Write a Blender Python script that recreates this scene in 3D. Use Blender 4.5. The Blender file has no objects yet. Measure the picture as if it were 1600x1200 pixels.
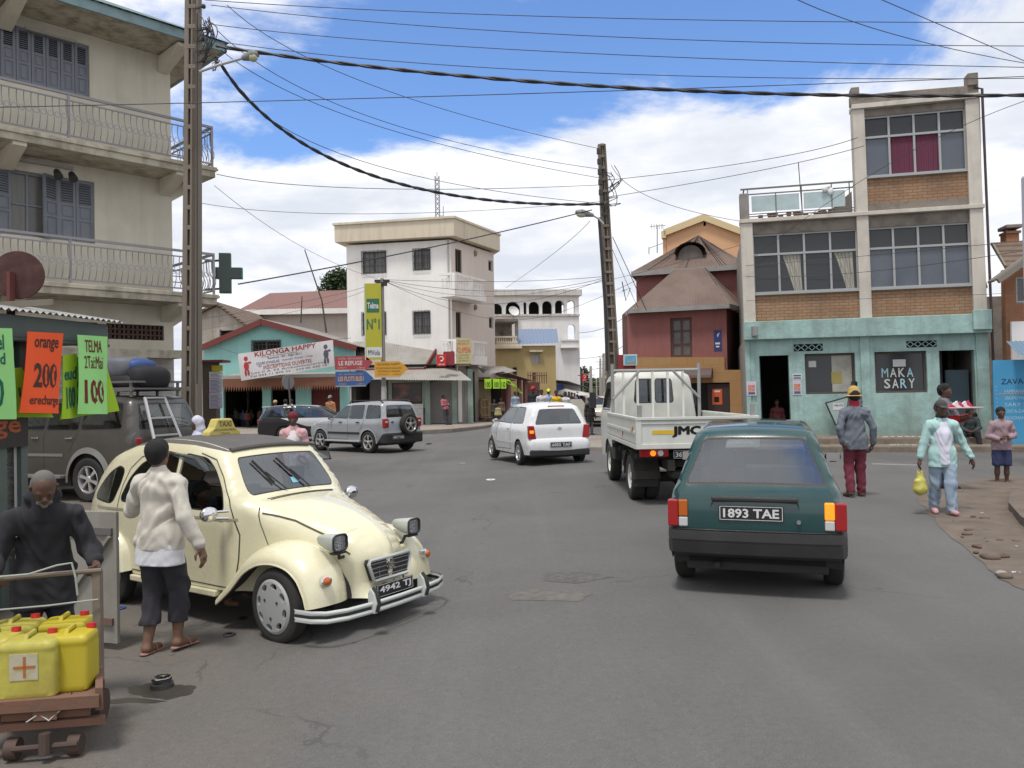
import bpy,math,random
import numpy as np
from mathutils import Vector,Matrix
from mathutils.geometry import delaunay_2d_cdt
R=math.radians
S=bpy.context.scene
COL=S.collection
random.seed(7)
FPX,CX,CY=1250.0,800.0,600.0
PITCH,ROLL,CAMH=math.atan(12/1250.0),R(1.0),1.72
_F=Vector((0,math.cos(PITCH),math.sin(PITCH)))
_R=Vector((1,0,0))
_U=_R.cross(_F)
RC=_R*math.cos(ROLL)-_U*math.sin(ROLL)
UC=_U*math.cos(ROLL)+_R*math.sin(ROLL)
CAM=Vector((0,0,CAMH))
cd=bpy.data.cameras.new('camera');cam=bpy.data.objects.new('camera',cd);COL.objects.link(cam)
cam.matrix_world=Matrix(((RC.x,UC.x,-_F.x,0),(RC.y,UC.y,-_F.y,0),(RC.z,UC.z,-_F.z,CAMH),(0,0,0,1)))
cd.sensor_width=36;cd.lens=36*FPX/1600;cd.clip_start=0.1;cd.clip_end=3000
S.camera=cam
SUN_EL,SUN_AZ=70,205
w=bpy.data.worlds.new('World');S.world=w;w.use_nodes=True
nt=w.node_tree;N=nt.nodes;L=nt.links;N.clear()
def nd(t,**k):
 n=N.new(t)
 for a,b in k.items():setattr(n,a,b)
 return n
sky=nd('ShaderNodeTexSky',sky_type='NISHITA',sun_disc=False,sun_elevation=R(SUN_EL),sun_rotation=R(SUN_AZ))
tc=nd('ShaderNodeTexCoord')
sep=nd('ShaderNodeSeparateXYZ');L.new(tc.outputs['Generated'],sep.inputs[0])
def M(op,a,b=None,c=None):
 n=nd('ShaderNodeMath',operation=op)
 for i,v in enumerate((a,b,c)):
  if v is None:continue
  if isinstance(v,(int,float)):n.inputs[i].default_value=v
  else:L.new(v,n.inputs[i])
 return n.outputs[0]
zc=M('MAXIMUM',sep.outputs['Z'],0.0)
den=M('ADD',zc,0.16)
u=M('DIVIDE',sep.outputs['X'],den);v=M('DIVIDE',sep.outputs['Y'],den)
cmb=nd('ShaderNodeCombineXYZ');L.new(u,cmb.inputs[0]);L.new(v,cmb.inputs[1]);cmb.inputs[2].default_value=3.1
def noise(vec,sc,det,rough,dist=0.0):
 n=nd('ShaderNodeTexNoise');n.inputs['Scale'].default_value=sc;n.inputs['Detail'].default_value=det
 n.inputs['Roughness'].default_value=rough;n.inputs['Distortion'].default_value=dist;L.new(vec,n.inputs['Vector'])
 return n.outputs['Fac']
n1=noise(cmb.outputs[0],0.85,12,0.6,0.25)
def gauss(x,c,wd):
 d=M('DIVIDE',M('SUBTRACT',x,c),wd);return M('POWER',2.718,M('MULTIPLY',M('MULTIPLY',d,d),-1.0))
belt=M('ADD',M('MULTIPLY',u,0.16),v)
clear=gauss(belt,1.80,0.36)
side=gauss(u,-0.22,1.0)
clear=M('MULTIPLY',clear,side)
hz=M('MULTIPLY',gauss(zc,0.0,0.3),0.17)
cov=M('ADD',M('SUBTRACT',M('ADD',n1,hz),M('MULTIPLY',clear,0.36)),0.095)
cr=nd('ShaderNodeMapRange',interpolation_type='SMOOTHSTEP');cr.inputs['From Min'].default_value=0.43;cr.inputs['From Max'].default_value=0.54
L.new(cov,cr.inputs['Value'])
n2=noise(cmb.outputs[0],1.5,10,0.58,0.2)
shade=nd('ShaderNodeMapRange',interpolation_type='SMOOTHSTEP');shade.inputs['From Min'].default_value=0.38;shade.inputs['From Max'].default_value=0.66
L.new(n2,shade.inputs['Value'])
cc=nd('ShaderNodeMix',data_type='RGBA');L.new(shade.outputs[0],cc.inputs['Factor'])
cc.inputs['A'].default_value=(1.0,1.0,1.02,1);cc.inputs['B'].default_value=(0.68,0.72,0.80,1)
bs=nd('ShaderNodeMix',data_type='RGBA',blend_type='MULTIPLY');bs.inputs['Factor'].default_value=1;L.new(sky.outputs[0],bs.inputs['A'])
bs.inputs['B'].default_value=(0.75,0.95,1.25,1)
b1=nd('ShaderNodeBackground');b1.inputs['Strength'].default_value=0.15;L.new(bs.outputs['Result'],b1.inputs['Color'])
b2=nd('ShaderNodeBackground');b2.inputs['Strength'].default_value=1.0;L.new(cc.outputs['Result'],b2.inputs['Color'])
mx=nd('ShaderNodeMixShader');L.new(cr.outputs[0],mx.inputs[0]);L.new(b1.outputs[0],mx.inputs[1]);L.new(b2.outputs[0],mx.inputs[2])
out=nd('ShaderNodeOutputWorld');L.new(mx.outputs[0],out.inputs[0])
sd=bpy.data.lights.new('sun','SUN');sun=bpy.data.objects.new('sun',sd);COL.objects.link(sun)
sd.energy=2.6;sd.angle=R(11);sd.color=(1.0,0.96,0.9)
_sa,_se=R(SUN_AZ),R(SUN_EL)
sdir=Vector((math.sin(_sa)*math.cos(_se),math.cos(_sa)*math.cos(_se),math.sin(_se)))
sun.rotation_euler=sdir.to_track_quat('Z','Y').to_euler()
S.view_settings.view_transform='Standard';S.view_settings.look='None';S.view_settings.gamma=1;S.view_settings.exposure=0.18
S.cycles.max_bounces=6;S.cycles.transparent_max_bounces=12;S.cycles.diffuse_bounces=3
S.cycles.sample_clamp_indirect=4
def ray(px,py):return _F*1.0+RC*((px-CX)/FPX)-UC*((py-CY)/FPX)
def W(px,py,Y):
 d=ray(px,py);return CAM+d*(Y/d.y)
def sstep(t):t=max(0.0,min(1.0,t));return t*t*(3-2*t)
def gz(x,y):return-0.15*sstep((1.5-x)/4.0)
def G(px,py):
 d=ray(px,py);z=0
 for _ in range(8):
  p=CAM+d*((z-CAMH)/d.z);z=gz(p.x,p.y)
 return Vector((p.x,p.y,z))
MATS={}
def _hex(c):
 if isinstance(c,str):
  c=[int(c[i:i+2],16)/255 for i in(0,2,4)]
  return tuple((x/12.92 if x<=0.04045 else((x+0.055)/1.055)**2.4)for x in c)+(1,)
 return tuple(c)+((1,)if len(c)==3 else())
def mat(name,col,rough=0.8,metal=0.0,dirt=0.0,dcol=(0.08,0.065,0.05),dscale=2.0,streak=0.0,bump=0.0,bscale=40,var=0.0,coat=0.0,spec=0.5,wave=None,brick=None,emit=None,trans=0.0,grime=0.0):
 if name in MATS:return MATS[name]
 m=bpy.data.materials.new(name);m.use_nodes=True;t=m.node_tree;n=t.nodes;l=t.links
 b=n['Principled BSDF'];b.inputs['Roughness'].default_value=rough;b.inputs['Metallic'].default_value=metal
 b.inputs['Coat Weight'].default_value=coat;b.inputs['Coat Roughness'].default_value=0.06
 b.inputs['Specular IOR Level'].default_value=spec
 c=_hex(col)
 rgb=n.new('ShaderNodeRGB');rgb.outputs[0].default_value=c;cur=rgb.outputs[0]
 co=n.new('ShaderNodeTexCoord').outputs['Object']
 def nz(sc,det=5,vec=None,ro=0.6):
  q=n.new('ShaderNodeTexNoise');q.inputs['Scale'].default_value=sc;q.inputs['Detail'].default_value=det;q.inputs['Roughness'].default_value=ro
  l.new(vec or co,q.inputs['Vector']);return q.outputs['Fac']
 def ramp(f,a,bb):
  q=n.new('ShaderNodeMapRange');q.inputs['From Min'].default_value=a;q.inputs['From Max'].default_value=bb;l.new(f,q.inputs['Value']);return q.outputs[0]
 def mixc(f,a,bcol,k=1.0):
  q=n.new('ShaderNodeMix');q.data_type='RGBA'
  if k!=1.0:
   mm=n.new('ShaderNodeMath');mm.operation='MULTIPLY';l.new(f,mm.inputs[0]);mm.inputs[1].default_value=k;f=mm.outputs[0]
  l.new(f,q.inputs['Factor']);l.new(a,q.inputs['A'])
  if isinstance(bcol,tuple):q.inputs['B'].default_value=bcol if len(bcol)==4 else bcol+(1,)
  else:l.new(bcol,q.inputs['B'])
  return q.outputs['Result']
 bh=None
 if brick:
  mp=n.new('ShaderNodeMapping');l.new(co,mp.inputs[0]);mp.inputs['Rotation'].default_value=brick.get('rot',(R(90),0,0))
  q=n.new('ShaderNodeTexBrick');l.new(mp.outputs[0],q.inputs['Vector']);q.inputs['Scale'].default_value=1
  q.inputs['Brick Width'].default_value=brick.get('w',0.25);q.inputs['Row Height'].default_value=brick.get('h',0.08)
  q.inputs['Mortar Size'].default_value=brick.get('m',0.008);q.inputs['Mortar Smooth'].default_value=0.2
  q.inputs['Color1'].default_value=c;q.inputs['Color2'].default_value=_hex(brick.get('c2',col));q.inputs['Mortar'].default_value=_hex(brick.get('mc',(0.12,0.09,0.07)))
  cur=q.outputs['Color']
 if var:
  hv=n.new('ShaderNodeHueSaturation');l.new(cur,hv.inputs['Color'])
  mm=n.new('ShaderNodeMapRange');mm.inputs['To Min'].default_value=1-var;mm.inputs['To Max'].default_value=1+var
  mm.inputs['From Min'].default_value=0.3;mm.inputs['From Max'].default_value=0.7
  l.new(nz(dscale*2.3,8),mm.inputs['Value']);l.new(mm.outputs[0],hv.inputs['Value']);cur=hv.outputs[0]
 if dirt:cur=mixc(ramp(nz(dscale,8),0.45,0.75),cur,tuple(dcol),dirt)
 if streak:
  mp=n.new('ShaderNodeMapping');l.new(co,mp.inputs[0]);mp.inputs['Scale'].default_value=(3.4,3.4,0.32)
  s1=ramp(nz(1.0,9,mp.outputs[0],.68),0.48,0.72);cur=mixc(s1,cur,tuple(dcol),streak)
 if grime:
  sp=n.new('ShaderNodeSeparateXYZ');l.new(co,sp.inputs[0])
  a=n.new('ShaderNodeMath');a.operation='ADD';l.new(sp.outputs['Z'],a.inputs[0])
  b2=n.new('ShaderNodeMath');b2.operation='MULTIPLY';l.new(nz(4,6),b2.inputs[0]);b2.inputs[1].default_value=1.2;l.new(b2.outputs[0],a.inputs[1])
  cur=mixc(ramp(a.outputs[0],1.5,0.5),cur,tuple(dcol),grime)
 l.new(cur,b.inputs['Base Color'])
 if dirt or var:
  q=n.new('ShaderNodeMapRange');q.inputs['To Min'].default_value=max(0.02,rough-0.08);q.inputs['To Max'].default_value=min(1,rough+0.14);l.new(nz(dscale*3,6),q.inputs['Value']);l.new(q.outputs[0],b.inputs['Roughness'])
 hs=None
 if wave:
  q=n.new('ShaderNodeTexWave');q.wave_type='BANDS';q.bands_direction=wave[0];q.wave_profile='SIN'
  q.inputs['Scale'].default_value=0.314/wave[1];q.inputs['Distortion'].default_value=0;l.new(co,q.inputs['Vector']);hs=q.outputs['Fac'];hd=wave[2]
 if bump:
  f=nz(bscale,6)
  bp=n.new('ShaderNodeBump');bp.inputs['Strength'].default_value=1.0;bp.inputs['Distance'].default_value=bump;l.new(f,bp.inputs['Height']);l.new(bp.outputs[0],b.inputs['Normal'])
  bh=bp
 if hs is not None:
  bp=n.new('ShaderNodeBump');bp.inputs['Distance'].default_value=hd;l.new(hs,bp.inputs['Height'])
  if bh:l.new(bh.outputs[0],bp.inputs['Normal'])
  l.new(bp.outputs[0],b.inputs['Normal'])
 if emit:b.inputs['Emission Color'].default_value=_hex(emit[0]);b.inputs['Emission Strength'].default_value=emit[1]
 if trans:b.inputs['Transmission Weight'].default_value=trans
 m.diffuse_color=c;MATS[name]=m;return m
def glass(name='car_glass',tint=(0.55,0.6,0.6),refl=0.12,rough=0.02):
 if name in MATS:return MATS[name]
 m=bpy.data.materials.new(name);m.use_nodes=True;t=m.node_tree;n=t.nodes;l=t.links;n.clear()
 tr=n.new('ShaderNodeBsdfTransparent');tr.inputs[0].default_value=tint+(1,)
 gl=n.new('ShaderNodeBsdfGlossy');gl.inputs['Roughness'].default_value=rough;gl.inputs[0].default_value=(0.9,0.95,1,1)
 lw=n.new('ShaderNodeLayerWeight');lw.inputs[0].default_value=0.5;fr=n.new('ShaderNodeMath');fr.operation='POWER';l.new(lw.outputs['Facing'],fr.inputs[0]);fr.inputs[1].default_value=4.0
 a=n.new('ShaderNodeMath');a.operation='MULTIPLY_ADD';l.new(fr.outputs[0],a.inputs[0]);a.inputs[1].default_value=0.7;a.inputs[2].default_value=refl;a.use_clamp=True
 mx=n.new('ShaderNodeMixShader');l.new(a.outputs[0],mx.inputs[0]);l.new(tr.outputs[0],mx.inputs[1]);l.new(gl.outputs[0],mx.inputs[2])
 o=n.new('ShaderNodeOutputMaterial');l.new(mx.outputs[0],o.inputs[0]);MATS[name]=m;return m
def tag(o,label=None,cat=None,group=None,kind=None):
 if label:o['label']=label
 if cat:o['category']=cat
 if group:o['group']=group
 if kind:o['kind']=kind
 return o
def thing(name,label,cat,loc=(0,0,0),rz=0,group=None):
 o=bpy.data.objects.new(name,None);COL.objects.link(o);o.location=loc;o.rotation_euler=(0,0,rz);o.empty_display_size=0.2
 o['_z']=1;del o['_z']
 return tag(o,label,cat,group)
def mw(o):
 m=Matrix.Identity(4)
 while o is not None:
  m=Matrix.Translation(o.location)@o.rotation_euler.to_matrix().to_4x4()@m;o=o.parent
 return m
def link_mesh(name,me,m,parent=None,smooth=False,bevel=0.0,world=True,seg=2):
 o=bpy.data.objects.new(name,me);COL.objects.link(o)
 if m is not None:
  if isinstance(m,(list,tuple)):
   for q in m:me.materials.append(q)
  else:me.materials.append(m)
 if parent is not None:
  o.parent=parent
  if world:me.transform(mw(parent).inverted())
 elif world and len(me.vertices):
  a=np.empty(len(me.vertices)*3);me.vertices.foreach_get('co',a);a=a.reshape(-1,3)
  c=Vector((float((a[:,0].min()+a[:,0].max())/2),float((a[:,1].min()+a[:,1].max())/2),float(a[:,2].min())))
  me.transform(Matrix.Translation(-c));o.location=c
 if smooth:
  me.shade_smooth()
  if smooth!='all':
   try:me.set_sharp_from_angle(angle=R(40))
   except Exception:pass
 if bevel:
  b=o.modifiers.new('bevel','BEVEL');b.width=bevel;b.segments=seg;b.limit_method='ANGLE';b.angle_limit=R(35)
 return o
class MB:
 def __init__(s):s.v=[];s.f=[];s.mi=[];s.k=0
 def add(s,vs,fs):
  b=len(s.v);s.v+=[tuple(q)for q in vs];s.f+=[tuple(i+b for i in f)for f in fs];s.mi+=[s.k]*len(fs);return s
 def hexa(s,p):
  return s.add(p,[(3,2,1,0),(4,5,6,7),(0,1,5,4),(1,2,6,5),(2,3,7,6),(3,0,4,7)])
 def box(s,x0,x1,y0,y1,z0,z1):
  return s.hexa([(x0,y0,z0),(x1,y0,z0),(x1,y1,z0),(x0,y1,z0),(x0,y0,z1),(x1,y0,z1),(x1,y1,z1),(x0,y1,z1)])
 def bar(s,p,q,w,h,up=(0,0,1)):
  p=Vector(p);q=Vector(q);d=(q-p).normalized();u=Vector(up)
  if abs(d.dot(u))>0.98:u=Vector((0,1,0))
  a=d.cross(u).normalized()*(w/2);b=a.cross(d).normalized()*(h/2)
  return s.hexa([p-a-b,q-a-b,q+a-b,p+a-b,p-a+b,q-a+b,q+a+b,p+a+b])
 def tube(s,pts,r,n=8,cap=True,closed=False):
  P=[Vector(p)for p in pts];m=len(P);rs=r if isinstance(r,(list,tuple))else[r]*m
  T=[]
  for i in range(m):
   if closed:t=P[(i+1)%m]-P[i-1]
   else:t=P[min(i+1,m-1)]-P[max(i-1,0)]
   T.append(t.normalized()if t.length>1e-9 else Vector((0,0,1)))
  u=Vector((0,0,1))if abs(T[0].z)<0.9 else Vector((1,0,0))
  a=T[0].cross(u).normalized();V=[]
  for i in range(m):
   a=(a-T[i]*a.dot(T[i]));a=a.normalized()if a.length>1e-6 else T[i].orthogonal().normalized()
   b=T[i].cross(a)
   for j in range(n):
    t=2*math.pi*j/n;V.append(P[i]+(a*math.cos(t)+b*math.sin(t))*rs[i])
  F=[]
  for i in range(m if closed else m-1):
   for j in range(n):F.append((i*n+j,i*n+(j+1)%n,((i+1)%m)*n+(j+1)%n,((i+1)%m)*n+j))
  if cap and not closed:F.append(tuple(range(n-1,-1,-1)));F.append(tuple((m-1)*n+j for j in range(n)))
  return s.add(V,F)
 def cyl(s,p,q,r0,r1=None,n=16):return s.tube([p,q],[r0,r0 if r1 is None else r1],n)
 def lathe(s,prof,c=(0,0,0),ax=(0,0,1),n=24,cap=True):
  c=Vector(c);ax=Vector(ax).normalized();a=ax.orthogonal().normalized();b=ax.cross(a);V=[]
  for r,h in prof:
   for j in range(n):
    t=2*math.pi*j/n;V.append(c+ax*h+(a*math.cos(t)+b*math.sin(t))*r)
  F=[(i*n+j,i*n+(j+1)%n,(i+1)*n+(j+1)%n,(i+1)*n+j)for i in range(len(prof)-1)for j in range(n)]
  if cap:F.append(tuple(range(n-1,-1,-1)));F.append(tuple((len(prof)-1)*n+j for j in range(n)))
  return s.add(V,F)
 def prism(s,poly,fn0,fn1):
  n=len(poly);V=[fn0(*p)for p in poly]+[fn1(*p)for p in poly]
  F=[tuple(range(n-1,-1,-1)),tuple(range(n,2*n))]+[(i,(i+1)%n,n+(i+1)%n,n+i)for i in range(n)]
  return s.add(V,F)
 def grid(s,fn,nu,nv,closeu=False):
  V=[fn(i/nu,j/nv)for j in range(nv+1)for i in range(nu+1)]
  return s.add(V,[(j*(nu+1)+i,j*(nu+1)+i+1,(j+1)*(nu+1)+i+1,(j+1)*(nu+1)+i)for j in range(nv)for i in range(nu)])
 def ball(s,c,r,nu=12,nv=8):
  c=Vector(c);r=r if isinstance(r,(tuple,list,Vector))else(r,r,r)
  V=[];
  for j in range(nv+1):
   for i in range(nu):
    a=2*math.pi*i/nu;b=math.pi*j/nv
    V.append((c.x+r[0]*math.cos(a)*math.sin(b),c.y+r[1]*math.sin(a)*math.sin(b),c.z+r[2]*math.cos(b)))
  return s.add(V,[(j*nu+i,(j+1)*nu+i,(j+1)*nu+(i+1)%nu,j*nu+(i+1)%nu)for j in range(nv)for i in range(nu)])
 def build(s,name,m,parent=None,smooth=False,bevel=0.0,world=True,label=None,merge=False,seg=2,M=None):
  me=bpy.data.meshes.new(name);me.from_pydata(s.v,[],s.f)
  if M is not None:me.transform(M)
  if merge or smooth:
   import bmesh
   b=bmesh.new();b.from_mesh(me);bmesh.ops.remove_doubles(b,verts=b.verts,dist=0.0004)
   if not isinstance(m,(list,tuple)):bmesh.ops.recalc_face_normals(b,faces=b.faces)
   b.to_mesh(me);b.free()
  if isinstance(m,(list,tuple))and len(me.polygons)==len(s.mi):me.polygons.foreach_set('material_index',s.mi)
  me.update()
  o=link_mesh(name,me,m,parent,smooth,bevel,world,seg)
  if label:o['label']=label
  return o
def islands(s):
 p=list(range(len(s.v)))
 def fd(i):
  while p[i]!=i:p[i]=p[p[i]];i=p[i]
  return i
 for f in s.f:
  a=fd(f[0])
  for i in f[1:]:p[fd(i)]=a
 g={}
 for k,f in enumerate(s.f):g.setdefault(fd(f[0]),[]).append(k)
 out=[]
 for ks in g.values():
  q=MB();ix={}
  for k in ks:
   for i in s.f[k]:
    if i not in ix:ix[i]=len(q.v);q.v.append(s.v[i])
   q.f.append(tuple(ix[i]for i in s.f[k]));q.mi.append(s.mi[k])
  out.append(q)
 return out
def build_each(s,name,m,parent=None,**k):
 return[q.build(name,m,parent,**k)for q in islands(s)]
MB.build_each=build_each
def wavy_grid(fn,nu,nv):return MB().grid(fn,nu,nv)
_TX={}
def text_mesh(body,bold=0.0):
 k=(body,bold)
 if k in _TX:return _TX[k]
 cu=bpy.data.curves.new('lettering','FONT');cu.body=body;cu.align_x='CENTER';cu.align_y='CENTER';cu.size=1;cu.offset=bold;cu.resolution_u=2;cu.extrude=0.0
 o=bpy.data.objects.new('lettering',cu);COL.objects.link(o)
 dg=bpy.context.evaluated_depsgraph_get();me=bpy.data.meshes.new_from_object(o.evaluated_get(dg));bpy.data.objects.remove(o)
 a=np.empty(len(me.vertices)*3);me.vertices.foreach_get('co',a);a=a.reshape(-1,3)
 F=[tuple(p.vertices)for p in me.polygons];_TX[k]=(a.copy(),F);return _TX[k]
def text_into(mb,body,fn,x0,x1,y0,y1,bold=0.0,d=0.004,thick=0.004):
 """fits the text to a rectangle, fn(u, v, d) -> 3D; a thin raised letter"""
 fat=0
 if bold and('M' in body or 'W' in body or 'N' in body):fat=bold*(x1-x0)/max(1,len(body))*.55;bold=0
 a,F=text_mesh(body,bold)
 if not len(a):return
 mn=a.min(0);mxx=a.max(0);sx=(x1-x0)/max(1e-6,mxx[0]-mn[0]);sy=(y1-y0)/max(1e-6,mxx[1]-mn[1])
 V=[fn(x0+(p[0]-mn[0])*sx,y0+(p[1]-mn[1])*sy,d)for p in a]
 mb.add(V,F)
 if fat:
  for k,(du,dv)in enumerate(((1,0),(-1,0),(0,1),(0,-1),(.7,.7),(-.7,-.7))):mb.add([fn(x0+(p[0]-mn[0])*sx+du*fat*1.6,y0+(p[1]-mn[1])*sy+dv*fat,d-.0004*(k+1))for p in a],F)
class Fac:
 def __init__(s,A,B,lean=0.0,flip=1):
  s.A=Vector((A[0],A[1],0));b=Vector((B[0],B[1],0));s.len=(b-s.A).length;s.U=(b-s.A).normalized()
  s.Nn=Vector((s.U.y,-s.U.x,0))*flip;s.lean=lean
 def P(s,u,z,d=0.0):return s.A+s.U*(u-s.lean*z)+s.Nn*d+Vector((0,0,z))
 def uv(s,px,py,d=0.0):
  r=ray(px,py);t=(s.A+s.Nn*d-CAM).dot(s.Nn)/r.dot(s.Nn);p=CAM+r*t
  return(p-s.A).dot(s.U)+s.lean*p.z,p.z
 def u(s,px,py=600,d=0.0):return s.uv(px,py,d)[0]
 def z(s,px,py,d=0.0):return s.uv(px,py,d)[1]
 def rect(s,px0,py0,px1,py1,d=0.0):
  a=s.uv(px0,py0,d);b=s.uv(px1,py1,d);return(min(a[0],b[0]),max(a[0],b[0]),min(a[1],b[1]),max(a[1],b[1]))
 def box(s,mb,u0,u1,z0,z1,d0,d1):
  return mb.hexa([s.P(u0,z0,d1),s.P(u1,z0,d1),s.P(u1,z0,d0),s.P(u0,z0,d0),s.P(u0,z1,d1),s.P(u1,z1,d1),s.P(u1,z1,d0),s.P(u0,z1,d0)])
 def wall(s,mb,u0,u1,z0,z1,holes,t=0.25,d=0.0):
  us=sorted(set([u0,u1]+[min(max(h[i],u0),u1)for h in holes for i in(0,1)]));zs=sorted(set([z0,z1]+[min(max(h[i],z0),z1)for h in holes for i in(2,3)]))
  def solid(i,j):
   if i<0 or j<0 or i>=len(us)-1 or j>=len(zs)-1:return False
   a=(us[i]+us[i+1])/2;b=(zs[j]+zs[j+1])/2
   return not any(h[0]<a<h[1]and h[2]<b<h[3]for h in holes)
  for i in range(len(us)-1):
   for j in range(len(zs)-1):
    if not solid(i,j):continue
    a,b,c,e=us[i],us[i+1],zs[j],zs[j+1]
    q=[s.P(a,c,d),s.P(b,c,d),s.P(b,e,d),s.P(a,e,d),s.P(a,c,d-t),s.P(b,c,d-t),s.P(b,e,d-t),s.P(a,e,d-t)]
    F=[(0,1,2,3),(7,6,5,4)]
    if not solid(i-1,j):F.append((4,0,3,7))
    if not solid(i+1,j):F.append((1,5,6,2))
    if not solid(i,j-1):F.append((4,5,1,0))
    if not solid(i,j+1):F.append((3,2,6,7))
    mb.add(q,F)
  return mb
def facing(u0,u1,z0,z1):return(u1-u0,z1-z0)
def inpoly(p,poly):
 x,y=p;c=False;n=len(poly)
 for i in range(n):
  x0,y0=poly[i];x1,y1=poly[i-1]
  if(y0>y)!=(y1>y)and x<(x1-x0)*(y-y0)/(y1-y0)+x0:c=not c
 return c
def cdt(outline,regions=(),step=0.1,extra=()):
 """triangulates the outline; returns points, triangles and the region index of each triangle (0 = none)"""
 pts=[];edges=[]
 for poly in[outline]+list(regions):
  b=len(pts);q=[]
  for i in range(len(poly)):
   a=Vector(poly[i]);c=Vector(poly[(i+1)%len(poly)]);k=max(1,int((c-a).length/step+0.5))
   for j in range(k):q.append(a.lerp(c,j/k))
  pts+=q;edges+=[(b+i,b+(i+1)%len(q))for i in range(len(q))]
 xs=[p[0]for p in outline];ys=[p[1]for p in outline]
 allp=np.array([(p.x,p.y)for p in pts])
 x=min(xs)+step/2
 while x<max(xs):
  y=min(ys)+step/2
  while y<max(ys):
   if inpoly((x,y),outline)and np.min((allp[:,0]-x)**2+(allp[:,1]-y)**2)>(0.35*step)**2:pts.append(Vector((x,y)))
   y+=step
  x+=step
 v,e,f,*_=delaunay_2d_cdt(pts,edges,[],0,1e-5)
 F=[];K=[]
 for t in f:
  cx=sum(v[i].x for i in t)/len(t);cy=sum(v[i].y for i in t)/len(t)
  if not inpoly((cx,cy),outline):continue
  k=0
  for i,rg in enumerate(regions):
   if inpoly((cx,cy),rg):k=i+1
  F.append(tuple(t));K.append(k)
 return[(p.x,p.y)for p in v],F,K
def poly_wall(fac,outline,holes,t,mb,step=3.0,d=0.0):
 v,F,K=cdt(outline,holes,step)
 for f,k in zip(F,K):
  if k:continue
  mb.add([fac.P(*v[i],d)for i in f],[tuple(range(len(f)))]);mb.add([fac.P(*v[i],d-t)for i in f],[tuple(range(len(f)))])
 for poly in[outline]+list(holes):
  n=len(poly)
  for i in range(n):
   a,b=poly[i],poly[(i+1)%n];mb.add([fac.P(*a,d),fac.P(*b,d),fac.P(*b,d-t),fac.P(*a,d-t)],[(0,1,2,3)])
def arch(u0,u1,z0,z1,n=8):
 r=(u1-u0)/2;c=(u0+u1)/2;rz=min(r*1.0,(z1-z0)*0.6)
 return[(u0,z0),(u1,z0)]+[(c+r*math.cos(math.pi*i/n),z1-rz+rz*math.sin(math.pi*i/n))for i in range(n+1)]
def corr(mb,a,b,c,d,period=0.1,amp=0.012,thick=0.0,nv=1):
 a,b,c,d=map(Vector,(a,b,c,d));nrm=(b-a).cross(d-a).normalized()
 L_=max((b-a).length,(c-d).length);k=max(4,int(L_/period*4));
 ph=random.random()*6
 def fn(s,t,o=0):
  p=a.lerp(b,s).lerp(d.lerp(c,s),t);return p+nrm*(amp*math.sin(2*math.pi*s*L_/period)+0.004*math.sin(s*9+ph)+o)
 mb.grid(fn,k,nv);return mb
def sheetbox(mb,a,b,c,d,t=0.05):
 a,b,c,d=map(Vector,(a,b,c,d));n=(b-a).cross(d-a).normalized()*t
 mb.hexa([a-n,b-n,c-n,d-n,a,b,c,d])
def slab(mb,pts,z0,z1):
 n=len(pts);mb.add([(p[0],p[1],z0)for p in pts]+[(p[0],p[1],z1)for p in pts],[tuple(range(n)),tuple(range(n,2*n))]+[(i,(i+1)%n,n+(i+1)%n,n+i)for i in range(n)])
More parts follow.
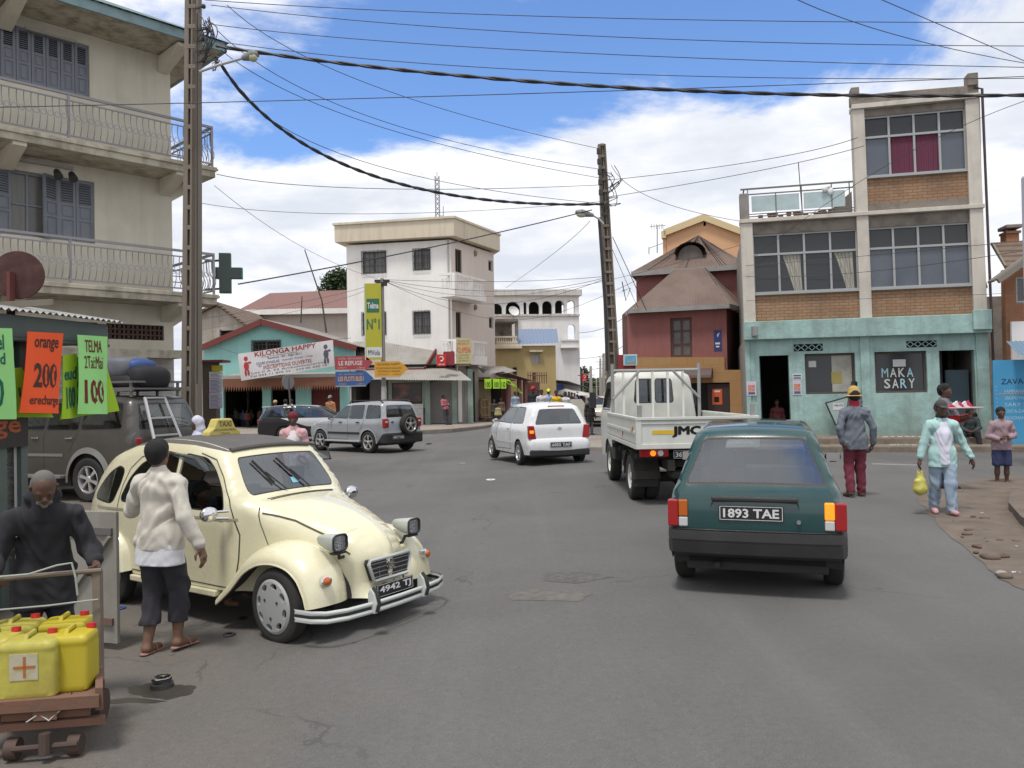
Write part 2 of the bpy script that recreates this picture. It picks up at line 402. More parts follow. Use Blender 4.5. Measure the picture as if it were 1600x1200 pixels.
def asphalt_mat():
 m=mat('asphalt',(0.128,0.127,0.128),0.86,bump=0.004,bscale=220);t=m.node_tree;n=t.nodes;l=t.links;b=n['Principled BSDF']
 co=n.new('ShaderNodeTexCoord').outputs['Object']
 def nz(sc,det,ro=0.6,di=0,vec=None):
  q=n.new('ShaderNodeTexNoise');q.inputs['Scale'].default_value=sc;q.inputs['Detail'].default_value=det;q.inputs['Roughness'].default_value=ro;q.inputs['Distortion'].default_value=di
  l.new(vec or co,q.inputs['Vector']);return q.outputs['Fac']
 def mr(f,a,b_,c=0,d=1):
  q=n.new('ShaderNodeMapRange');q.inputs[1].default_value=a;q.inputs[2].default_value=b_;q.inputs[3].default_value=c;q.inputs[4].default_value=d;l.new(f,q.inputs[0]);return q.outputs[0]
 def mth(op,a,b_):
  q=n.new('ShaderNodeMath');q.operation=op
  for i,x in enumerate((a,b_)):
   if isinstance(x,(int,float)):q.inputs[i].default_value=x
   else:l.new(x,q.inputs[i])
  return q.outputs[0]
 def mix(f,a,c,mode='MIX'):
  q=n.new('ShaderNodeMix');q.data_type='RGBA';q.blend_type=mode
  if isinstance(f,float):q.inputs[0].default_value=f
  else:l.new(f,q.inputs[0])
  for s_,x in(('A',a),('B',c)):
   if isinstance(x,tuple):q.inputs[s_].default_value=x+(1,)
   else:l.new(x,q.inputs[s_])
  return q.outputs['Result']
 base=mix(mr(nz(0.35,8,0.65,0.4),0.35,0.7),(0.098,0.095,0.091),(0.130,0.126,0.120))
 mp=n.new('ShaderNodeMapping');l.new(co,mp.inputs[0]);mp.inputs['Scale'].default_value=(1.6,0.12,1);mp.inputs['Rotation'].default_value=(0,0,0.35)
 base=mix(mr(nz(1.0,6,0.6,0.2,mp.outputs[0]),0.5,0.78,0,0.5),base,(0.150,0.144,0.136))
 sp=n.new('ShaderNodeSeparateXYZ');l.new(co,sp.inputs[0])
 e=mth('ADD',sp.outputs['X'],mth('MULTIPLY',nz(0.5,7,0.65,0.5),5.0));e=mth('SUBTRACT',e,mth('MULTIPLY',sp.outputs['Y'],-0.22))
 dust=mr(e,2.9,0.0,0,0.9)
 base=mix(dust,base,(0.14,0.118,0.097))
 grain=mr(nz(160,3,0.7),0.35,0.68,0.68,1.28)
 hv=n.new('ShaderNodeHueSaturation');l.new(base,hv.inputs['Color']);l.new(grain,hv.inputs['Value']);base=hv.outputs[0]
 hv=n.new('ShaderNodeHueSaturation');l.new(base,hv.inputs['Color']);l.new(mr(nz(22,7,0.7),0.3,0.7,0.88,1.1),hv.inputs['Value']);base=hv.outputs[0]
 vo=n.new('ShaderNodeTexVoronoi');vo.inputs['Scale'].default_value=2.6;l.new(co,vo.inputs['Vector']);vo.inputs['Randomness'].default_value=1
 sc=n.new('ShaderNodeSeparateColor');l.new(vo.outputs['Color'],sc.inputs[0])
 thr=mth('MULTIPLY',mth('POWER',sc.outputs[0],5.0),0.09);dn=mth('ADD',vo.outputs['Distance'],mth('MULTIPLY',mth('SUBTRACT',nz(14,3),0.5),0.09))
 spot=mth('LESS_THAN',dn,thr);base=mix(mth('MULTIPLY',spot,0.45),base,(0.05,0.046,0.042))
 v2=n.new('ShaderNodeTexVoronoi');v2.feature='DISTANCE_TO_EDGE';v2.inputs['Scale'].default_value=0.23
 wv=n.new('ShaderNodeVectorMath');wv.operation='ADD';q=n.new('ShaderNodeTexNoise');q.inputs['Scale'].default_value=1.6;q.inputs['Detail'].default_value=8;l.new(co,q.inputs['Vector']);l.new(co,wv.inputs[0]);l.new(q.outputs['Color'],wv.inputs[1]);l.new(wv.outputs[0],v2.inputs['Vector'])
 ck=mth('MULTIPLY',mth('LESS_THAN',v2.outputs['Distance'],0.0028),mr(nz(0.6,3),0.46,0.54));base=mix(mth('MULTIPLY',ck,0.6),base,(0.06,0.057,0.054))
 l.new(base,b.inputs['Base Color'])
 return m
AS=asphalt_mat()
xs=[-400,-120,-60,-30,-15,-8,-5]+[-3+0.25*i for i in range(20)]+[2.5,5,10,20,40,80,160,400]
ys=[-30,-8,0,3,6,10,15,20,30,45,70,110,200,400,900]
mb=MB();mb.add([(x,y,gz(x,y))for y in ys for x in xs],[(j*len(xs)+i,j*len(xs)+i+1,(j+1)*len(xs)+i+1,(j+1)*len(xs)+i)for j in range(len(ys)-1)for i in range(len(xs)-1)])
me=bpy.data.meshes.new('road');me.from_pydata(mb.v,[],mb.f);o=link_mesh('road',me,AS,None,True,world=False);tag(o,kind='structure')
DIRT=mat('packed_dirt',(0.13,0.102,0.08),0.95,dirt=0.7,dcol=(0.09,0.07,0.055),dscale=1.3,bump=0.012,bscale=14,var=0.25)
PAVE=mat('dusty_pavement',(0.26,0.225,0.19),0.93,dirt=0.6,dcol=(0.14,0.11,0.09),dscale=0.9,bump=0.006,bscale=20,var=0.15)
CONC=mat('old_concrete',(0.3,0.28,0.25),0.9,dirt=0.7,dcol=(0.1,0.085,0.07),dscale=1.5,bump=0.004,bscale=30,var=0.15)
def ground_patch(name,px,m,h=0.006,amp=0.0,step=0.35,lift=None,kind='structure'):
 poly=[tuple(G(*p).to_2d())if not isinstance(p,Vector)else(p.x,p.y)for p in px]
 v,F,K=cdt(poly,[],step);mb=MB()
 from mathutils import noise as mn
 out=[]
 for(x,y)in v:
  e=min((Vector((x,y))-Vector(poly[i]).lerp(Vector(poly[(i+1)%len(poly)]),max(0,min(1,((Vector((x,y))-Vector(poly[i])).dot(Vector(poly[(i+1)%len(poly)])-Vector(poly[i])))/max(1e-6,(Vector(poly[(i+1)%len(poly)])-Vector(poly[i])).length_squared))))).length for i in range(len(poly)))
  k=sstep(e/0.5);a=mn.noise(Vector((x*1.4,y*1.4,0)))*0.6+mn.noise(Vector((x*5,y*5,3)))*0.3+0.25
  out.append((x,y,gz(x,y)+h*(0.6+0.4*k)+amp*k*max(0,a)+(lift(x,y)if lift else 0)))
 mb.add(out,F);o=mb.build(name,m,smooth=True);tag(o,kind=kind);return o
def crisp(pts,n=6,amp=5,seed=1):
 rr=random.Random(seed);out=[]
 for i in range(len(pts)-1):
  for j in range(n):
   t=j/n;out.append((pts[i][0]+(pts[i+1][0]-pts[i][0])*t+rr.uniform(-amp,amp)*(j>0),pts[i][1]+(pts[i+1][1]-pts[i][1])*t+rr.uniform(-amp,amp)*0.35*(j>0)))
 out.append(pts[-1]);return out
edge=crisp([(1440,762),(1432,780),(1478,832),(1520,868),(1563,906),(1640,940),(1760,1010)],7,4)
ground_patch('dirt_ground',edge+[(2300,1010),(2100,770),(1760,742),(1560,745)],DIRT,0.008,0.09,0.16)
kp=[(1608,768),(1580,782),(1576,800),(1596,824),(1640,850)]
mb=MB();Pk=[G(*p)for p in kp]
top=[Vector((p.x,p.y,p.z+0.13))for p in Pk];far=[p+Vector((3.5,0.6,0.0))for p in top]
for i in range(len(Pk)-1):
 mb.add([Pk[i]-Vector((0,0,.05)),Pk[i+1]-Vector((0,0,.05)),top[i+1],top[i]],[(0,1,2,3)]);mb.add([top[i],top[i+1],far[i+1],far[i]],[(0,1,2,3)])
mb.build('corner_pavement',DIRT).__setitem__('kind','structure')
SH=[(-30,36),(-12,36.2),(-7.2,36.4),(-4.4,36.6),(-3.0,37.6),(-1.6,40.5),(0.2,47),(2.2,60),(6,100),(6,130),(-60,130),(-60,36)]
mb=MB();slab(mb,SH,-0.3,0.03)
mb.build('shop_pavement',PAVE).__setitem__('kind','structure')
KERB=mat('kerb_stone',(0.24,0.22,0.19),0.9,dirt=0.6,dscale=3,bump=0.004,bscale=30)
mb=MB()
for i in range(1,8):
 a,b=Vector(SH[i]+(0,)),Vector(SH[i+1]+(0,));dd=(b-a);n_=dd.cross(Vector((0,0,1))).normalized()*0.075
 mb.bar(a+n_+Vector((0,0,-0.06)),b+n_+Vector((0,0,-0.06)),0.15,0.16)
mb.build('kerb',KERB).__setitem__('kind','structure')
MK=Fac(W(1165,600,23.2).to_2d(),W(1547,600,21.7).to_2d(),lean=0.016)
mb=MB()
MK.box(mb,-0.2,18,-0.2,0.16,0.1,1.95);MK.box(mb,-0.2,18,-0.2,0.33,-0.5,1.15)
mb.build('stepped_pavement',mat('step_concrete',(0.19,0.155,0.12),0.92,dirt=0.7,dcol=(0.09,0.075,0.06),dscale=2.2,bump=0.006,bscale=18,var=0.2),bevel=0.03).__setitem__('kind','structure')
mb=MB();MK.box(mb,-7,-0.24,-0.2,0.12,-4,1.6);mb.build('side_pavement',PAVE,bevel=0.02).__setitem__('kind','structure')
a=[(-5.2,5.5),(-6.6,9),(-8.4,13),(-9.9,17.4),(-14,24),(-18,36),(-60,36),(-60,3),(-5.2,3)]
ground_patch('left_pavement',[Vector(p+(0,))for p in a],PAVE,0.012,0.02,1.2)
ground_patch('worn_patch',crisp([(785,925),(850,920),(925,928),(905,940),(800,938),(785,925)],4,3)[:-1],mat('worn_asphalt',(0.118,0.110,0.098),0.95,bump=0.008,bscale=60,var=0.25,dscale=5),0.004,0.0,0.3)
ground_patch('repair_patch',crisp([(848,896),(905,893),(960,902),(900,912),(850,908),(848,896)],4,3)[:-1],mat('repair_asphalt',(0.098,0.093,0.086),0.95,bump=0.01,bscale=60,var=0.3,dscale=6),0.004,0.0,0.3)
ground_patch('puddle',crisp([(200,1075),(232,1068),(262,1070),(306,1072),(296,1086),(262,1094),(228,1090),(205,1084),(200,1075)],5,3,4)[:-1],mat('wet_patch',(0.045,0.04,0.034),0.3,var=0.2,dscale=8),0.004,0.0,0.08)
ground_patch('wet_trail',crisp([(158,1095),(200,1090),(236,1093),(262,1096),(240,1099),(200,1098),(160,1101),(158,1095)],3,1.5,5)[:-1],MATS['wet_patch'],0.003,0,0.08)
ground_patch('faded_road_line',[(1363,724),(1436,726),(1436,727.6),(1363,725.6)],mat('faded_paint',(0.24,0.235,0.225),0.9,dirt=0.9,dcol=(0.14,0.14,0.14),dscale=6),0.004,0,0.5)
TREE1=mat('tree_leaves',(0.035,0.06,0.022),0.8,var=0.5,dscale=1.5)
TREE2=mat('tree_leaves_dark',(0.022,0.038,0.018),0.85,var=0.5,dscale=1.5)
BARK=mat('bark',(0.1,0.08,0.06),0.95,bump=0.01,bscale=20)
def leaf_cloud(mb,blobs,n,size,rng):
 for _ in range(n):
  c,r=blobs[rng.randrange(len(blobs))]
  d=Vector((rng.gauss(0,1),rng.gauss(0,1),rng.gauss(0,1))).normalized();k=rng.random()**0.45
  p=Vector(c)+Vector((d.x*r[0],d.y*r[1],d.z*r[2]))*k*rng.uniform(0.8,1.12)
  a=Vector((rng.gauss(0,1),rng.gauss(0,1),rng.gauss(0,0.6))).normalized();b=a.orthogonal().normalized();s_=size*rng.uniform(0.5,1.3)
  mb.add([p-a*s_,p+b*s_*0.5,p+a*s_,p-b*s_*0.5],[(0,1,2,3)])
def tree(label,base,h,blobs,n,size,m,group=None,tr=0.18,seed=1):
 rng=random.Random(seed);t=thing('tree',label,'tree',base,0,group);b=Vector(base)
 mb=MB();leaf_cloud(mb,[(b+Vector(c),r)for c,r in blobs],n,size,rng);mb.build('crown',m,t)
 mb=MB();mb.tube([b,b+Vector((0.1,0,h*0.4)),b+Vector((0,0.1,h*0.8))],[tr,tr*0.75,tr*0.3],8)
 for c,r in blobs[:6]:mb.tube([b+Vector((0,0,h*0.35)),b+Vector(c)*0.6+Vector((0,0,h*0.15)),b+Vector(c)],[tr*0.5,tr*0.3,tr*0.12],6)
 mb.build('trunk',BARK,t,smooth=True);return t
b0=W(522,540,62);b0.z=0
rng=random.Random(3)
zt=W(528,412,62).z
bl=[]
for i in range(16):
 a=rng.uniform(0,6.28);r=rng.uniform(0,1.5);z=rng.uniform(zt-5,zt-0.9);k=1-max(0,(z-zt+3)/4.5);bl.append(((math.cos(a)*r*k+0.6,math.sin(a)*r*k,z),(1.0,1.0,0.8)))
tree('dense green tree whose crown shows beside the white building roof',(b0.x,b0.y,0),zt,bl,9000,0.16,TREE1,tr=0.3,seed=5)
FT=[(913,600,130,592,3.5),(925,600,170,596,5),(940,600,150,590,5),(906,600,110,566,1.6),(975,600,120,573,4),(985,600,75,562,2.2),(958,600,160,585,5),(1000,600,130,580,5)]
for i,(px,_,Y,ty,rad)in enumerate(FT):
 p=W(px,610,Y);h=W(px,ty,Y).z;bl=[]
 for k in range(9):
  a=rng.uniform(0,6.28);rr=rad*rng.uniform(0.1,0.75);bl.append(((math.cos(a)*rr,math.sin(a)*rr,rng.uniform(h*0.35,h*0.85)),(rad*0.5,rad*0.5,h*0.18)))
 tree(['round tree at the left end of the far street wood','tall pale green tree closing the middle of the far street','broad dark tree behind the far street lamps','narrow dark cypress like tree beside the red flag sign','bushy tree behind the concrete power pole','leafy tree rising between the pole and the pink building','distant hazy tree at the end of the street','large tree behind the pink building'][i],(p.x,p.y,0),h,bl,1500,0.3 if Y>100 else 0.16,TREE2 if i%2 else TREE1,'trees at the end of the far street',seed=20+i)
mb=MB();V=[]
for i in range(61):
 a=R(-60+2*i);r=620;h=9+5*math.sin(i*0.7)+3*math.sin(i*1.9+1)
 V+=[(math.sin(a)*r,math.cos(a)*r,-3),(math.sin(a)*(r+60),math.cos(a)*(r+60),h),(math.sin(a)*(r+150),math.cos(a)*(r+150),-3)]
mb.add(V,[(3*i+j,3*i+3+j,3*i+4+j,3*i+1+j)for i in range(60)for j in range(2)]);mb.build('hills',mat('far_hill',(0.07,0.09,0.06),0.95,var=0.4,dscale=0.02)).__setitem__('kind','structure')
WHITE=mat('white_wall',(0.80,0.78,0.75),0.88,dirt=0.25,dcol=(0.4,0.34,0.28),dscale=0.5,streak=0.18,bump=0.004,bscale=30)
CREAM=mat('cream_band',(0.60,0.53,0.41),0.85,streak=0.3,dcol=(0.2,0.15,0.1),bump=0.003)
DARK=mat('dark_interior',(0.012,0.011,0.01),0.95)  # near-black: the shade inside rooms and recesses is put into this colour
WGLASS=mat('window_glass',(0.035,0.04,0.045),0.08,spec=0.8)
CURT=mat('net_curtain',(0.32,0.32,0.31),0.9,streak=0.4,dcol=(0.12,0.12,0.12))
IRON=mat('black_iron',(0.03,0.03,0.032),0.6)
def block(mb,pts,z0,z1):
 slab(mb,pts,z0,z1)
def window(fac,mb_f,mb_g,h,fw=0.06,d=-0.12,nv=2,nh=1,fd=0.05):
 u0,u1,z0,z1=h
 fac.box(mb_g,u0,u1,z0,z1,d-0.03,d)
 fac.box(mb_f,u0-0.01,u0+fw,z0,z1,d,d+fd);fac.box(mb_f,u1-fw,u1+0.01,z0,z1,d,d+fd)
 fac.box(mb_f,u0+fw,u1-fw,z1-fw,z1+0.01,d,d+fd);fac.box(mb_f,u0+fw,u1-fw,z0-0.01,z0+fw,d,d+fd)
 for i in range(1,nv):u_=u0+(u1-u0)*i/nv;fac.box(mb_f,u_-fw/2.5,u_+fw/2.5,z0+fw,z1-fw,d,d+fd*0.8)
 for i in range(1,nh):z_=z0+(z1-z0)*i/nh;fac.box(mb_f,u0+fw,u1-fw,z_-fw/3,z_+fw/3,d,d+fd*0.6)
def grille(fac,mb,h,n=5,m=3,d=0.03,r=0.012):
 u0,u1,z0,z1=h
 for i in range(n+1):u_=u0+(u1-u0)*i/n;fac.box(mb,u_-r,u_+r,z0,z1,d,d+2*r)
 for i in range(m+1):z_=z0+(z1-z0)*i/m;fac.box(mb,u0,u1,z_-r,z_+r,d+2*r,d+4*r)
def part_win(fac,parent,h,gm=None,fm=None,nv=2,nh=1,grl=None,name='window',fw=0.06,d=-0.12):
 f=MB();g=MB();window(fac,f,g,h,fw,d,nv,nh)
 wo=f.build(name,fm or MATS['window_frame'],parent);g.build('pane',gm or WGLASS,wo)
 if grl:q=MB();grille(fac,q,(h[0]-.03,h[1]+.03,h[2]-.03,h[3]+.03),*grl);q.build('grille',IRON,wo)
 return wo
mat('window_frame',(0.45,0.44,0.42),0.7)
WC=(-7.76,18.38);LB=Fac(WC,(WC[0]-8.3,WC[1]-8.66),flip=-1);LBE=Fac(WC,(WC[0]-4.3,WC[1]+4.15),flip=1)
t=thing('balcony_building','cream three storey building with grey shutters and iron balconies on the left','building',(WC[0],WC[1],-0.15))
LW=mat('cream_wall',(0.64,0.60,0.50),0.88,dirt=0.3,dcol=(0.25,0.2,0.14),dscale=0.8,streak=0.2,bump=0.004)
SLABM=mat('stained_slab',(0.48,0.44,0.35),0.9,dirt=0.75,dcol=(0.1,0.085,0.06),dscale=3,streak=0.6,bump=0.004)
GREYB=mat('grey_shutter_paint',(0.20,0.215,0.25),0.65,dirt=0.3,dcol=(0.12,0.12,0.14),dscale=3)
RAIL=mat('railing_paint',(0.26,0.25,0.265),0.55)
zt=[LB.z(142,72),LB.z(140,152),LB.z(148,285),LB.z(148,381)]
uw0,uw1=LB.u(140,110),LB.u(-75,60)
ul0,ul1=LB.u(148,330),LB.u(-40,300)
hole1=(uw0,uw1,zt[1],zt[0]);hole2=(ul0,ul1,zt[3],zt[2])
va=LB.rect(262,499,166,523);vb=LB.rect(152,497,8,515)
va=(va[0],va[1],3.02,3.36);vb=(vb[0],vb[1],3.02,3.36)
mb=MB();LB.wall(mb,0,12,-0.3,9.7,[hole1,hole2,va,vb],0.22)
mb.build('front_wall',LW,t)
mb=MB();LBE.wall(mb,0,7,-0.3,9.7,[],0.22);block(mb,[tuple((Vector((WC[0],WC[1],0))+LB.U*a+LBE.U*b_).to_2d())for a,b_ in((11.8,0.3),(0.3,0.3),(0.3,7),(11.8,7))],-0.3,9.5);mb.build('rear_wall',LW,t)
for zs,nm in((6.86,'upper'),(3.97,'lower')):
 mb=MB();LB.box(mb,-0.57,12,zs-0.17,zs,0.004,1.0);LB.box(mb,-0.6,12,zs-0.03,zs+0.06,0.9,1.035)
 LB.box(mb,-0.57,-0.004,zs-0.17,zs,-3.0,0.004)
 so=mb.build('balcony_slab',SLABM,t,bevel=0.01)
 mb=MB()
 for ub in(0.05,3.2,6.4,9.6):
  poly=[(0.02,zs-0.17),(0.95,zs-0.17),(0.95,zs-0.24),(0.02,zs-0.52)]
  mb.prism(poly,lambda a,b_:LB.P(ub,b_,a),lambda a,b_:LB.P(ub+0.24,b_,a))
 mb.prism([(0.0,zs-0.17),(-0.55,zs-0.17),(-0.55,zs-0.24),(0.0,zs-0.62)],lambda a,b_:LB.P(a,b_,-0.3),lambda a,b_:LB.P(a,b_,-0.02))
 mb.build_each('bracket',LW,so)
 r=MB();H=0.98;dR=0.93
 def bar_pts(f,u_,d0):
  P_=[]
  for k in range(9):
   t_=k/8;z_=zs+0.16+t_*(H-0.28);bl_=0.10*math.sin(math.pi*min(1,t_*1.55))**1.0 if t_<0.645 else-0.03*math.sin(math.pi*(t_-0.645)/0.355)
   P_.append(f.P(u_,z_,d0+bl_))
  return P_
 i=-4
 while i*0.125<11.5:
  r.tube(bar_pts(LB,i*0.125-0.02,dR-0.03),0.009,4,cap=False);i+=1
 for i in range(14):r.tube([LB.P(-0.53-0.10*math.sin(math.pi*min(1,k/8*1.55))*(k<6),zs+0.16+k/8*(H-0.28),dR-0.1-i*0.13)for k in range(9)],0.009,4,cap=False)
 for i in range(int(11.5/0.125)):
  c=LB.P(i*0.125-0.5+0.045,zs+0.5,dR+0.05);r.tube([c+LB.U*0.045*math.cos(a*math.pi/4)+Vector((0,0,0.055*math.sin(a*math.pi/4)))for a in range(8)],0.006,4,closed=True)
 for zz,wd in((zs+H,0.05),(zs+H-0.13,0.025),(zs+0.15,0.028)):
  LB.box(r,-0.55,11.5,zz-wd/2,zz+wd/2,dR-wd/2,dR+wd/2);r.bar(LB.P(-0.53,zz,dR),LB.P(-0.53,zz,-2.5),wd,wd)
 for up in(-0.53,2.45,5.45,8.45):LB.box(r,up-0.022,up+0.022,zs,zs+H,dR-0.02,dR+0.02);LB.box(r,up-0.11,up+0.11,zs+0.0,zs+0.035,dR-0.06,dR+0.07)
 if nm=='upper' or 1:
  for q in range(5):r.bar(LB.P(-0.53,zs+0.2+q*0.14,dR-1.4),LB.P(0.0,zs+0.2+q*0.14,dR-1.4),0.02,0.02)
 r.build('railing',RAIL,t,label='grey iron railing with bellied bars of the %s balcony'%nm)
def shutter_leaf(mb,P3,w_,z0,z1):
 fr=0.055
 def bx(a,b_,c,e,d0,d1):mb.hexa([P3(a,c,d1),P3(b_,c,d1),P3(b_,c,d0),P3(a,c,d0),P3(a,e,d1),P3(b_,e,d1),P3(b_,e,d0),P3(a,e,d0)])
 bx(0.005,fr,z0,z1,0,0.04);bx(w_-fr,w_-0.005,z0,z1,0,0.04)
 hz_=[z0,z0+0.07,z0+(z1-z0)*0.34,z0+(z1-z0)*0.38,z0+(z1-z0)*0.57,z0+(z1-z0)*0.61,z1-0.06,z1]
 for a,b_ in((0,1),(2,3),(4,5),(6,7)):bx(fr,w_-fr,hz_[a],hz_[b_],0.002,0.038)
 bx(fr,w_-fr,hz_[1],hz_[2],0.012,0.02);bx(fr,w_-fr,hz_[3],hz_[4],0.012,0.02);bx(fr+.04,w_-fr-.04,hz_[3]+.03,hz_[4]-.03,0.02,0.032);bx(fr+.04,w_-fr-.04,hz_[1]+.03,hz_[2]-.03,0.02,0.032)
 n=9;a0,a1=hz_[5],hz_[6]
 for k in range(n):
  zz=a0+(a1-a0)*(k+0.5)/n;s_=(a1-a0)/n*0.42
  mb.add([P3(fr,zz+s_,0.004),P3(w_-fr,zz+s_,0.004),P3(w_-fr,zz-s_,0.034),P3(fr,zz-s_,0.034)],[(0,1,2,3)])
def leaf(fac,parent,u0,w_,z0,z1,ang=0.0,d=-0.1,m=GREYB):
 mb=MB();o_=fac.P(u0,0,d);du=(fac.U*math.cos(ang)+fac.Nn*math.sin(ang));dn=(fac.Nn*math.cos(ang)-fac.U*math.sin(ang))
 shutter_leaf(mb,lambda a,z,q:o_+du*a+dn*q+Vector((0,0,z)),w_,z0,z1);return mb.build('shutter',m,parent)
g=MB();LB.box(g,hole1[0],hole1[1],hole1[2],hole1[3],-0.2,-0.16);wo=g.build('window',WGLASS,t)
nleaf=9;lw=(uw1-uw0)/nleaf
for i in range(nleaf):leaf(LB,wo,uw0+i*lw,lw,zt[1],zt[0])
f=MB();g=MB();window(LB,f,g,hole2,0.05,-0.16,7,2);wo=f.build('window',GREYB,t);g.build('pane',mat('curtained_glass',(0.12,0.12,0.11),0.25,streak=0.6,dcol=(0.3,0.28,0.24)),wo)
lw=LB.u(92,330)-ul0;lw/=2
leaf(LB,wo,ul0,lw,zt[3],zt[2]);leaf(LB,wo,ul0+lw,lw,zt[3],zt[2]);leaf(LB,wo,ul0+2*lw,lw*1.05,zt[3],zt[2],0.5)
leaf(LB,wo,LB.u(18,330),lw,zt[3],zt[2],0.4)
CLA=mat('brown_claustra',(0.09,0.055,0.045),0.9)
for h in(va,vb):
 mb=MB();LB.box(mb,h[0],h[1],h[2],h[3],-0.2,-0.19);g=MB()
 n=int((h[1]-h[0])/0.17)
 for i in range(n+1):uu=h[0]+(h[1]-h[0])*i/n;LB.box(g,uu-0.02,uu+0.02,h[2],h[3],-0.13,-0.01)
 for j in range(4):zz=h[2]+(h[3]-h[2])*j/3;LB.box(g,h[0],h[1],zz-0.018,zz+0.018,-0.125,-0.012)
 for i in range(n):
  for j in range(3):uu=h[0]+(h[1]-h[0])*(i+.5)/n;zz=h[2]+(h[3]-h[2])*(j+.5)/3;LB.box(g,uu-0.03,uu+0.03,zz-0.03,zz+0.03,-0.12,-0.02)
 vo=g.build('vent_blocks',CLA,t);mb.build('vent_back',DARK,vo)
mb=MB();LB.box(mb,-0.0,12,2.6,2.78,0.004,0.5);mb.build('ledge',SLABM,t,bevel=0.01)
mb=MB()
for i in range(7):LB.box(mb,0.02,9,1.55+i*0.14,1.675+i*0.14,0.004,0.03)
mb.build('cladding',mat('white_boards',(0.42,0.41,0.4),0.8,streak=0.4,dcol=(0.15,0.14,0.13)),t)
RT=mat('green_grey_roof',(0.08,0.15,0.15),0.5,dirt=0.4,dcol=(0.16,0.17,0.15),dscale=1.0,wave=('X',0.2,0.02))
mb=MB();LB.box(mb,-0.7,12,9.54,9.58,-6,1.2);mb.build('eaves',SLABM,t)
mb=MB();LB.box(mb,-0.75,12,9.52,9.72,1.2,1.26);LB.box(mb,-0.76,-0.7,9.52,9.72,-6,1.26);mb.build('fascia',mat('grey_fascia',(0.2,0.30,0.32),0.6,dirt=0.5,dscale=3),t)
mb=MB();a=[LB.P(-0.8,9.73,1.32),LB.P(12,9.73,1.32),LB.P(12,12.0,-3.2),LB.P(3.6,12.0,-3.2),LB.P(-0.8,9.73,-7)]
mb.add(a,[(0,1,2,3),(0,3,4)]);mb.build('roof',RT,t)
mb=MB()
for ub in(0.05,3.2,6.4,9.6):mb.prism([(0.02,9.5),(1.1,9.5),(1.1,9.43),(0.02,9.15)],lambda a,b_:LB.P(ub,b_,a),lambda a,b_:LB.P(ub+0.24,b_,a))
mb.build_each('eaves_bracket',LW,t)
for px0,py0,px1,py1,z_ in((26,237,112,256,6.55),(36,18,116,44,9.25)):
 mb=MB();a=LB.u(px1,py1);b_=LB.u(px0,py0);LB.box(mb,a,b_,z_,z_+0.05,0.05,0.13);mb.build('tube_light',mat('tube_light_casing',(0.35,0.33,0.3),0.5),t)
for uu in(0,0.28):mb=MB();c=LB.P(2.2+uu,6.42,0.25);mb.cyl(c,c+Vector((0.1,-0.1,-0.14)),0.06,0.09,10);mb.build('spotlight',IRON,t)
mb=MB();c=W(352,427,18.3);dU=Vector((0.98,0.2,0));dN=Vector((0.2,-0.98,0));a_=0.13;b_=0.46
poly=[(-a_,-b_),(a_,-b_),(a_,-a_),(b_-0.08,-a_),(b_-0.08,a_),(a_,a_),(a_,b_),(-a_,b_),(-a_,a_),(-b_+.25,a_),(-b_+.25,-a_),(-a_,-a_)]
t=thing('pharmacy_cross','dark green pharmacy cross fixed to the corner of the lower balcony','sign',c)
mb.prism(poly,lambda x,z:c+dU*x+Vector((0,0,z))+dN*0.07,lambda x,z:c+dU*x+Vector((0,0,z))-dN*0.07)
mb.build('cross_box',mat('cross_green',(0.03,0.12,0.08),0.5),t,bevel=0.01)
mb=MB();mb.prism([(x*0.9,z*0.94)for x,z in poly],lambda x,z:c+dU*x+Vector((0,0,z))+dN*0.072,lambda x,z:c+dU*x+Vector((0,0,z))+dN*0.085);mb.build('cross_face',mat('cross_face',(0.035,0.05,0.045),0.4),t)
mb=MB()
for dz in(0.3,-0.35):mb.bar(c+Vector((0,0,dz)),c+Vector((-0.5,0.1,dz)),0.04,0.04)
mb.build('arm',IRON,t)
TQ=mat('turquoise_paint',(0.31,0.455,0.43),0.85,dirt=0.7,dcol=(0.17,0.22,0.19),dscale=1.6,streak=0.6,grime=0.9,bump=0.012,bscale=9,var=.12)
PIL=mat('weathered_pillar',(0.55,0.51,0.45),0.9,dirt=0.5,dcol=(0.25,0.22,0.18),dscale=1.2,streak=0.4,bump=0.004)
BRK=mat('tan_brick',(0.33,0.205,0.13),0.9,brick=dict(w=0.24,h=0.085,m=0.009,c2=(0.30,0.17,0.09),mc=(0.16,0.10,0.06),rot=(R(90),0,0)),dirt=0.4,dcol=(0.08,0.06,0.045),dscale=1.0,streak=0.25)
SOOT=mat('sooty_concrete',(0.22,0.19,0.16),0.95,dirt=0.8,dcol=(0.07,0.06,0.05),dscale=2.5,bump=0.01,bscale=15)
t=thing('shop_building','three storey shop building, turquoise ground floor with tan brick bands and big metal windows above','building',(MK.P(0,0,0).x,MK.P(0,0,0).y,0))
u0=MK.u(1166,600);u1=MK.u(1546,600);um0,um1=MK.u(1343,450),MK.u(1358,450)
Z=lambda px,py:MK.z(px,py)
zg=Z(1355,526);zb1=Z(1355,497);zw1=Z(1355,452);zw1t=Z(1355,356);zf2=Z(1345,338);zb2=Z(1345,333);zw2=Z(1345,278);zw2t=Z(1345,183);zr=Z(1340,172)
pw=0.33
hd1=MK.rect(1186,556,1236,660);hd2=MK.rect(1467,548,1527,672);hw1=MK.rect(1257,553,1338,615);hw2=MK.rect(1366,550,1450,613)
hd1=(hd1[0],hd1[1],0.33,hd1[3]);hd2=(hd2[0],hd2[1],0.33,hd2[3])
v1=MK.rect(1240,538,1286,548);v2=MK.rect(1416,533,1464,542)
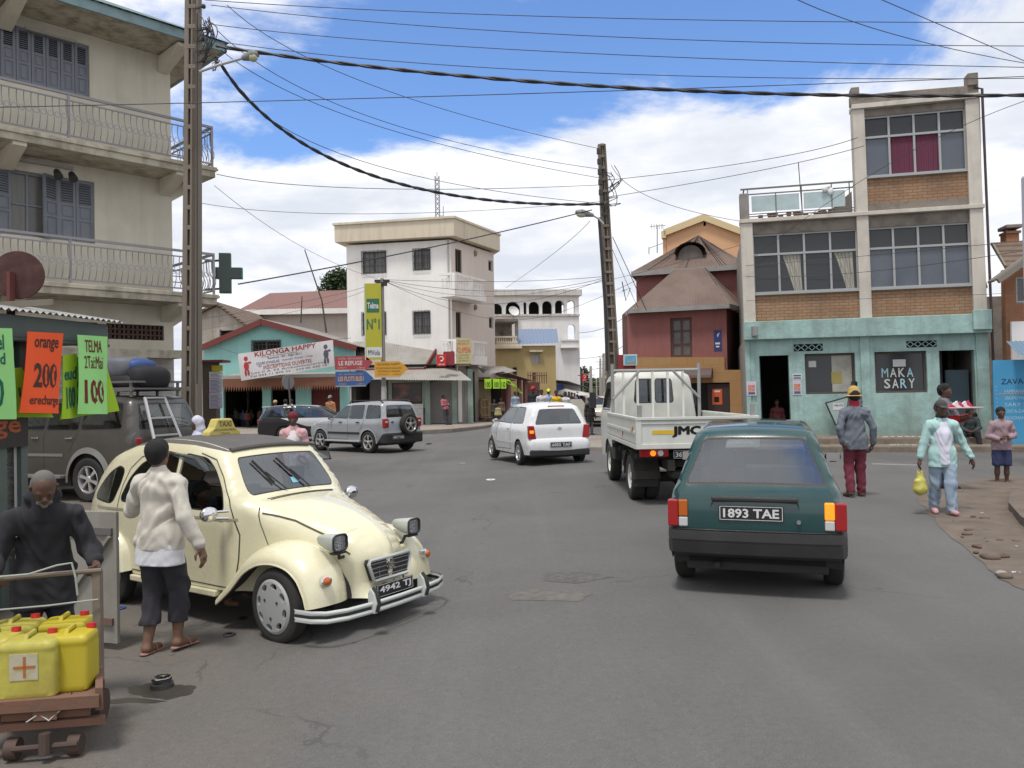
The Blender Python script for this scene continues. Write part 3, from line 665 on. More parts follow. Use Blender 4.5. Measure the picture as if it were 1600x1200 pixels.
mb=MB();MK.wall(mb,u0,u1,0,zg,[hd1,hd2,hw1,hw2,v1,v2],0.25);mb.build('ground_floor_wall',TQ,t)
mb=MB();MK.box(mb,u0-0.02,u1+0.05,zg,zb1,-0.3,0.22);MK.box(mb,u1-0.42,u1+0.04,zg+0.08,zb1+0.1,0.22,0.3);mb.build('turquoise_band',TQ,t,bevel=0.015)
mb=MB()
for a,b_,z0_,z1_ in((u0,u0+0.12,0.1,zg),(um0-.05,um0+0.18,0.1,zg),(u1-0.3,u1,0.1,zg)):MK.box(mb,a,b_,z0_,z1_,0.003,0.05)
mb.build_each('turquoise_pier',TQ,t)
mb=MB()
for a,b_,top_ in((u0,u0+pw,Z(1160,358)),(um0-0.02,um1+0.04,zr),(u1-pw,u1,zr)):
 MK.box(mb,a,b_,zb1,zf2 if a==u0 else top_,-0.3,0.08)
mb.build_each('pillar',PIL,t,bevel=0.01)
mb=MB();MK.box(mb,u0-0.02,u1+0.03,zf2,zb2+0.02,-0.35,0.13);MK.box(mb,um0-0.04,u1+0.03,zr,zr+0.13,-0.35,0.14);mb.build_each('floor_band',PIL,t,bevel=0.01)
bays=[(u0+pw,um0-0.02,zb1,zw1),(um1+0.04,u1-pw,zb1,zw1),(um1+0.04,u1-pw,zb2+0.02,zw2)]
for a in bays:
 mb=MB();MK.box(mb,a[0],a[1],a[2],a[3],-0.2,-0.02);mb.build('brick_panel',BRK,t)
mb=MB()
for a in bays[:2]:MK.box(mb,a[0],a[1],zw1t,zf2,-0.2,-0.02)
MK.box(mb,bays[2][0],bays[2][1],zw2t,zr,-0.2,-0.02);MK.box(mb,bays[2][0],bays[2][1],zb2+0.02,zb2+0.25,-0.02,0.0);mb.build_each('lintel',SOOT,t)
GG1=mat('grey_window_glass',(0.085,0.10,0.125),0.15,spec=0.6,dirt=0.4,dcol=(0.16,0.18,0.2),dscale=1.2)
GG2=mat('dark_window_glass',(0.03,0.033,0.036),0.12,spec=0.5)
CU1=mat('maroon_curtain',(0.13,0.03,0.06),0.9,wave=('X',0.12,0.03),streak=0.3,dcol=(0.05,0.01,0.02))
CU2=mat('pale_curtain',(0.38,0.36,0.31),0.9,wave=('X',0.12,0.03))
MFR=mat('metal_window_frame',(0.33,0.34,0.34),0.6)
def big_window(h,cols,panes,name):
 a,b_,c,e=h;zt_=c+(e-c)*0.66
 f=MB()
 for i in range(cols+1):uu=a+(b_-a)*i/cols;MK.box(f,max(a,uu-0.028),min(b_,uu+0.028),c,e,-0.12,-0.06)
 MK.box(f,a,b_,c,c+0.06,-0.12,-0.04);MK.box(f,a,b_,zt_-0.03,zt_+0.03,-0.125,-0.055);MK.box(f,a,b_,e-0.05,e,-0.12,-0.055);MK.box(f,a-.02,b_+.02,c-0.04,c,-0.1,0.06)
 wo=f.build('window',MFR,t,label=name)
 for i in range(cols):
  x0=a+(b_-a)*i/cols;x1=a+(b_-a)*(i+1)/cols
  g=MB();MK.box(g,x0,x1,zt_,e,-0.14,-0.122);g.build('pane',GG2,wo)
  g=MB();MK.box(g,x0,x1,c,zt_,-0.14,-0.122)
  k=panes[i];g.build('pane',{'g':GG1,'d':GG2,'m':CU1,'c':GG2}[k],wo)
  if k=='c' or k=='C':
   q=MB();s_=1 if i%2 else-1;xm=(x0+x1)/2
   def cf(s2,t2):
    wd=0.42*(1-0.55*t2**0.8);off=xm+(s2-0.5)*2*wd*0.6+s_*0.16*t2
    return MK.P(off,zt_-0.03-t2*(zt_-c-0.1),-0.115+0.008*math.sin(s2*30))
   q.grid(cf,24,6);q.build('curtain',CU2,wo)
 return wo
big_window((bays[0][0],bays[0][1],zw1,zw1t),4,'dcdc','dusty window with two tied white curtains')
big_window((bays[1][0],bays[1][1],zw1,zw1t),4,'gggg','dusty grey window without curtains')
big_window((bays[2][0],bays[2][1],zw2,zw2t),4,'gmmg','top floor window with maroon curtains')
mb=MB()
za,zb_=MK.z(1335,150),MK.z(1530,133)
mb.prism([(um0-0.06,zr+0.13),(u1+0.02,zr+0.13),(u1+0.02,zb_),(um1+1.0,za),(um0-0.06,za)],lambda a,z:MK.P(a,z,0.05),lambda a,z:MK.P(a,z,-0.2))
MK.box(mb,um0-0.04,um0+0.18,za,za+0.22,-0.25,0.1);MK.box(mb,u1-0.26,u1+0.0,zb_-0.02,zb_+0.32,-0.25,0.12)
mb.build('parapet',SOOT,t,bevel=0.02)
mb=MB();MK.box(mb,u0+0.0,u0+0.26,zb2+0.02,zb2+0.78,-0.3,0.06);mb.build('stump_pillar',mat('grey_stump',(0.25,0.23,0.21),0.95,dirt=0.6,dscale=2),t,bevel=0.02)
mb=MB();q=[MK.P(u0+0.02,0,-0.25),MK.P(u1-0.02,0,-0.25),MK.P(u1-0.02,0,-9),MK.P(u0+0.02,0,-9)]
for(za_,zb2_,uu0)in((zg,zf2,u0+0.02),(zf2,zr+0.1,um0)):
 q=[MK.P(uu0,0,-0.26),MK.P(u1-0.02,0,-0.26),MK.P(u1-0.02,0,-9),MK.P(uu0+(3.4 if uu0>u0+1 else 0),0,-9)];block(mb,[(p.x,p.y)for p in q],za_,zb2_)
mb.build('rear_body',mat('bare_render',(0.3,0.27,0.24),0.95,dirt=0.6,dscale=0.8,streak=0.4),t)
mb=MB()
for a in(u0+0.003,u1-0.25):MK.box(mb,a,a+0.22,0,zg,-9,-0.25)
MK.box(mb,u0+0.3,u1-0.3,0,zg,-9,-8.8);mb.build_each('side_wall',MATS['bare_render'],t)
mb=MB();MK.box(mb,u0+0.23,u1-0.26,0.30,0.325,-8.8,-0.25);mb.build('shop_floor',mat('shop_floor',(0.07,0.06,0.055),0.9),t)
mb=MB();MK.box(mb,(u0+um0)/2+0.35,(u0+um0)/2+0.45,0.33,zg,-8,-0.26);MK.box(mb,um0,um0+.1,0.33,zg,-8,-0.26);MK.box(mb,um0+2.0,um0+2.1,.33,zg,-8,-.26);mb.build_each('partition',mat('shop_partition',(0.03,0.03,0.035),0.95),t)
mb=MB();MK.box(mb,hd1[0]+0.0,hd1[0]+0.04,0.33,hd1[3],-1.0,-0.25);mb.build('door_leaf',mat('blue_door',(0.05,0.11,0.15),0.7,dirt=0.5),t)
mb=MB();MK.box(mb,hd2[0]+0.28,hd2[1],0.33,hd2[3]*0.8,-0.62,-0.56);MK.box(mb,hd2[0]+.3,hd2[0]+.36,.33,hd2[3]*.8,-.56,-.53);mb.build('door_leaf',mat('blue_grey_door',(0.085,0.13,0.155),0.7,dirt=0.6,dscale=2),t)
def shopwin(h):
 f=MB();g=MB();window(MK,f,g,h,0.06,-0.16,1,1);wo=f.build('shop_window',mat('dark_brown_frame',(0.07,0.055,0.045),0.7),t);g.build('pane',GG2,wo);return wo
w1=shopwin(hw1);w2=shopwin(hw2)
mb=MB()
hu=hw1[0]+(hw1[1]-hw1[0])*0.55;MK.box(mb,hu,hw1[1]-0.07,hw1[2]+0.06,hw1[3]-0.05,-0.155,-0.145)
mb.build('pinned_paper',mat('pinned_paper',(0.36,0.35,0.31),0.9,dirt=0.4,dscale=3),w1)
mb=MB();MK.box(mb,hu-0.02,hu+0.26,hw1[2]+0.3,hw1[2]+0.62,-0.144,-0.14);mb.build('yellow_notice',mat('dull_yellow',(0.3,0.25,0.08),0.9),w1)
mb=MB();MK.box(mb,hw1[0]+.12,hw1[0]+.32,hw1[3]-.38,hw1[3]-.2,-.158,-.15);MK.box(mb,hw2[0]+0.5,hw2[0]+0.83,hw2[3]-0.42,hw2[3]-0.22,-0.158,-0.15);mb.build_each('white_notice',mat('white_paper',(0.5,0.5,0.48),0.9),w2)
LT1=mat('pale_blue_letter',(0.30,0.50,0.55),0.8);LT2=mat('pale_letter',(0.5,0.52,0.47),0.8);
uw=hw2[1]-hw2[0];hh=hw2[3]-hw2[2]
for word,zz0,zz1,x0,x1 in(('MAKA',0.38,0.6,0.15,0.8),('SARY',0.11,0.34,0.19,0.82)):
 for i,ch in enumerate(word):
  mb=MB();a=x0+(x1-x0)*i/4;text_into(mb,ch,lambda u_,z_,d_:MK.P(u_,z_,-0.155+d_),hw2[0]+uw*a,hw2[0]+uw*(a+(x1-x0)/4*0.78),hw2[2]+hh*zz0,hw2[2]+hh*zz1,bold=0.012)
  mb.build('letter',LT1 if ch in 'MR' or(word=='MAKA' and i==3)else LT2,w2)
for h in(v1,v2):
 mb=MB();MK.box(mb,h[0],h[1],h[2],h[3],-0.2,-0.14);q=mb.build('vent_back',DARK,t);f=MB();n=4;wd=(h[1]-h[0])/n
 for i in range(n):
  c=h[0]+wd*(i+.5);zc_=(h[2]+h[3])/2;r_=(h[3]-h[2])*0.42
  for k in range(4):
   a=math.pi/4+k*math.pi/2;f.bar(MK.P(c,zc_+r_,0)if k%2 else MK.P(c,zc_-r_,0),MK.P(c+(wd*.45 if k<2 else-wd*.45),zc_,0),0.03,0.02)
 f.build('vent_lattice',TQ,q)
mb=MB();c=MK.P(*MK.uv(1174,517));mb.box(c.x-0.07,c.x+0.07,c.y-0.42,c.y-0.2,c.z-0.18,c.z+0.12);mb.build('wall_lamp',mat('lamp_grey',(0.25,0.25,0.25),0.6),t,bevel=0.02)
mb=MB();mb.tube([MK.P(u1+0.1,0.2,0.05),MK.P(u1+0.1,zr+0.25,0.05),MK.P(u1-0.1,zr+0.3,0.05)],0.035,8);mb.build('downpipe',mat('dark_downpipe',(0.05,0.03,0.035),0.6),t)
mb=MB();za=zb2+0.05;uA=u0+0.24;uB=um0-0.05
for zz,rr in((za+0.88,0.022),(za+0.72,0.015),(za+0.07,0.012),(za+0.14,0.01)):MK.box(mb,uA-(0.2 if zz>za+.8 else 0),uB,zz-rr,zz+rr,-0.12,-0.08)
for uu in(uA,uA+(uB-uA)*0.27,(uA+uB)/2+0.05,uA+(uB-uA)*0.8,uB-0.1):MK.box(mb,uu-0.013,uu+0.013,za,za+(0.88 if uu!=uA+(uB-uA)*0.27 else.72),-0.12,-0.08)
for uu in(uA+0.05,uA):
 for zz in(0.2,0.4,0.6,0.88):mb.bar(MK.P(uA-0.1,za+zz,-0.1),MK.P(uA-0.1,za+zz,-2.5),0.03,0.03)
ro=mb.build('terrace_railing',mat('terrace_iron',(0.13,0.13,0.12),0.6),t)
for a,b_ in((uA+0.1,(uA+uB)/2-0.02),((uA+uB)/2+0.1,uB-0.22)):
 mb=MB();MK.box(mb,a,b_,za+0.2,za+0.66,-0.105,-0.098);mb.build('frosted_pane',mat('frosted_glass',(0.38,0.47,0.48),0.3,trans=0.0,var=0.1),ro)
mb=MB();mb.tube([MK.P((uA+uB)/2+0.05,za+0.2,-0.14),MK.P((uA+uB)/2+0.0,za+1.55,-0.14)],0.012,6);mb.build('aerial_rod',IRON,ro)
mb=MB();rr=random.Random(4)
for i in range(16):c=MK.P(uA+0.2+rr.random()*(uB-uA-0.5),za+0.02,-0.25-rr.random()*.5);mb.lathe([(0.05,0),(0.08,0.12),(0.085,0.14)],c,n=8)
mb.build('flower_pot',mat('clay_pot',(0.25,0.13,0.08),0.9),t)
mb=MB();q=[MK.P(um0-0.02,zb2,-0.5),MK.P(um0-0.9,zb2,-0.5),MK.P(um0-0.02,zb2+0.75,-0.5)];mb.add(q+[p+Vector((0.05,0.3,0))for p in q],[(0,1,2),(3,4,5),(0,1,4,3),(1,2,5,4),(2,0,3,5)]);mb.build('stair_ramp',SOOT,t)
c=MK.P(uB-0.75,za+0.72,-0.05);t2=thing('hanging_cloth','white cloth hanging over the terrace railing','cloth',c)
mb=MB();mb.ball(c,(0.1,0.05,0.09));mb.ball(c+Vector((.15,0,-.07)),(0.09,0.05,0.11));mb.ball(c+Vector((.08,0,.05)),(0.09,0.05,0.06));mb.build('cloth',mat('white_cloth',(0.7,0.7,0.7),0.9),t2,smooth='all')
def poster(name,label,fac,rect_px,base,blobs,cat='poster',d=0.01,group=None,txt=None,tcol=None):
 h=fac.rect(*rect_px);c=fac.P((h[0]+h[1])/2,h[2],d);tt=thing(name,label,cat,c,0,group)
 mb=MB();fac.box(mb,h[0],h[1],h[2],h[3],d,d+0.006);mb.build('sheet',base,tt)
 for(a,b_,c_,e,m_)in blobs:
  mb=MB();U_=h[1]-h[0];V_=h[3]-h[2];fac.box(mb,h[0]+U_*a,h[0]+U_*b_,h[2]+V_*c_,h[2]+V_*e,d+0.006,d+0.009);mb.build('print',m_,tt)
 return tt,h
PP=mat('poster_lilac',(0.50,0.48,0.55),0.8);PO=mat('poster_pink_orange',(0.5,0.22,0.16),0.8,var=0.4,dscale=12);PB=mat('poster_dark_blue',(0.08,0.1,0.18),0.8);PW=mat('poster_white',(0.6,0.6,0.6),0.8)
poster('event_poster','lilac and orange poster on the turquoise wall left of the open doorway',MK,(1166,596,1182,618),PP,[(0.15,0.85,0.3,0.75,PO),(0.15,0.85,0.08,0.25,PB)],d=0.055)
poster('event_poster','lilac and orange poster right of the open doorway below a white slip',MK,(1238,594,1253,617),PP,[(0.15,0.85,0.3,0.75,PO),(0.15,0.85,0.08,0.25,PB)])
poster('paper_slip','white slip with blue writing above the poster right of the open doorway',MK,(1238,584,1253,593),PW,[(0.1,0.9,0.55,0.8,PB),(0.1,0.9,0.15,0.4,PB)],'notice')
c=MK.P(MK.u(1313,650),0.33,0.4);t2=thing('leaning_board','pale board in a black frame leaning crookedly against the turquoise wall','board',c)
def lean_pt(u_,z_,d_=0.0):return MK.P(MK.u(1310,650)+u_,z_,0.22+d_)
zz0,zz1=MK.z(1310,664),MK.z(1310,620)
poly=[MK.uv(1287,629),MK.uv(1322,619),MK.uv(1345,655),MK.uv(1303,664)]
mb=MB();mb.prism(poly,lambda a,z:MK.P(a,z,0.2),lambda a,z:MK.P(a,z,0.26));mb.build('frame',IRON,t2)
cx=sum(p[0]for p in poly)/4;cz=sum(p[1]for p in poly)/4
mb=MB();mb.prism([(cx+(a-cx)*0.9,cz+(z-cz)*0.9)for a,z in poly],lambda a,z:MK.P(a,z,0.262),lambda a,z:MK.P(a,z,0.27));mb.build('panel',mat('pale_green_panel',(0.32,0.42,0.40),0.7,dirt=0.3),t2)
mb=MB();h=MK.rect(1299,630,1316,640);MK.box(mb,h[0],h[1],h[2],h[3],0.272,0.276);mb.build('notice',PW,t2)
mb=MB();text_into(mb,'VENTE',lambda a,z,d:MK.P(a,z,0.277+d),h[0]+.02,h[1]-.02,h[2]+0.1,h[3]-0.03,.02);mb.build('lettering',PB,t2)
PK=mat('pink_wall',(0.28,0.11,0.10),0.88,dirt=0.45,dcol=(0.14,0.06,0.05),dscale=0.8,streak=0.3,bump=0.004)
RR=mat('brown_tin_roof',(0.165,0.115,0.092),0.7,dirt=0.5,dcol=(0.075,0.05,0.042),dscale=1.2,streak=0.2)
FAS=mat('grey_fascia_board',(0.3,0.29,0.28),0.8,dirt=0.4)
PF=Fac((3.9,28.2),(8.2,26.6));
t=thing('pink_building','dusky pink house with two stacked brown tin roofs beside the turquoise shop','building',(PF.P(2,0).x,PF.P(2,0).y,0))
pu0=PF.u(981,550);pu1=PF.u(1136,550);pz0=PF.z(1060,482)
wn=PF.rect(1047,497,1082,558)
mb=MB();PF.wall(mb,pu0,pu1,0,pz0,[wn],0.25);mb.build('front_wall',PK,t)
mb=MB();q=[PF.P(pu0+.01,0,-0.25),PF.P(pu1-.01,0,-0.25),PF.P(pu1+0.25,0,-3.5),PF.P(pu1-0.5,0,-8),PF.P(pu0-0.5,0,-8),PF.P(pu0-0.45,0,-1.2)];block(mb,[(p.x,p.y)for p in q],0,pz0-0.01);mb.build_each('side_wall',mat('dark_pink',(0.17,0.07,0.06),0.9,dirt=0.6,dcol=(0.04,0.03,0.03),dscale=1.0,streak=0.5),t)  # side and rear walls in a darker, more streaked pink than the front
part_win(PF,t,wn,gm=mat('lace_curtain_glass',(0.13,0.12,0.11),0.3,dirt=0.6,dcol=(0.05,0.05,0.05),dscale=5),fm=mat('red_brown_frame',(0.10,0.045,0.04),0.7),nv=2,nh=3,fw=0.09)
def tinroof(name,pts,quads,parent,m,period=0.11,amp=0.016):
 mb=MB()
 for a,b_,c_,d_ in quads:corr(mb,pts[a],pts[b_],pts[c_],pts[d_],period,amp)
 return mb.build(name,m,parent,smooth='all')
e=0.3
P1=dict(a=PF.P(PF.u(984,492,e),pz0+0.05,e),b=PF.P(PF.u(1139,478,e),pz0+0.05,e))
zr1=PF.z(1075,420,-1.8);r0=PF.P(PF.u(1055,421,-1.8),zr1,-1.8);r1=PF.P(PF.u(1101,421,-1.8),zr1,-1.8)
Lf=PF.P(PF.u(970,492,-1.2),pz0+0.05,-1.6);Rb=PF.P(PF.u(1168,480,-2.8),pz0+0.15,-3.2)
tinroof('lower_roof',dict(a=P1['a'],b=P1['b'],r0=r0,r1=r1,l=Lf,rb=Rb,rr=r1+Vector((0,1.5,0)),ll=r0+Vector((0,1.5,0))),[('a','b','r1','r0'),('l','a','r0','r0'),('b','rb','r1','r1')],t,RR)
mb=MB()
for a,b_ in((P1['a'],P1['b']),(Lf,P1['a']),(P1['b'],Rb)):mb.bar(a+Vector((0,0,-0.08)),b_+Vector((0,0,-0.08)),0.05,0.16)
mb.build('lower_fascia',FAS,t)
UF=Fac((4.2,31),(9.0,29.4));a0=UF.u(994,440);a1=UF.u(1175,440);zu=UF.z(1075,422)
mb=MB();q=[UF.P(a0,0,0),UF.P(a1,0,0),UF.P(a1,0,-4),UF.P(a0,0,-4)];block(mb,[(p.x,p.y)for p in q],pz0,zu);mb.build('upper_wall',PK,t)
mb=MB();UF.box(mb,UF.u(1032,440),UF.u(1046,440),UF.z(1040,454),UF.z(1040,443),0.003,0.03);mb.build('small_vent',FAS,t)
A_=UF.P(UF.u(987,420,.3),zu+0.02,0.3);B_=UF.P(UF.u(1168,416,.3),zu+0.02,0.3);za_=UF.z(1091,368,-2.0);ap=UF.P(UF.u(1091,368,-2),za_,-2.0);Cc=UF.P(a1+.3,zu+0.02,-4.3);Dd=UF.P(a0-.3,zu+.02,-4.3)
tinroof('upper_roof',dict(A=A_,B=B_,p=ap,C=Cc,D=Dd),[('A','B','p','p'),('D','A','p','p'),('B','C','p','p')],t,RR)
mb=MB();mb.bar(A_+Vector((0,0,-0.07)),B_+Vector((0,0,-0.07)),0.05,0.18);mb.bar(A_+Vector((0,0,-0.07)),Dd+Vector((0,0,-0.07)),0.05,0.18);mb.build('upper_fascia',FAS,t)
dm=UF.rect(1058,382,1097,412,0.0);mb=MB();poly_wall(UF,arch(dm[0],dm[1],dm[2],dm[3],8),[],1.6,mb,d=-0.3);do=mb.build('dormer',mat('grey_boards',(0.13,0.11,0.1),0.9,streak=0.6,dcol=(0.05,0.04,0.035)),t)
mb=MB();c0=(dm[0]+dm[1])/2;rr_=(dm[1]-dm[0])/2+0.08
ar=[(c0+rr_*1.1*math.cos(math.pi*i/10),dm[3]-0.32+0.42*math.sin(math.pi*i/10))for i in range(11)]
mb.grid(lambda s_,t_:UF.P(ar[int(round(s_*10))][0],ar[int(round(s_*10))][1],-0.15-1.6*t_),10,1);mb.build('dormer_roof',RR,do,smooth='all')
mb=MB();UF.box(mb,dm[0]+0.05,dm[1]-0.05,dm[2]-0.12,dm[2],-0.32,-0.24);mb.build('dormer_sill',FAS,do)
MU=mat('mustard_wall',(0.37,0.225,0.10),0.9,dirt=0.4,dcol=(0.3,0.16,0.07),dscale=1.0,brick=dict(w=0.5,h=0.28,m=0.006,c2=(0.37,0.205,0.08),mc=(0.28,0.16,0.07)))
dd=PF.rect(1103,598,1141,672,0.1)
t2=thing('mustard_shopfront','mustard painted low shop wall with a dark doorway under the pink building','wall',(PF.P(2,0,.1).x,PF.P(2,0,.1).y,0))
ua=PF.u(965,600,.14);um_=PF.u(1132,560,.14);ue=PF.u(1166,600,.14)
mb=MB();poly_wall(PF,[(ua,0),(ue,0),(ue,PF.z(1160,578,.14)),(um_,PF.z(1135,578,.14)),(um_,PF.z(1130,558,.14)),(ua+0.8,PF.z(1000,558,.14)),(ua+.6,PF.z(1000,562,.14)),(ua,PF.z(990,562,.14))],[[(PF.u(1040,640,.14),0.02),(PF.u(1141,640,.14),0.02),(PF.u(1141,640,.14),dd[3]),(PF.u(1040,640,.14),dd[3])]],0.13,mb,d=0.15);mb.build('wall',MU,t2)
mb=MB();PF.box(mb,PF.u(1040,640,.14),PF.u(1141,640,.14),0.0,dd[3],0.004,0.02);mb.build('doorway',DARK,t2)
mb=MB();PF.box(mb,PF.u(1106,640,.14),PF.u(1140,640,.14),0.0,dd[3]-0.05,0.02,0.08);mb.build('door',mat('brown_black_door',(0.04,0.025,0.022),0.8),t2)
mb=MB();a=PF.u(1030,580,.5);b_=PF.u(1112,580,.5);zc_=PF.z(1110,591,.5);mb.grid(lambda s_,t_:PF.P(a+(b_-a)*s_,zc_+0.35*math.cos(t_*1.5),0.15+0.5*math.sin(t_*1.5)),4,6)
mb.add([PF.P(b_,zc_+0.35*math.cos(t_*1.5),0.15+0.5*math.sin(t_*1.5))for t_ in(0,.2,.4,.6,.8,1)]+[PF.P(b_,zc_,0.15)],[(0,1,2,3,4,5,6)]);mb.build('awning',mat('brown_awning',(0.10,0.06,0.055),0.7),t2)
poster('orange_poster','orange poster on the dark door in the mustard wall',PF,(1113,608,1129,632),mat('poster_orange',(0.55,0.1,0.03),0.8),[(0.2,0.7,0.15,0.5,DARK),(0.2,0.8,0.8,0.9,PW)],d=0.082)
mb=MB();c=PF.P(*PF.uv(1121,532),0.02);h=PF.rect(1115,516,1128,548)
t2=thing('blue_wall_sign','small dark blue sign painted on the pink wall right of the window','sign',c)
PF.box(mb,h[0],h[1],h[2],h[3],0.003,0.012);mb.build('sign_plate',mat('deep_blue',(0.02,0.035,0.16),0.6,dirt=0.3,dscale=6),t2)
mb=MB();mb.prism([(h[0]+.13,h[2]+.45),(h[0]+.2,h[2]+.62),(h[0]+.11,h[2]+.55)],lambda a,z:PF.P(a,z,0.013),lambda a,z:PF.P(a,z,0.016));PF.box(mb,h[0]+.05,h[1]-.06,h[2]+.22,h[2]+.28,.013,.016);PF.box(mb,h[0]+.07,h[1]-.08,h[2]+.12,h[2]+.17,.013,.016);mb.build('emblem',PW,t2)
SG=Fac(W(973,565,24.5).to_2d(),W(1000,565,24.5).to_2d());h=SG.rect(974,554,996,571)
t2=thing('lit_box_sign','blue picture sign box on a red panel above the truck cab','sign',SG.P((h[0]+h[1])/2,h[2]))
mb=MB();SG.box(mb,h[0],h[1],h[2],h[3],-0.08,0.0);mb.build('sign_frame',mat('pale_frame',(0.45,0.5,0.5),0.6),t2,bevel=0.01)
mb=MB();SG.box(mb,h[0]+0.04,h[1]-0.04,h[2]+0.04,h[3]-0.04,0.0,0.006);mb.build('sign_face',mat('picture_blue',(0.08,0.3,0.45),0.4,dirt=0.5,dcol=(0.35,0.5,0.55),dscale=6),t2)
mb=MB();mb.ball(SG.P((h[0]+h[1])/2,h[2]+0.1,0.006),(0.11,0.004,0.03));mb.build('loaf_picture',mat('loaf',(0.4,0.25,0.07),0.8),t2,smooth='all')
mb=MB();SG.box(mb,h[0]-0.12,h[0]+0.35,h[2]-0.6,h[3],-0.16,-0.1);SG.box(mb,h[0]-.15,h[0]-.12,0,h[3],-.16,-.1);SG.box(mb,h[1]-.1,h[1]-.04,0,h[2],-.16,-.1);mb.build('red_backing',mat('dull_red',(0.22,0.02,0.025),0.7),t2)
OF=Fac(W(1030,500,40).to_2d(),W(1250,500,38).to_2d())
t=thing('peach_building','peach gabled building rising behind the pink house','building',(OF.P(2,0).x,OF.P(2,0).y,0))
PE=mat('peach_wall',(0.62,0.36,0.2),0.88,dirt=0.2,dcol=(0.5,0.3,0.15),streak=0.15,dscale=0.6)
pts=[OF.uv(1041,362),OF.uv(1100,341),OF.uv(1160,364),OF.uv(1250,398)];zbb=0
mb=MB();poly_wall(OF,[(pts[0][0],0),(pts[3][0]+3,0),(pts[3][0]+3,pts[3][1]-1),pts[3],pts[2],pts[1],pts[0]],[[OF.uv(*p)for p in((1099,353),(1103,353),(1103,346),(1099,346))]],9,mb);mb.build('gable_wall',PE,t)
mb=MB();rf=mat('pale_yellow_verge',(0.6,0.47,0.27),0.8)
for a,b_ in((OF.uv(1038,361),OF.uv(1100,337)),(OF.uv(1100,337),OF.uv(1255,395))):mb.prism([(a[0],a[1]-.28),(b_[0],b_[1]-.28),(b_[0],b_[1]+.05),(a[0],a[1]+0.05)],lambda x,z:OF.P(x,z,0.2),lambda x,z:OF.P(x,z,-9.2))
OF.box(mb,OF.u(1034,370),OF.u(1041,370),OF.z(1035,373),OF.z(1035,362),-.5,.2);mb.build('verge',rf,t)
mb=MB();OF.box(mb,OF.u(1034,370)+.05,OF.u(1041,380),0,OF.z(1035,373),-9,.003);mb.build('corner_pier',PE,t)
RB=Fac((13.2,21.2),(17.5,20.4));
t=thing('brick_house','orange brick house with a steep tiled roof and chimney at the right edge','building',(RB.P(2,0).x,RB.P(2,0).y,0))
OB=mat('orange_brick',(0.33,0.13,0.055),0.9,brick=dict(w=0.24,h=0.085,m=0.01,c2=(0.27,0.11,0.05),mc=(0.2,0.14,0.1)),dirt=0.4,dcol=(0.12,0.07,0.05),dscale=1.5)
TILE=mat('old_tile_roof',(0.17,0.12,0.09),0.9,dirt=0.7,dcol=(0.09,0.075,0.06),dscale=2.5,wave=('Z',0.16,0.05))
w3=RB.rect(1587,432,1640,472);mb=MB();RB.wall(mb,RB.u(1571,480),6,0,RB.z(1590,420),[w3],0.25);mb.build('front_wall',OB,t)
wo=part_win(RB,t,w3,fm=mat('white_shutter',(0.5,0.52,0.52),0.7,wave=('Z',0.06,0.02)),nv=3)
mb=MB();h=RB.rect(1578,503,1600,572);RB.box(mb,h[0],6,h[2],h[3],0.003,0.1);mb.build('rendered_bay',WHITE,t)
q=[RB.uv(1549,405),RB.uv(1555,380),RB.uv(1572,420),RB.uv(1560,450),RB.uv(1549,455)]
mb=MB();poly_wall(RB,[RB.uv(1540,470),RB.uv(1572,440),RB.uv(1553,378),RB.uv(1538,420)],[],0.3,mb,d=-1.2);mb.build('gable',mat('orange_render',(0.42,0.17,0.06),0.9),t)
mb=MB();a=RB.P(*RB.uv(1548,379,-0.9),-0.9);b_=RB.P(6,a.z,-0.9);c_=RB.P(6,RB.z(1560,440,.5),0.5);d_=RB.P(*RB.uv(1571,418,-.2),-.2);sheetbox(mb,d_,c_,b_,a,0.06);mb.build('roof',TILE,t)
mb=MB();a=RB.P(*RB.uv(1559,439,.6),.6);b_=RB.P(*RB.uv(1620,395,.6),.6);mb.bar(a,b_,0.12,0.14);mb.bar(a+Vector((0,0.3,0.02)),b_+Vector((0,.3,.02)),0.4,0.06);mb.bar(RB.P(*RB.uv(1551,381,-.8),-.8),RB.P(*RB.uv(1571,416,-.1),-.1),0.05,0.06);mb.build('verge_board',mat('grey_board',(0.2,0.18,0.15),0.9),t)
mb=MB();RB.box(mb,RB.u(1570,372,-1),RB.u(1590,372,-1),RB.z(1580,385,-1),RB.z(1580,365,-1),-1.3,-0.9);h=RB.rect(1569,366,1592,363,-1);RB.box(mb,h[0],h[1],h[2],h[3]+.03,-1.35,-.85);co=mb.build('chimney',OB,t)
mb=MB();RB.box(mb,h[0]-.02,h[1]+.02,h[3]+.1,h[3]+.2,-1.4,-.8);RB.box(mb,h[0]+.05,h[0]+.1,h[3]+.03,h[3]+.1,-1.2,-1);RB.box(mb,h[1]-.1,h[1]-.05,h[3]+.03,h[3]+.1,-1.2,-1);mb.build('chimney_cap',SOOT,co,bevel=.02)
mb=MB();RB.box(mb,-1.6,6,0,RB.z(1580,430),-6,-5.5);RB.box(mb,-.6,0.35,0,RB.z(1560,450),-3,-2.8);mb.build('rear_wall',SOOT,t)
t=thing('concrete_edge_column','pale lilac column just entering the right edge of the view','column',(W(1620,400,16).x,16,0));c=W(1622,400,16)
mb=MB();mb.box(c.x-0.2,c.x+0.4,15.8,16.2,0,W(1600,272,16).z);mb.build('shaft',mat('lilac_column',(0.42,0.4,0.48),0.8),t,bevel=.05)
BW=Fac(W(1552,600,20.6).to_2d(),W(1700,600,20.0).to_2d());h=BW.rect(1552,563,1700,691)
t=thing('blue_sign_wall','bright blue painted hoarding with hand lettering beside the turquoise shop','sign',BW.P(0.5,0))
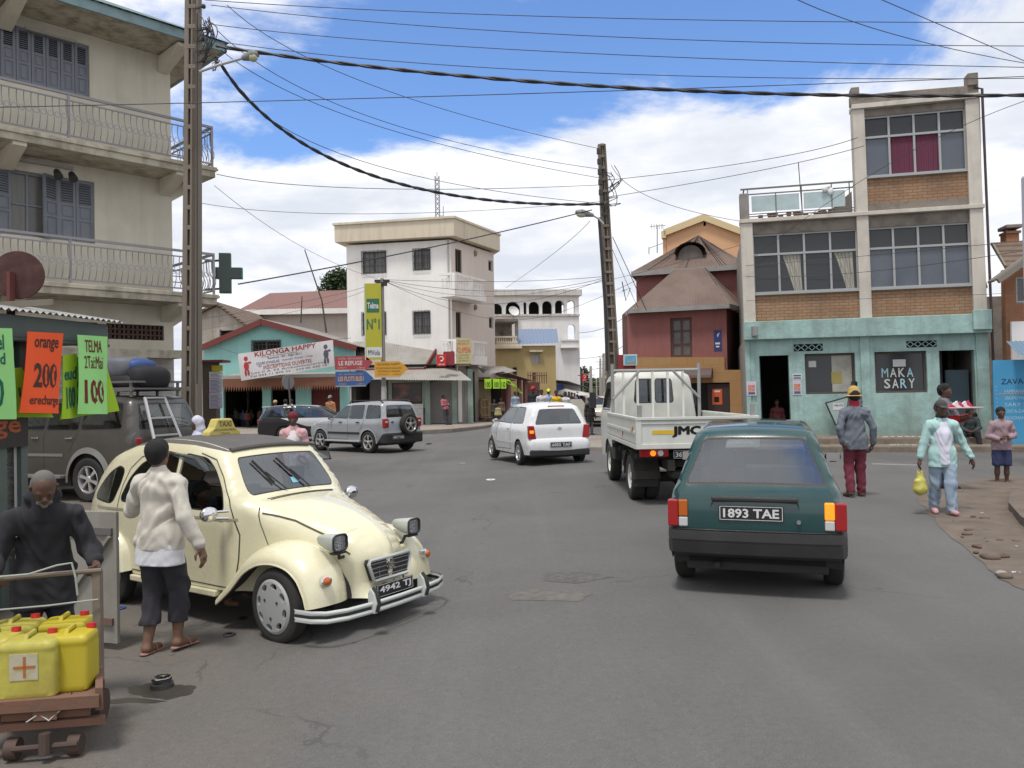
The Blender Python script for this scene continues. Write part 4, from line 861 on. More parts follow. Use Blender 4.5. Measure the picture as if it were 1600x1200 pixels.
BL=mat('bright_blue_paint',(0.05,0.26,0.47),0.75,dirt=0.35,dcol=(0.12,0.34,0.5),dscale=2)
mb=MB();BW.box(mb,0,2.4,0.15,h[3],-0.08,0);mb.build('board',BL,t)
mb=MB();text_into(mb,'ZAVA-MISY',lambda a,z,d:BW.P(a,z,d),0.18,1.15,h[3]-0.62,h[3]-0.48,.01);mb.build('heading',mat('navy_letter',(0.01,0.03,0.10),0.8),t)
mb=MB();lines=['FAMPIANARANA','SAKAFO MAFANA','SARY SY','ONTA-DALANA','FANOMANANA'];
for i,s_ in enumerate(lines):text_into(mb,s_,lambda a,z,d:BW.P(a,z,d),0.25,0.95-0.06*(i%3),h[3]-0.85-i*0.17,h[3]-0.76-i*0.17)
for i in range(14):text_into(mb,'*',lambda a,z,d:BW.P(a,z,d),0.05,0.09,h[3]-0.7-i*0.1,h[3]-0.66-i*0.1)
mb.build('lettering',mat('pale_blue_letters',(0.35,0.55,0.65),0.8),t)
mb=MB();BW.box(mb,0.1,0.8,h[3]-0.88,h[3]-0.86,0.001,0.004);mb.build('orange_line',mat('orange_line',(0.5,0.25,0.08),0.8),t)
mb=MB();a=BW.P(0.6,h[3]+0.15,-0.2);corr(mb,BW.P(0.45,h[3]+0.1,0.5),BW.P(2.4,h[3]+.1,.5),BW.P(2.4,h[3]+.5,-.5),BW.P(.45,h[3]+.5,-.5),.1,.012);mb.build('tin_canopy',mat('blue_grey_tin',(0.14,0.22,0.3),0.5),t)
GREYT=mat('grey_tin',(0.27,0.26,0.24),0.6,dirt=0.5,dcol=(0.15,0.12,0.1),dscale=1.0,streak=0.3,dscl=1)if False else mat('grey_tin',(0.30,0.285,0.26),0.6,dirt=0.5,dcol=(0.16,0.13,0.11),dscale=1.0,streak=0.3)
TEAL=mat('teal_wall',(0.27,0.53,0.50),0.85,dirt=0.25,dcol=(0.2,0.33,0.3),dscale=0.8,streak=0.25,grime=0.5)
REDB=mat('red_bargeboard',(0.16,0.035,0.03),0.8,dirt=0.3)
def flatfac(px0,px1,Y,dY=0.0):return Fac(W(px0,600,Y).to_2d(),W(px1,600,Y+dY).to_2d())
WF=Fac((-9.4,46),(-3.3,44.8));WS=Fac((-3.3,44.8),(-1.0,49.5))
t=thing('white_house','tall white three storey house with cream roof band and barred windows','building',(-6,45.4,0))
u1=WF.len;zt_=WF.z(640,378)
ws=[WF.rect(566,394,603,426),WF.rect(646,390,672,421),WF.rect(566,489,603,523),WF.rect(646,487,672,521)]
mb=MB();WF.wall(mb,0,u1,0,zt_,ws,0.25);mb.build('front_wall',WHITE,t)
for i,h in enumerate(ws):part_win(WF,t,h,gm=mat('pale_lace_glass',(0.16,0.16,0.155),0.3,dirt=0.7,dcol=(0.03,0.03,0.03),dscale=3)if i!=2 else WGLASS,fm=mat('dark_frame',(0.07,0.07,0.07),0.6),nv=2,grl=(6,3,0.03,0.012),fw=0.08)
L2=WS.len;d0=[WS.rect(711,388,722,427),WS.rect(712,487,721,528)];sw=[WS.rect(763,406,770,425),WS.rect(764,495,771,514)]
d0=[(h[0],h[1],h[2],h[3])for h in d0]
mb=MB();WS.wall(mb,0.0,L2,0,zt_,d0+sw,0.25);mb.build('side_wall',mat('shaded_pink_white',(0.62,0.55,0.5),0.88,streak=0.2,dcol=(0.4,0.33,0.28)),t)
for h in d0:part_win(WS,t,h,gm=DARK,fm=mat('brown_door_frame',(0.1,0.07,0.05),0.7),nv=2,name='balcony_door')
for h in sw:part_win(WS,t,h,gm=DARK,nv=1,name='window')
mb=MB();block(mb,[(p.x,p.y)for p in(WF.P(0.0,0,-.25),WF.P(u1-.05,0,-.25),WS.P(L2,0,-.25),WF.P(u1-.3,0,-8),WF.P(0,0,-8))],0,zt_-0.02);mb.build('rear_body',WHITE,t)
zc0,zc1=WF.z(545,380),WF.z(545,354)
mb=MB();oh=0.5
pts=[WF.P(-oh,0,oh),WF.P(u1+0.35,0,oh),WS.P(L2+0.1,0,0.4),WF.P(u1,0,-8.2),WF.P(-oh,0,-8.2)]
block(mb,[(p.x,p.y)for p in pts],zc0,zc1);ro=mb.build('roof_band',CREAM,t)
mb=MB();c=sum(pts,Vector())/5;block(mb,[(p.x+(p.x-c.x)*.02,p.y+(p.y-c.y)*.02)for p in pts],zc1,zc1+0.12);mb.build('roof_cap',CREAM,ro)
for py0,py1,py2 in((430,455,466),(531,555,569)):
 a=WS.u(711,450,.9);zt2,zb2_,zs2=WS.z(725,py0,.9),WS.z(725,py1,.9),WS.z(725,py2,.9);b_=WS.u(757,450,0.9)
 mb=MB();WS.box(mb,a-.2,b_,zs2,zb2_,0.003,1.0);bo=mb.build('balcony',WHITE,t)
 mb=MB();WS.box(mb,a-.2,b_,zt2-0.12,zt2,0.86,1.02);WS.box(mb,a-0.22,a-.05,zt2-.12,zt2,0.003,.86);WS.box(mb,a-.22,a-.02,zb2_,zt2-.12,.84,1.02);mid=(a+b_)/2;WS.box(mb,mid-.1,mid+.1,zb2_,zt2-.12,.86,1.02)
 bal=mb.build('balustrade',WHITE,bo)
 mb=MB()
 n=12
 for i in range(1,n):
  if i!=n//2:uu=a+(b_-a)*i/n;mb.lathe([(0.04,0),(0.07,0.2),(0.03,0.45),(0.06,0.62)],WS.P(uu,zb2_,.94),n=6)
 for i in range(1,4):mb.lathe([(0.04,0),(0.07,0.2),(0.03,0.45),(0.06,0.62)],WS.P(a-.13,zb2_,.2*i),n=6)
 mb.build('balusters',WHITE,bal,smooth=True)
mb=MB();mb.tube([WF.P(u1-.15,3,0.06),WF.P(u1-.15,zt_,0.06)],0.05,6);mb.build('drainpipe',mat('drain_grey',(0.4,0.38,0.36),0.7),t)
for px,py in((742,396),(742,480)):c=WS.P(WS.u(px,py),WS.z(px,py),.02);mb=MB();mb.ball(c,(.14,.14,.18));mb.build('wall_lamp',mat('tan_lamp',(0.25,0.18,0.14),0.6),t,smooth='all')
mb=MB();c=W(684,345,49)
for k in range(9):mb.bar(c+Vector((-.12,0,k*.3)),c+Vector((.12,0,k*.3+.3)),.04,.04);mb.bar(c+Vector((.12,0,k*.3)),c+Vector((-.12,0,k*.3+.3)),.04,.04)
for sx in(-.12,.12):mb.bar(c+Vector((sx,0,-.5)),c+Vector((sx,0,2.75)),.06,.06)
mb.bar(c+Vector((.35,0,0)),c+Vector((.35,0,.9)),.04,.04);mb.bar(c+Vector((.12,0,.3)),c+Vector((.35,0,.3)),.03,.03);mb.bar(c+Vector((.0,0,2.7)),c+Vector((.0,0,3.0)),.03,.03)
t=thing('lattice_mast','thin lattice antenna mast on the roof of the white house','antenna',(c.x,c.y,c.z-.5));mb.build('lattice',mat('mast_grey',(0.2,0.2,0.22),0.6),t)
VF=flatfac(711,738,43.2);h=VF.rect(711.5,529,737,568)
t=thing('jeweller_sign','pale yellow board lettered in red hanging at the corner of the white house','sign',VF.P((h[0]+h[1])/2,h[2]))
mb=MB();VF.box(mb,h[0],h[1],h[2],h[3],-0.06,0);mb.build('board',mat('pale_yellow_board',(0.5,0.45,0.22),0.7,dirt=0.3,dscale=2),t)
mb=MB();VF.box(mb,h[0],h[1]-.1,h[2]-.12,h[3],-.2,-.07);VF.box(mb,h[0]+.05,h[0]+.1,h[2]-1.6,h[2],-.1,-.05);mb.build('backing_frame',mat('frame_tan',(0.3,0.25,0.2),.8),t)
H=h[3]-h[2];Uw=h[1]-h[0];f=lambda a,z,d:VF.P(a,z,d)
mb=MB();text_into(mb,'MIVIDY',f,h[0]+.15*Uw,h[0]+.85*Uw,h[2]+.72*H,h[2]+.83*H,.02);text_into(mb,'VOLAMENA',f,h[0]+.04*Uw,h[0]+.96*Uw,h[2]+.42*H,h[2]+.66*H,.03);mb.build('red_lettering',mat('sign_red',(0.5,0.03,0.03),.7),t)
mb=MB()
for s_,a,b_ in(('Rondieme',.87,.95),('OU BROKEN',.3,.37),('8:30 a 17:00',.19,.26),('SAUF DIMANCHE',.08,.15)):text_into(mb,s_,f,h[0]+.15*Uw,h[0]+.85*Uw,h[2]+a*H,h[2]+b_*H)
mb.build('grey_lettering',mat('sign_grey',(0.12,0.12,0.14),.7),t)
HF=flatfac(378,560,56);t=thing('long_roof_building','long building with a rose tin roof and white gutter band behind the teal shop','building',(HF.P(3,0).x,56,0))
mb=MB();HF.box(mb,HF.u(386,500),HF.len,0,HF.z(450,492),-8,0);mb.build('wall',mat('off_pink_wall',(0.52,0.45,0.4),.88,streak=.3,dcol=(.3,.25,.2)),t)
mb=MB();HF.box(mb,0,HF.len,HF.z(450,492),HF.z(450,484),-.2,.5);mb.build('gutter_band',WHITE,t)
mb=MB();corr(mb,HF.P(0,HF.z(450,484),.5),HF.P(HF.len,HF.z(450,484),.5),HF.P(HF.len,HF.z(545,452,-4),-4),HF.P(HF.u(422,458,-4),HF.z(422,458,-4),-4),.2,.02);mb.add([HF.P(0,HF.z(450,484),.5),HF.P(HF.u(422,458,-4),HF.z(422,458,-4),-4),HF.P(0,HF.z(450,484),-8)],[(0,1,2)]);mb.build('roof',mat('rose_tin',(0.2,0.105,0.09),.7,streak=.3,dcol=(.12,.07,.06)),t)
GF=flatfac(313,386,48);t=thing('old_gable_house','stained old whitewashed gable house beside the concrete power pole','building',(GF.P(1,0).x,48,0))
mb=MB();pl=[GF.uv(300,530),GF.uv(300,498),GF.uv(340,478),GF.uv(386,512),GF.uv(386,560),(GF.u(386,560),0),(GF.u(300,560),0)];hh_=[GF.uv(*p)for p in((343,527),(372,527),(372,515),(343,515))];poly_wall(GF,pl,[hh_],.3,mb);mb.build('gable_wall',mat('stained_whitewash',(0.42,0.38,0.33),.95,dirt=.8,dcol=(.14,.11,.08),dscale=.7,streak=.6),t)
mb=MB();GF.box(mb,hh_[0][0],hh_[1][0],hh_[0][1],hh_[2][1],-.5,-.3);mb.build('window',DARK,t)
mb=MB();a,b_,c_=GF.uv(296,497),GF.uv(341,472),GF.uv(392,510);z9=.18
for p,q in((a,b_),(b_,c_)):sheetbox(mb,GF.P(*p,.4),GF.P(*q,.4),GF.P(*q,-8),GF.P(*p,-8),.12)
mb.build('roof',TILE,t)
for nm,pts,lab in(('leaning_mast',[(476,390),(503,470),(510,520)],'long thin leaning pole above the teal shop roof'),('short_mast',[(472,463),(470,505)],'short upright pole on the teal shop roof')):
 mb=MB();mb.tube([W(*p,45.5)for p in pts],[.03,.045,.06][:len(pts)],6);o=mb.build(nm,mat('mast_wood',(0.07,0.055,0.05),.8));tag(o,lab,'pole')
TF=flatfac(318,562,43,-0.6);t=thing('teal_shop','teal gabled shop with a dark red roof edge and brown scalloped awning','building',(TF.P(4,0).x,42.7,0))
pk=TF.uv(412,505);el=TF.uv(318,546);er=TF.uv(548,545);zl=TF.z(440,590)
hw=TF.rect(394,533,438,551)
mb=MB();poly_wall(TF,[(el[0],zl),(er[0]+.2,zl),(er[0]+.2,er[1]),pk,el],[[(hw[0],hw[2]),(hw[1],hw[2]),(hw[1],hw[3]),(hw[0],hw[3])]],.25,mb,3);mb.build('gable_wall',TEAL,t)
part_win(TF,t,hw,gm=DARK,fm=mat('brown_frame',(.15,.1,.08),.7),nv=2,grl=(8,3,.02,.012))
cols=[(318,349),(410,423),(462,486),(531,546)]
mb=MB()
for a,b_ in cols:TF.box(mb,TF.u(a,630),TF.u(b_,630),-.1,zl,-.25,0)
mb.build_each('pier',TEAL,t)
mb=MB();TF.box(mb,TF.u(486,630),TF.u(531,630),0,zl-.2,-.2,-.12);mb.build('red_shutter',mat('maroon_door',(.09,.015,.015),.8,wave=('X',.15,.02)),t)
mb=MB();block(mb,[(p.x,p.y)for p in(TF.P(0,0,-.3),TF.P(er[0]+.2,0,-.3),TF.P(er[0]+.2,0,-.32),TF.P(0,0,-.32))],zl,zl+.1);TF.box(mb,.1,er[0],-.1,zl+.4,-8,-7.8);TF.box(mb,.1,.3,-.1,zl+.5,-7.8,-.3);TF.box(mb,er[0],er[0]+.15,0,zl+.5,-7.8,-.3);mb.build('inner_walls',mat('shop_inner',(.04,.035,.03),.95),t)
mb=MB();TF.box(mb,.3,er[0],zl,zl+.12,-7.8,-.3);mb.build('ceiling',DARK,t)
mb=MB()
for p,q in((el,pk),(pk,(er[0]+.4,er[1]-.05))):mb.bar(TF.P(p[0],p[1]+.05,.35),TF.P(q[0],q[1]+.05,.35),.08,.3)
mb.build('bargeboard',REDB,t)
mb=MB();rp=TF.P(TF.u(447,498,-6),TF.z(447,498,-6),-6)
corr(mb,TF.P(er[0]+.45,er[1]+.12,.35),TF.P(pk[0],pk[1]+.2,.35),TF.P(pk[0]+.3,pk[1]+.2,-8),TF.P(er[0]+.45,er[1]+.15,-8),.15,.02);corr(mb,TF.P(el[0]-.1,el[1]+.12,.35),TF.P(pk[0],pk[1]+.2,.35),TF.P(pk[0]+.3,pk[1]+.2,-8),TF.P(el[0],el[1]+.15,-8),.15,.02);mb.build('roof',GREYT,t,smooth='all')
aw=mat('rust_brown_awning',(.16,.065,.035),.8,streak=.4,dcol=(.07,.03,.02))
a,b_=TF.u(349,600,1.2),TF.u(530,600,1.2);z0_,z1_=TF.z(440,600,1.2),TF.z(440,589,1.2)
mb=MB();sheetbox(mb,TF.P(a,z1_-.05,1.25),TF.P(b_,z1_-.05,1.25),TF.P(b_,zl+.25,0),TF.P(a,zl+.25,0),.05);TF.box(mb,a,b_,z1_-.05,z1_+.12,1.2,1.26);mb.build('awning_frame',mat('grey_beam',(.3,.28,.25),.9),t)
mb=MB();n=46;zv=TF.z(440,611,1.2)
vs=[];
for i in range(n):
 x0=a+(b_-a)*i/n;x1=a+(b_-a)*(i+1)/n;mb.add([TF.P(x0,z1_-.05,1.27),TF.P(x1,z1_-.05,1.27),TF.P(x1,zv+.3,1.28),TF.P((x0+x1)/2,zv,1.29),TF.P(x0,zv+.3,1.28)],[(0,1,2,3,4)])
mb.build('scalloped_valance',aw,t,merge=True)
BP=[W(372,553,41),W(520,531,41),W(523,572,41),W(377,595,41)]
t=thing('cloth_banner','white cloth banner printed in red and blue slung across the teal gable','banner',(BP[0]+BP[2])/2)
def bf(u_,v_,d=0.0):
 p=BP[3].lerp(BP[2],u_).lerp(BP[0].lerp(BP[1],u_),v_);return p+Vector((0,-d-.05*math.sin(u_*7+v_*3),0))
mb=MB();mb.grid(lambda a,b_:bf(a,b_),30,8);mb.grid(lambda a,b_:bf(a,b_,-.012),30,8);mb.build('cloth',mat('banner_white',(.55,.53,.54),.85,dirt=.2,dcol=(.35,.32,.3)),t,smooth='all')
def btxt(rows,nm,m):
 mb=MB()
 for s_,x0,x1,y0,y1,bd in rows:text_into(mb,s_,lambda a,z,d:bf(a,z,.01),x0,x1,y0,y1,bd)
 mb.build(nm,m,t)
btxt([('KILONGA HAPPY',.17,.82,.80,.98,.03)],'red_heading',mat('banner_red',(.35,.03,.03),.8))
btxt([('INSCRIPTIONS OUVERTES',.25,.76,.28,.42,.02)],'orange_line',mat('banner_orange',(.5,.12,.05),.8))
btxt([('COURS D\'ANGLAIS',.18,.42,.48,.58,.02),('Maternelle - Primaire - College',.45,.78,.48,.57,0),('8h - 12h Rentree',.2,.45,.4,.46,0)],'blue_line',mat('banner_blue',(.08,.1,.3),.8))
btxt([('Rentree : 05 - Sept 2011',.3,.66,.62,.72,.01),('Ecole Francaise et Anglaise',.24,.62,.72,.78,0),('Lot II A 33 Ambohimanarina',.12,.9,.18,.25,0),('Tel 033 11 870 22 - 034 05 442 10',.1,.92,.06,.13,0)],'dark_line',mat('banner_dark',(.08,.08,.1),.8))
for cxx,cols_,nm in((.075,('banner_orange','banner_red','banner_blue'),'child'),(.92,('banner_dark','banner_red','banner_dark'),'adult')):
 mb=MB()
 def blob(x,y,rx,ry,m_=8):mb.add([bf(x+rx*math.cos(k*6.283/m_),y+ry*math.sin(k*6.283/m_),.012)for k in range(m_)],[tuple(range(m_))])
 blob(cxx,.78,.022,.09);blob(cxx,.5,.028,.17);blob(cxx-.015,.25,.012,.12);blob(cxx+.015,.25,.012,.12);blob(cxx+.035,.62,.02,.04)
 mb.build('printed_figure',MATS[cols_[1]]if nm=='child' else MATS['banner_dark'],t)
mb=MB();mb.tube([BP[0],W(330,540,42)],.01,4);mb.tube([BP[1],W(548,528,42)],.01,4);mb.tube([BP[2],W(548,572,42)],.01,4);mb.build('rope',IRON,t)
KF=flatfac(552,736,43,.8);t=thing('tin_roof_kiosk','corner kiosk with grey tin roofs, display window and white tiled counter','kiosk',(KF.P(4,0).x,43.2,0))
Kt=mat('faded_green_wall',(.28,.36,.31),.9,dirt=.4,dscale=1.5);WTILE=mat('white_tiles',(.6,.6,.6),.4,brick=dict(w=.3,h=.3,m=.01,c2=(.55,.55,.55),mc=(.3,.3,.3)))
mb=MB();h=KF.rect(612,598,660,635);c0,c1=KF.u(607,630),KF.u(668,630);KF.wall(mb,c0,c1,.9,3.0,[h],.15);mb.build('kiosk_wall',Kt,t)
mb=MB();KF.box(mb,KF.u(598,630),KF.u(661,630),0,1.15,-.2,.12);mb.build('tiled_counter',WTILE,t)
wo=part_win(KF,t,(h[0],h[1],1.2,h[3]),gm=mat('meat_display',(.06,.045,.04),.2,dirt=.9,dcol=(.3,.12,.08),dscale=2.2),fm=mat('brown_kiosk_frame',(.09,.05,.04),.7),nv=1,name='display_window')
mb=MB()
for a in(664,706,731):KF.box(mb,KF.u(a,630),KF.u(a,630)+.28,0,3.0,-.1,.1)
mb.build_each('post',Kt,t)
mb=MB();KF.box(mb,KF.u(712,630),KF.u(731,630),0,3.0,-.3,-.1);mb.build('plank_door',mat('grey_planks',(.33,.31,.29),.9,streak=.5,wave=('X',.25,.03)),t)
mb=MB();KF.box(mb,KF.u(716,630),KF.u(722,630),.1,2.6,-.1,-.06);mb.build('white_door',WHITE,t)
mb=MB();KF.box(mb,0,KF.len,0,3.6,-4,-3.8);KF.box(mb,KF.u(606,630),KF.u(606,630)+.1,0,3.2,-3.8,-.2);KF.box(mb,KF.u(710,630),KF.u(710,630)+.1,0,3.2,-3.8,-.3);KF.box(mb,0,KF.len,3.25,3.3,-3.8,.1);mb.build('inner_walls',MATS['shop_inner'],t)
mb=MB();corr(mb,KF.P(KF.u(556,594,1.5),KF.z(600,592,1.5),1.5),KF.P(KF.u(737,594,1.5),KF.z(700,595,1.5),1.5),KF.P(KF.u(712,575,0),KF.z(700,575),0),KF.P(KF.u(570,577),KF.z(600,577),0),.13,.02);mb.build('canopy',GREYT,t,smooth='all')
a=KF.P(KF.u(562,575,.1),KF.z(600,576,.1),.1);b_=KF.P(KF.u(664,573,.1),KF.z(664,575,.1),.1);c_=KF.P(KF.u(692,530,-2.5),KF.z(692,531,-2.5),-2.5);d_=KF.P(KF.u(551,535,-2.5),KF.z(551,534,-2.5),-2.5)
mb=MB();corr(mb,a,b_,c_,d_,.13,.02);mb.build('upper_roof',GREYT,t,smooth='all')
e_=KF.P(KF.u(711,557,-.6),KF.z(711,560,-.6),-.6)
mb=MB();mb.bar(b_+Vector((0,0,-.05)),c_+Vector((0,0,0)),.1,.25);mb.bar(c_,e_+Vector((0,0,0)),.1,.22);mb.bar(a+Vector((0,0,-.12)),b_+Vector((0,0,-.12)),.06,.25);mb.build('bargeboard',REDB,t)
mb=MB();mb.add([b_+Vector((.05,.2,-.1)),c_+Vector((0,.1,-.1)),e_+Vector((-.05,.1,-.1)),e_+Vector((-.05,.1,-.9)),b_+Vector((.05,.2,-.9))],[(0,1,2,3,4)]);mb.build('gable_end',Kt,t)
RS=flatfac(680,712,42.2);mb=MB();h=RS.rect(692,549,710,570);RS.box(mb,h[0],h[1],h[2],h[3],-.3,-.22);q=tag(mb.build('red_board',mat('dark_red_board',(.25,.03,.04),.7)),'dark red board behind the bright red logo sign at the kiosk gable','sign')
h=RS.rect(682,554,697,572);t=thing('red_logo_sign','bright red square sign with a white curl hung at the kiosk gable','sign',RS.P((h[0]+h[1])/2,h[2]))
def curl_sign(F_,h,t):
 mb=MB();F_.box(mb,h[0],h[1],h[2],h[3],-.05,0);mb.build('sign_panel',mat('bright_red',(.55,.02,.02),.5),t);c=(h[0]+h[1])/2;z=h[2]+(h[3]-h[2])*.62;r=(h[1]-h[0])*.22
 mb=MB();mb.tube([F_.P(c+r*math.cos(a),z+r*math.sin(a)*1.1,.01)for a in[2.6-.5*k for k in range(10)]],[r*.15+r*.03*k for k in range(10)],5);text_into(mb,'airtel',lambda a,zz,d:F_.P(a,zz,d),h[0]+.2*(h[1]-h[0]),h[1]-.2*(h[1]-h[0]),h[2]+.1*(h[3]-h[2]),h[2]+.26*(h[3]-h[2]),.02);mb.build('curl_emblem',PW,t)
curl_sign(RS,h,t)
SF=flatfac(735,830,46,1.5);t=thing('card_stall','dark open fronted stall with a cream wall beside the kiosk','stall',(SF.P(2,0).x,46.5,0))
YW=mat('dirty_cream',(.42,.36,.22),.9,dirt=.5,dscale=1.2,streak=.4)
mb=MB();SF.box(mb,SF.u(733,620),SF.u(748,620),0,SF.z(740,566),-1,0);mb.build('corner_wall',mat('stained_white',(.45,.4,.36),.9,streak=.6,dirt=.4),t)
mb=MB();SF.box(mb,SF.u(737,620),SF.u(742,620),0,2.9,.003,.03);mb.build('black_shutter',IRON,t)
mb=MB();SF.box(mb,SF.u(748,620),SF.u(775,620),0,2.6,-1,-.8);mb.build('rear_wall',YW,t)
mb=MB();SF.box(mb,SF.u(748,620),SF.u(800,620),2.35,2.42,-2,.6);SF.box(mb,SF.u(775,620),SF.u(803,620),0,2.4,-2.2,-2);mb.build('net_cover',DARK,t)
mb=MB()
for pq in((752,756),(760,782),(778,800)):corr(mb,SF.P(SF.u(pq[0],570),SF.z(760,585),.4),SF.P(SF.u(pq[1]+4,570),SF.z(770,580),.4),SF.P(SF.u(pq[1],560),SF.z(770,572),-1),SF.P(SF.u(pq[0],560),SF.z(760,571),-1),.12,.02)
mb.build('tin_scraps',GREYT,t)
mb=MB();SF.box(mb,SF.u(748,650),SF.u(795,650),.15,.28,-.2,.9);mb.build('low_platform',mat('dark_wood',(.07,.05,.04),.9),t,bevel=.02)
t=thing('wooden_crate_rack','bare wooden rack standing against the cream stall wall','rack',SF.P(SF.u(755,640),0.0));mb=MB();a,b_=SF.u(749,640),SF.u(761,640)
for z_ in(.35,.8,1.25):SF.box(mb,a,b_,z_,z_+.06,.0,.35)
for x in(a,b_):
 for d in(.0,.31):SF.box(mb,x-.03,x+.03,.0,1.3,d,d+.05)
mb.build('slats',mat('raw_wood',(.25,.16,.09),.9),t)
NEON=mat('neon_yellow_green',(.42,.75,.03),.7);CARD=mat('card_print',(.05,.09,.03),.8)
CF=flatfac(750,830,45.2)
def card(rectpx,txt,label,tilt=0):
 h=CF.rect(*rectpx);w_=h[1]-h[0];c=CF.P((h[0]+h[1])/2,h[3]);tt=thing('price_card',label,'price card',c,0,'neon price cards hung at the far stall')
 def f(a,z,d=0):u_=a-h[0];return CF.P(a+tilt*(h[3]-z),z-tilt*u_*.5,d+.02*math.sin(u_*5))
 mb=MB();mb.grid(lambda s_,v_:f(h[0]+w_*s_,h[2]+(h[3]-h[2])*v_),4,3);mb.grid(lambda s_,v_:f(h[0]+w_*s_,h[2]+(h[3]-h[2])*v_,-.01),4,3);mb.build('card',NEON,tt)
 mb=MB();text_into(mb,txt,lambda a,z,d:f(a,z,.012),h[0]+w_*.15,h[1]-w_*.15,h[2]+.06,h[3]-(h[3]-h[2])*.3,.02);mb.build('figures',CARD,tt)
card((757,592,768,607),'100','neon price card lettered 100, leftmost over the far stall');card((770,592,781,607),'100','neon price card lettered 100, second from the left over the far stall');card((782,592,791,607),'10','darker neon card lettered 10 between the two 100 cards and the slanting card');card((789,592,797,600),'1','top of the slanting neon card pair at the far stall',.5);card((796,597,803,613),'8','slanting neon card at the right end of the far stall',.9)
t=thing('pink_leanto','dusty pink lean-to of posts and tin roof beyond the neon price cards','stall',(SF.P(3.5,0).x,49,0));LF_=flatfac(780,865,49,3)
pkm=mat('dusty_pink_paint',(.27,.13,.14),.85,dirt=.3)
mb=MB();corr(mb,LF_.P(LF_.u(781,600),LF_.z(781,583),.8),LF_.P(LF_.u(825,600),LF_.z(825,597),.8),LF_.P(LF_.u(812,590),LF_.z(812,587),-2),LF_.P(LF_.u(783,575),LF_.z(783,572),-2),.14,.02);mb.build('roof',mat('pinkish_tin',(.25,.17,.17),.7),t)
mb=MB()
for a in(791,808,817):LF_.box(mb,LF_.u(a,620),LF_.u(a,620)+.22,0,LF_.z(a,592),0,.2)
mb.build_each('post',pkm,t)
mb=MB();LF_.box(mb,LF_.u(792,620),LF_.u(808,620),0,2.6,-1,-.9);LF_.box(mb,LF_.u(818,620),LF_.u(842,620),0,2.3,0,.1);mb.build_each('panel',mat('red_brown_panel',(.16,.06,.05),.85,dirt=.4),t)
mb=MB()
for i in range(9):a=LF_.u(826+i*3.6,600);LF_.box(mb,a,a+.05,2.2,2.95,-.1,-.05)
LF_.box(mb,LF_.u(826,600),LF_.u(856,600),2.7,2.76,-.1,-.05);mb.build('railing',mat('rust_rail',(.22,.13,.09),.8),t)
YF=flatfac(772,869,54,0.6);t=thing('yellow_house','yellow house with a blue tin roof and a small shuttered window','building',(YF.P(2,0).x,54,0))
YM=mat('yellow_wall',(.46,.36,.17),.88,dirt=.3,dcol=(.3,.23,.12),dscale=.7,streak=.3)
hw=YF.rect(830,552,844,568);s1=YF.rect(801,574,808,586);s2=YF.rect(832,582,838,603)
mb=MB();YF.wall(mb,-1,YF.len,0,YF.z(840,540),[hw,s1,s2],.25);mb.build('wall',YM,t)
mb=MB();YF.box(mb,-1,YF.len,0,YF.z(840,541),-6,-.26);mb.build('rear_body',YM,t)
part_win(YF,t,hw,gm=mat('white_shutters',(.5,.5,.5),.8,wave=('X',.12,.02)),nv=2)
mb=MB()
for h in(s1,s2):YF.box(mb,*h,-.25,-.2)
mb.build_each('slit',mat('brown_slit',(.12,.08,.06),.9),t)
mb=MB();YF.box(mb,hw[0]-.15,hw[1]+.15,hw[3]+.08,hw[3]+.2,.003,.3);YF.box(mb,-1,YF.u(814,545),YF.z(800,545),YF.z(800,541),.003,.5);mb.build('lintel_band',CREAM,t)
mb=MB();corr(mb,YF.P(YF.u(807,538,.3),YF.z(840,538,.3),.3),YF.P(YF.u(873,538,.3),YF.z(840,536,.3),.3),YF.P(YF.u(870,515,-3),YF.z(840,514,-3),-3),YF.P(YF.u(808,515,-3),YF.z(840,514,-3),-3),.25,.03);mb.build('roof',mat('blue_tin_roof',(.15,.2,.3),.5,streak=.3,dcol=(.2,.2,.22)),t,smooth='all')
mb=MB();zt2,zb2_=YF.z(790,527),YF.z(790,541)
for z_ in(zt2,zb2_+.05):YF.box(mb,-.5,YF.u(807,530),z_-.06,z_+.06,.2,.4)
n=10
for i in range(n):mb.lathe([(.05,0),(.08,.2),(.035,.4),(.06,zt2-zb2_)],YF.P(YF.u(776,530)+(YF.u(806,530)-YF.u(776,530))*i/(n-1),zb2_,.3),n=6)
mb.build('balustrade',CREAM,t)
mb=MB();YF.box(mb,YF.u(775,520),YF.u(806,520),zb2_,YF.z(790,500),-2,-1.8);YF.box(mb,YF.u(775,500),YF.u(808,500),YF.z(790,503),YF.z(790,499),-2,.3);YF.box(mb,YF.u(805,510),YF.u(809,510),zt2,YF.z(790,500),-.1,.2);mb.build('covered_terrace',mat('clutter_grey',(.22,.19,.17),.9,dirt=.9,dcol=(.05,.045,.04),dscale=2.5),t)
AF=flatfac(770,908,62,1.0);t=thing('arcade_building','white building with a row of round arches beneath its roof at the street corner','building',(AF.P(3,0).x,62,0))
def ar_(x0,y0,x1,y1):h=AF.rect(x0,y0,x1,y1);return arch(*h,8)
AW=mat('bright_white_wall',(.74,.73,.72),.85,streak=.25,dcol=(.3,.28,.26),dirt=.12)
hs=[ar_(768,474,785,492),ar_(790,471,813,492),ar_(818,472,823,491),ar_(826,471,843,491),ar_(847,470,863,491),ar_(867,469,882,490),ar_(886,469,898,490),ar_(887,507,899,530)]
au=AF.u(766,500);ae=AF.u(905,500);zt2=AF.z(840,461)
mb=MB();poly_wall(AF,[(au,0),(ae,0),(ae,zt2),(au,zt2)],hs,.35,mb,4);mb.build('arcade_wall',AW,t)
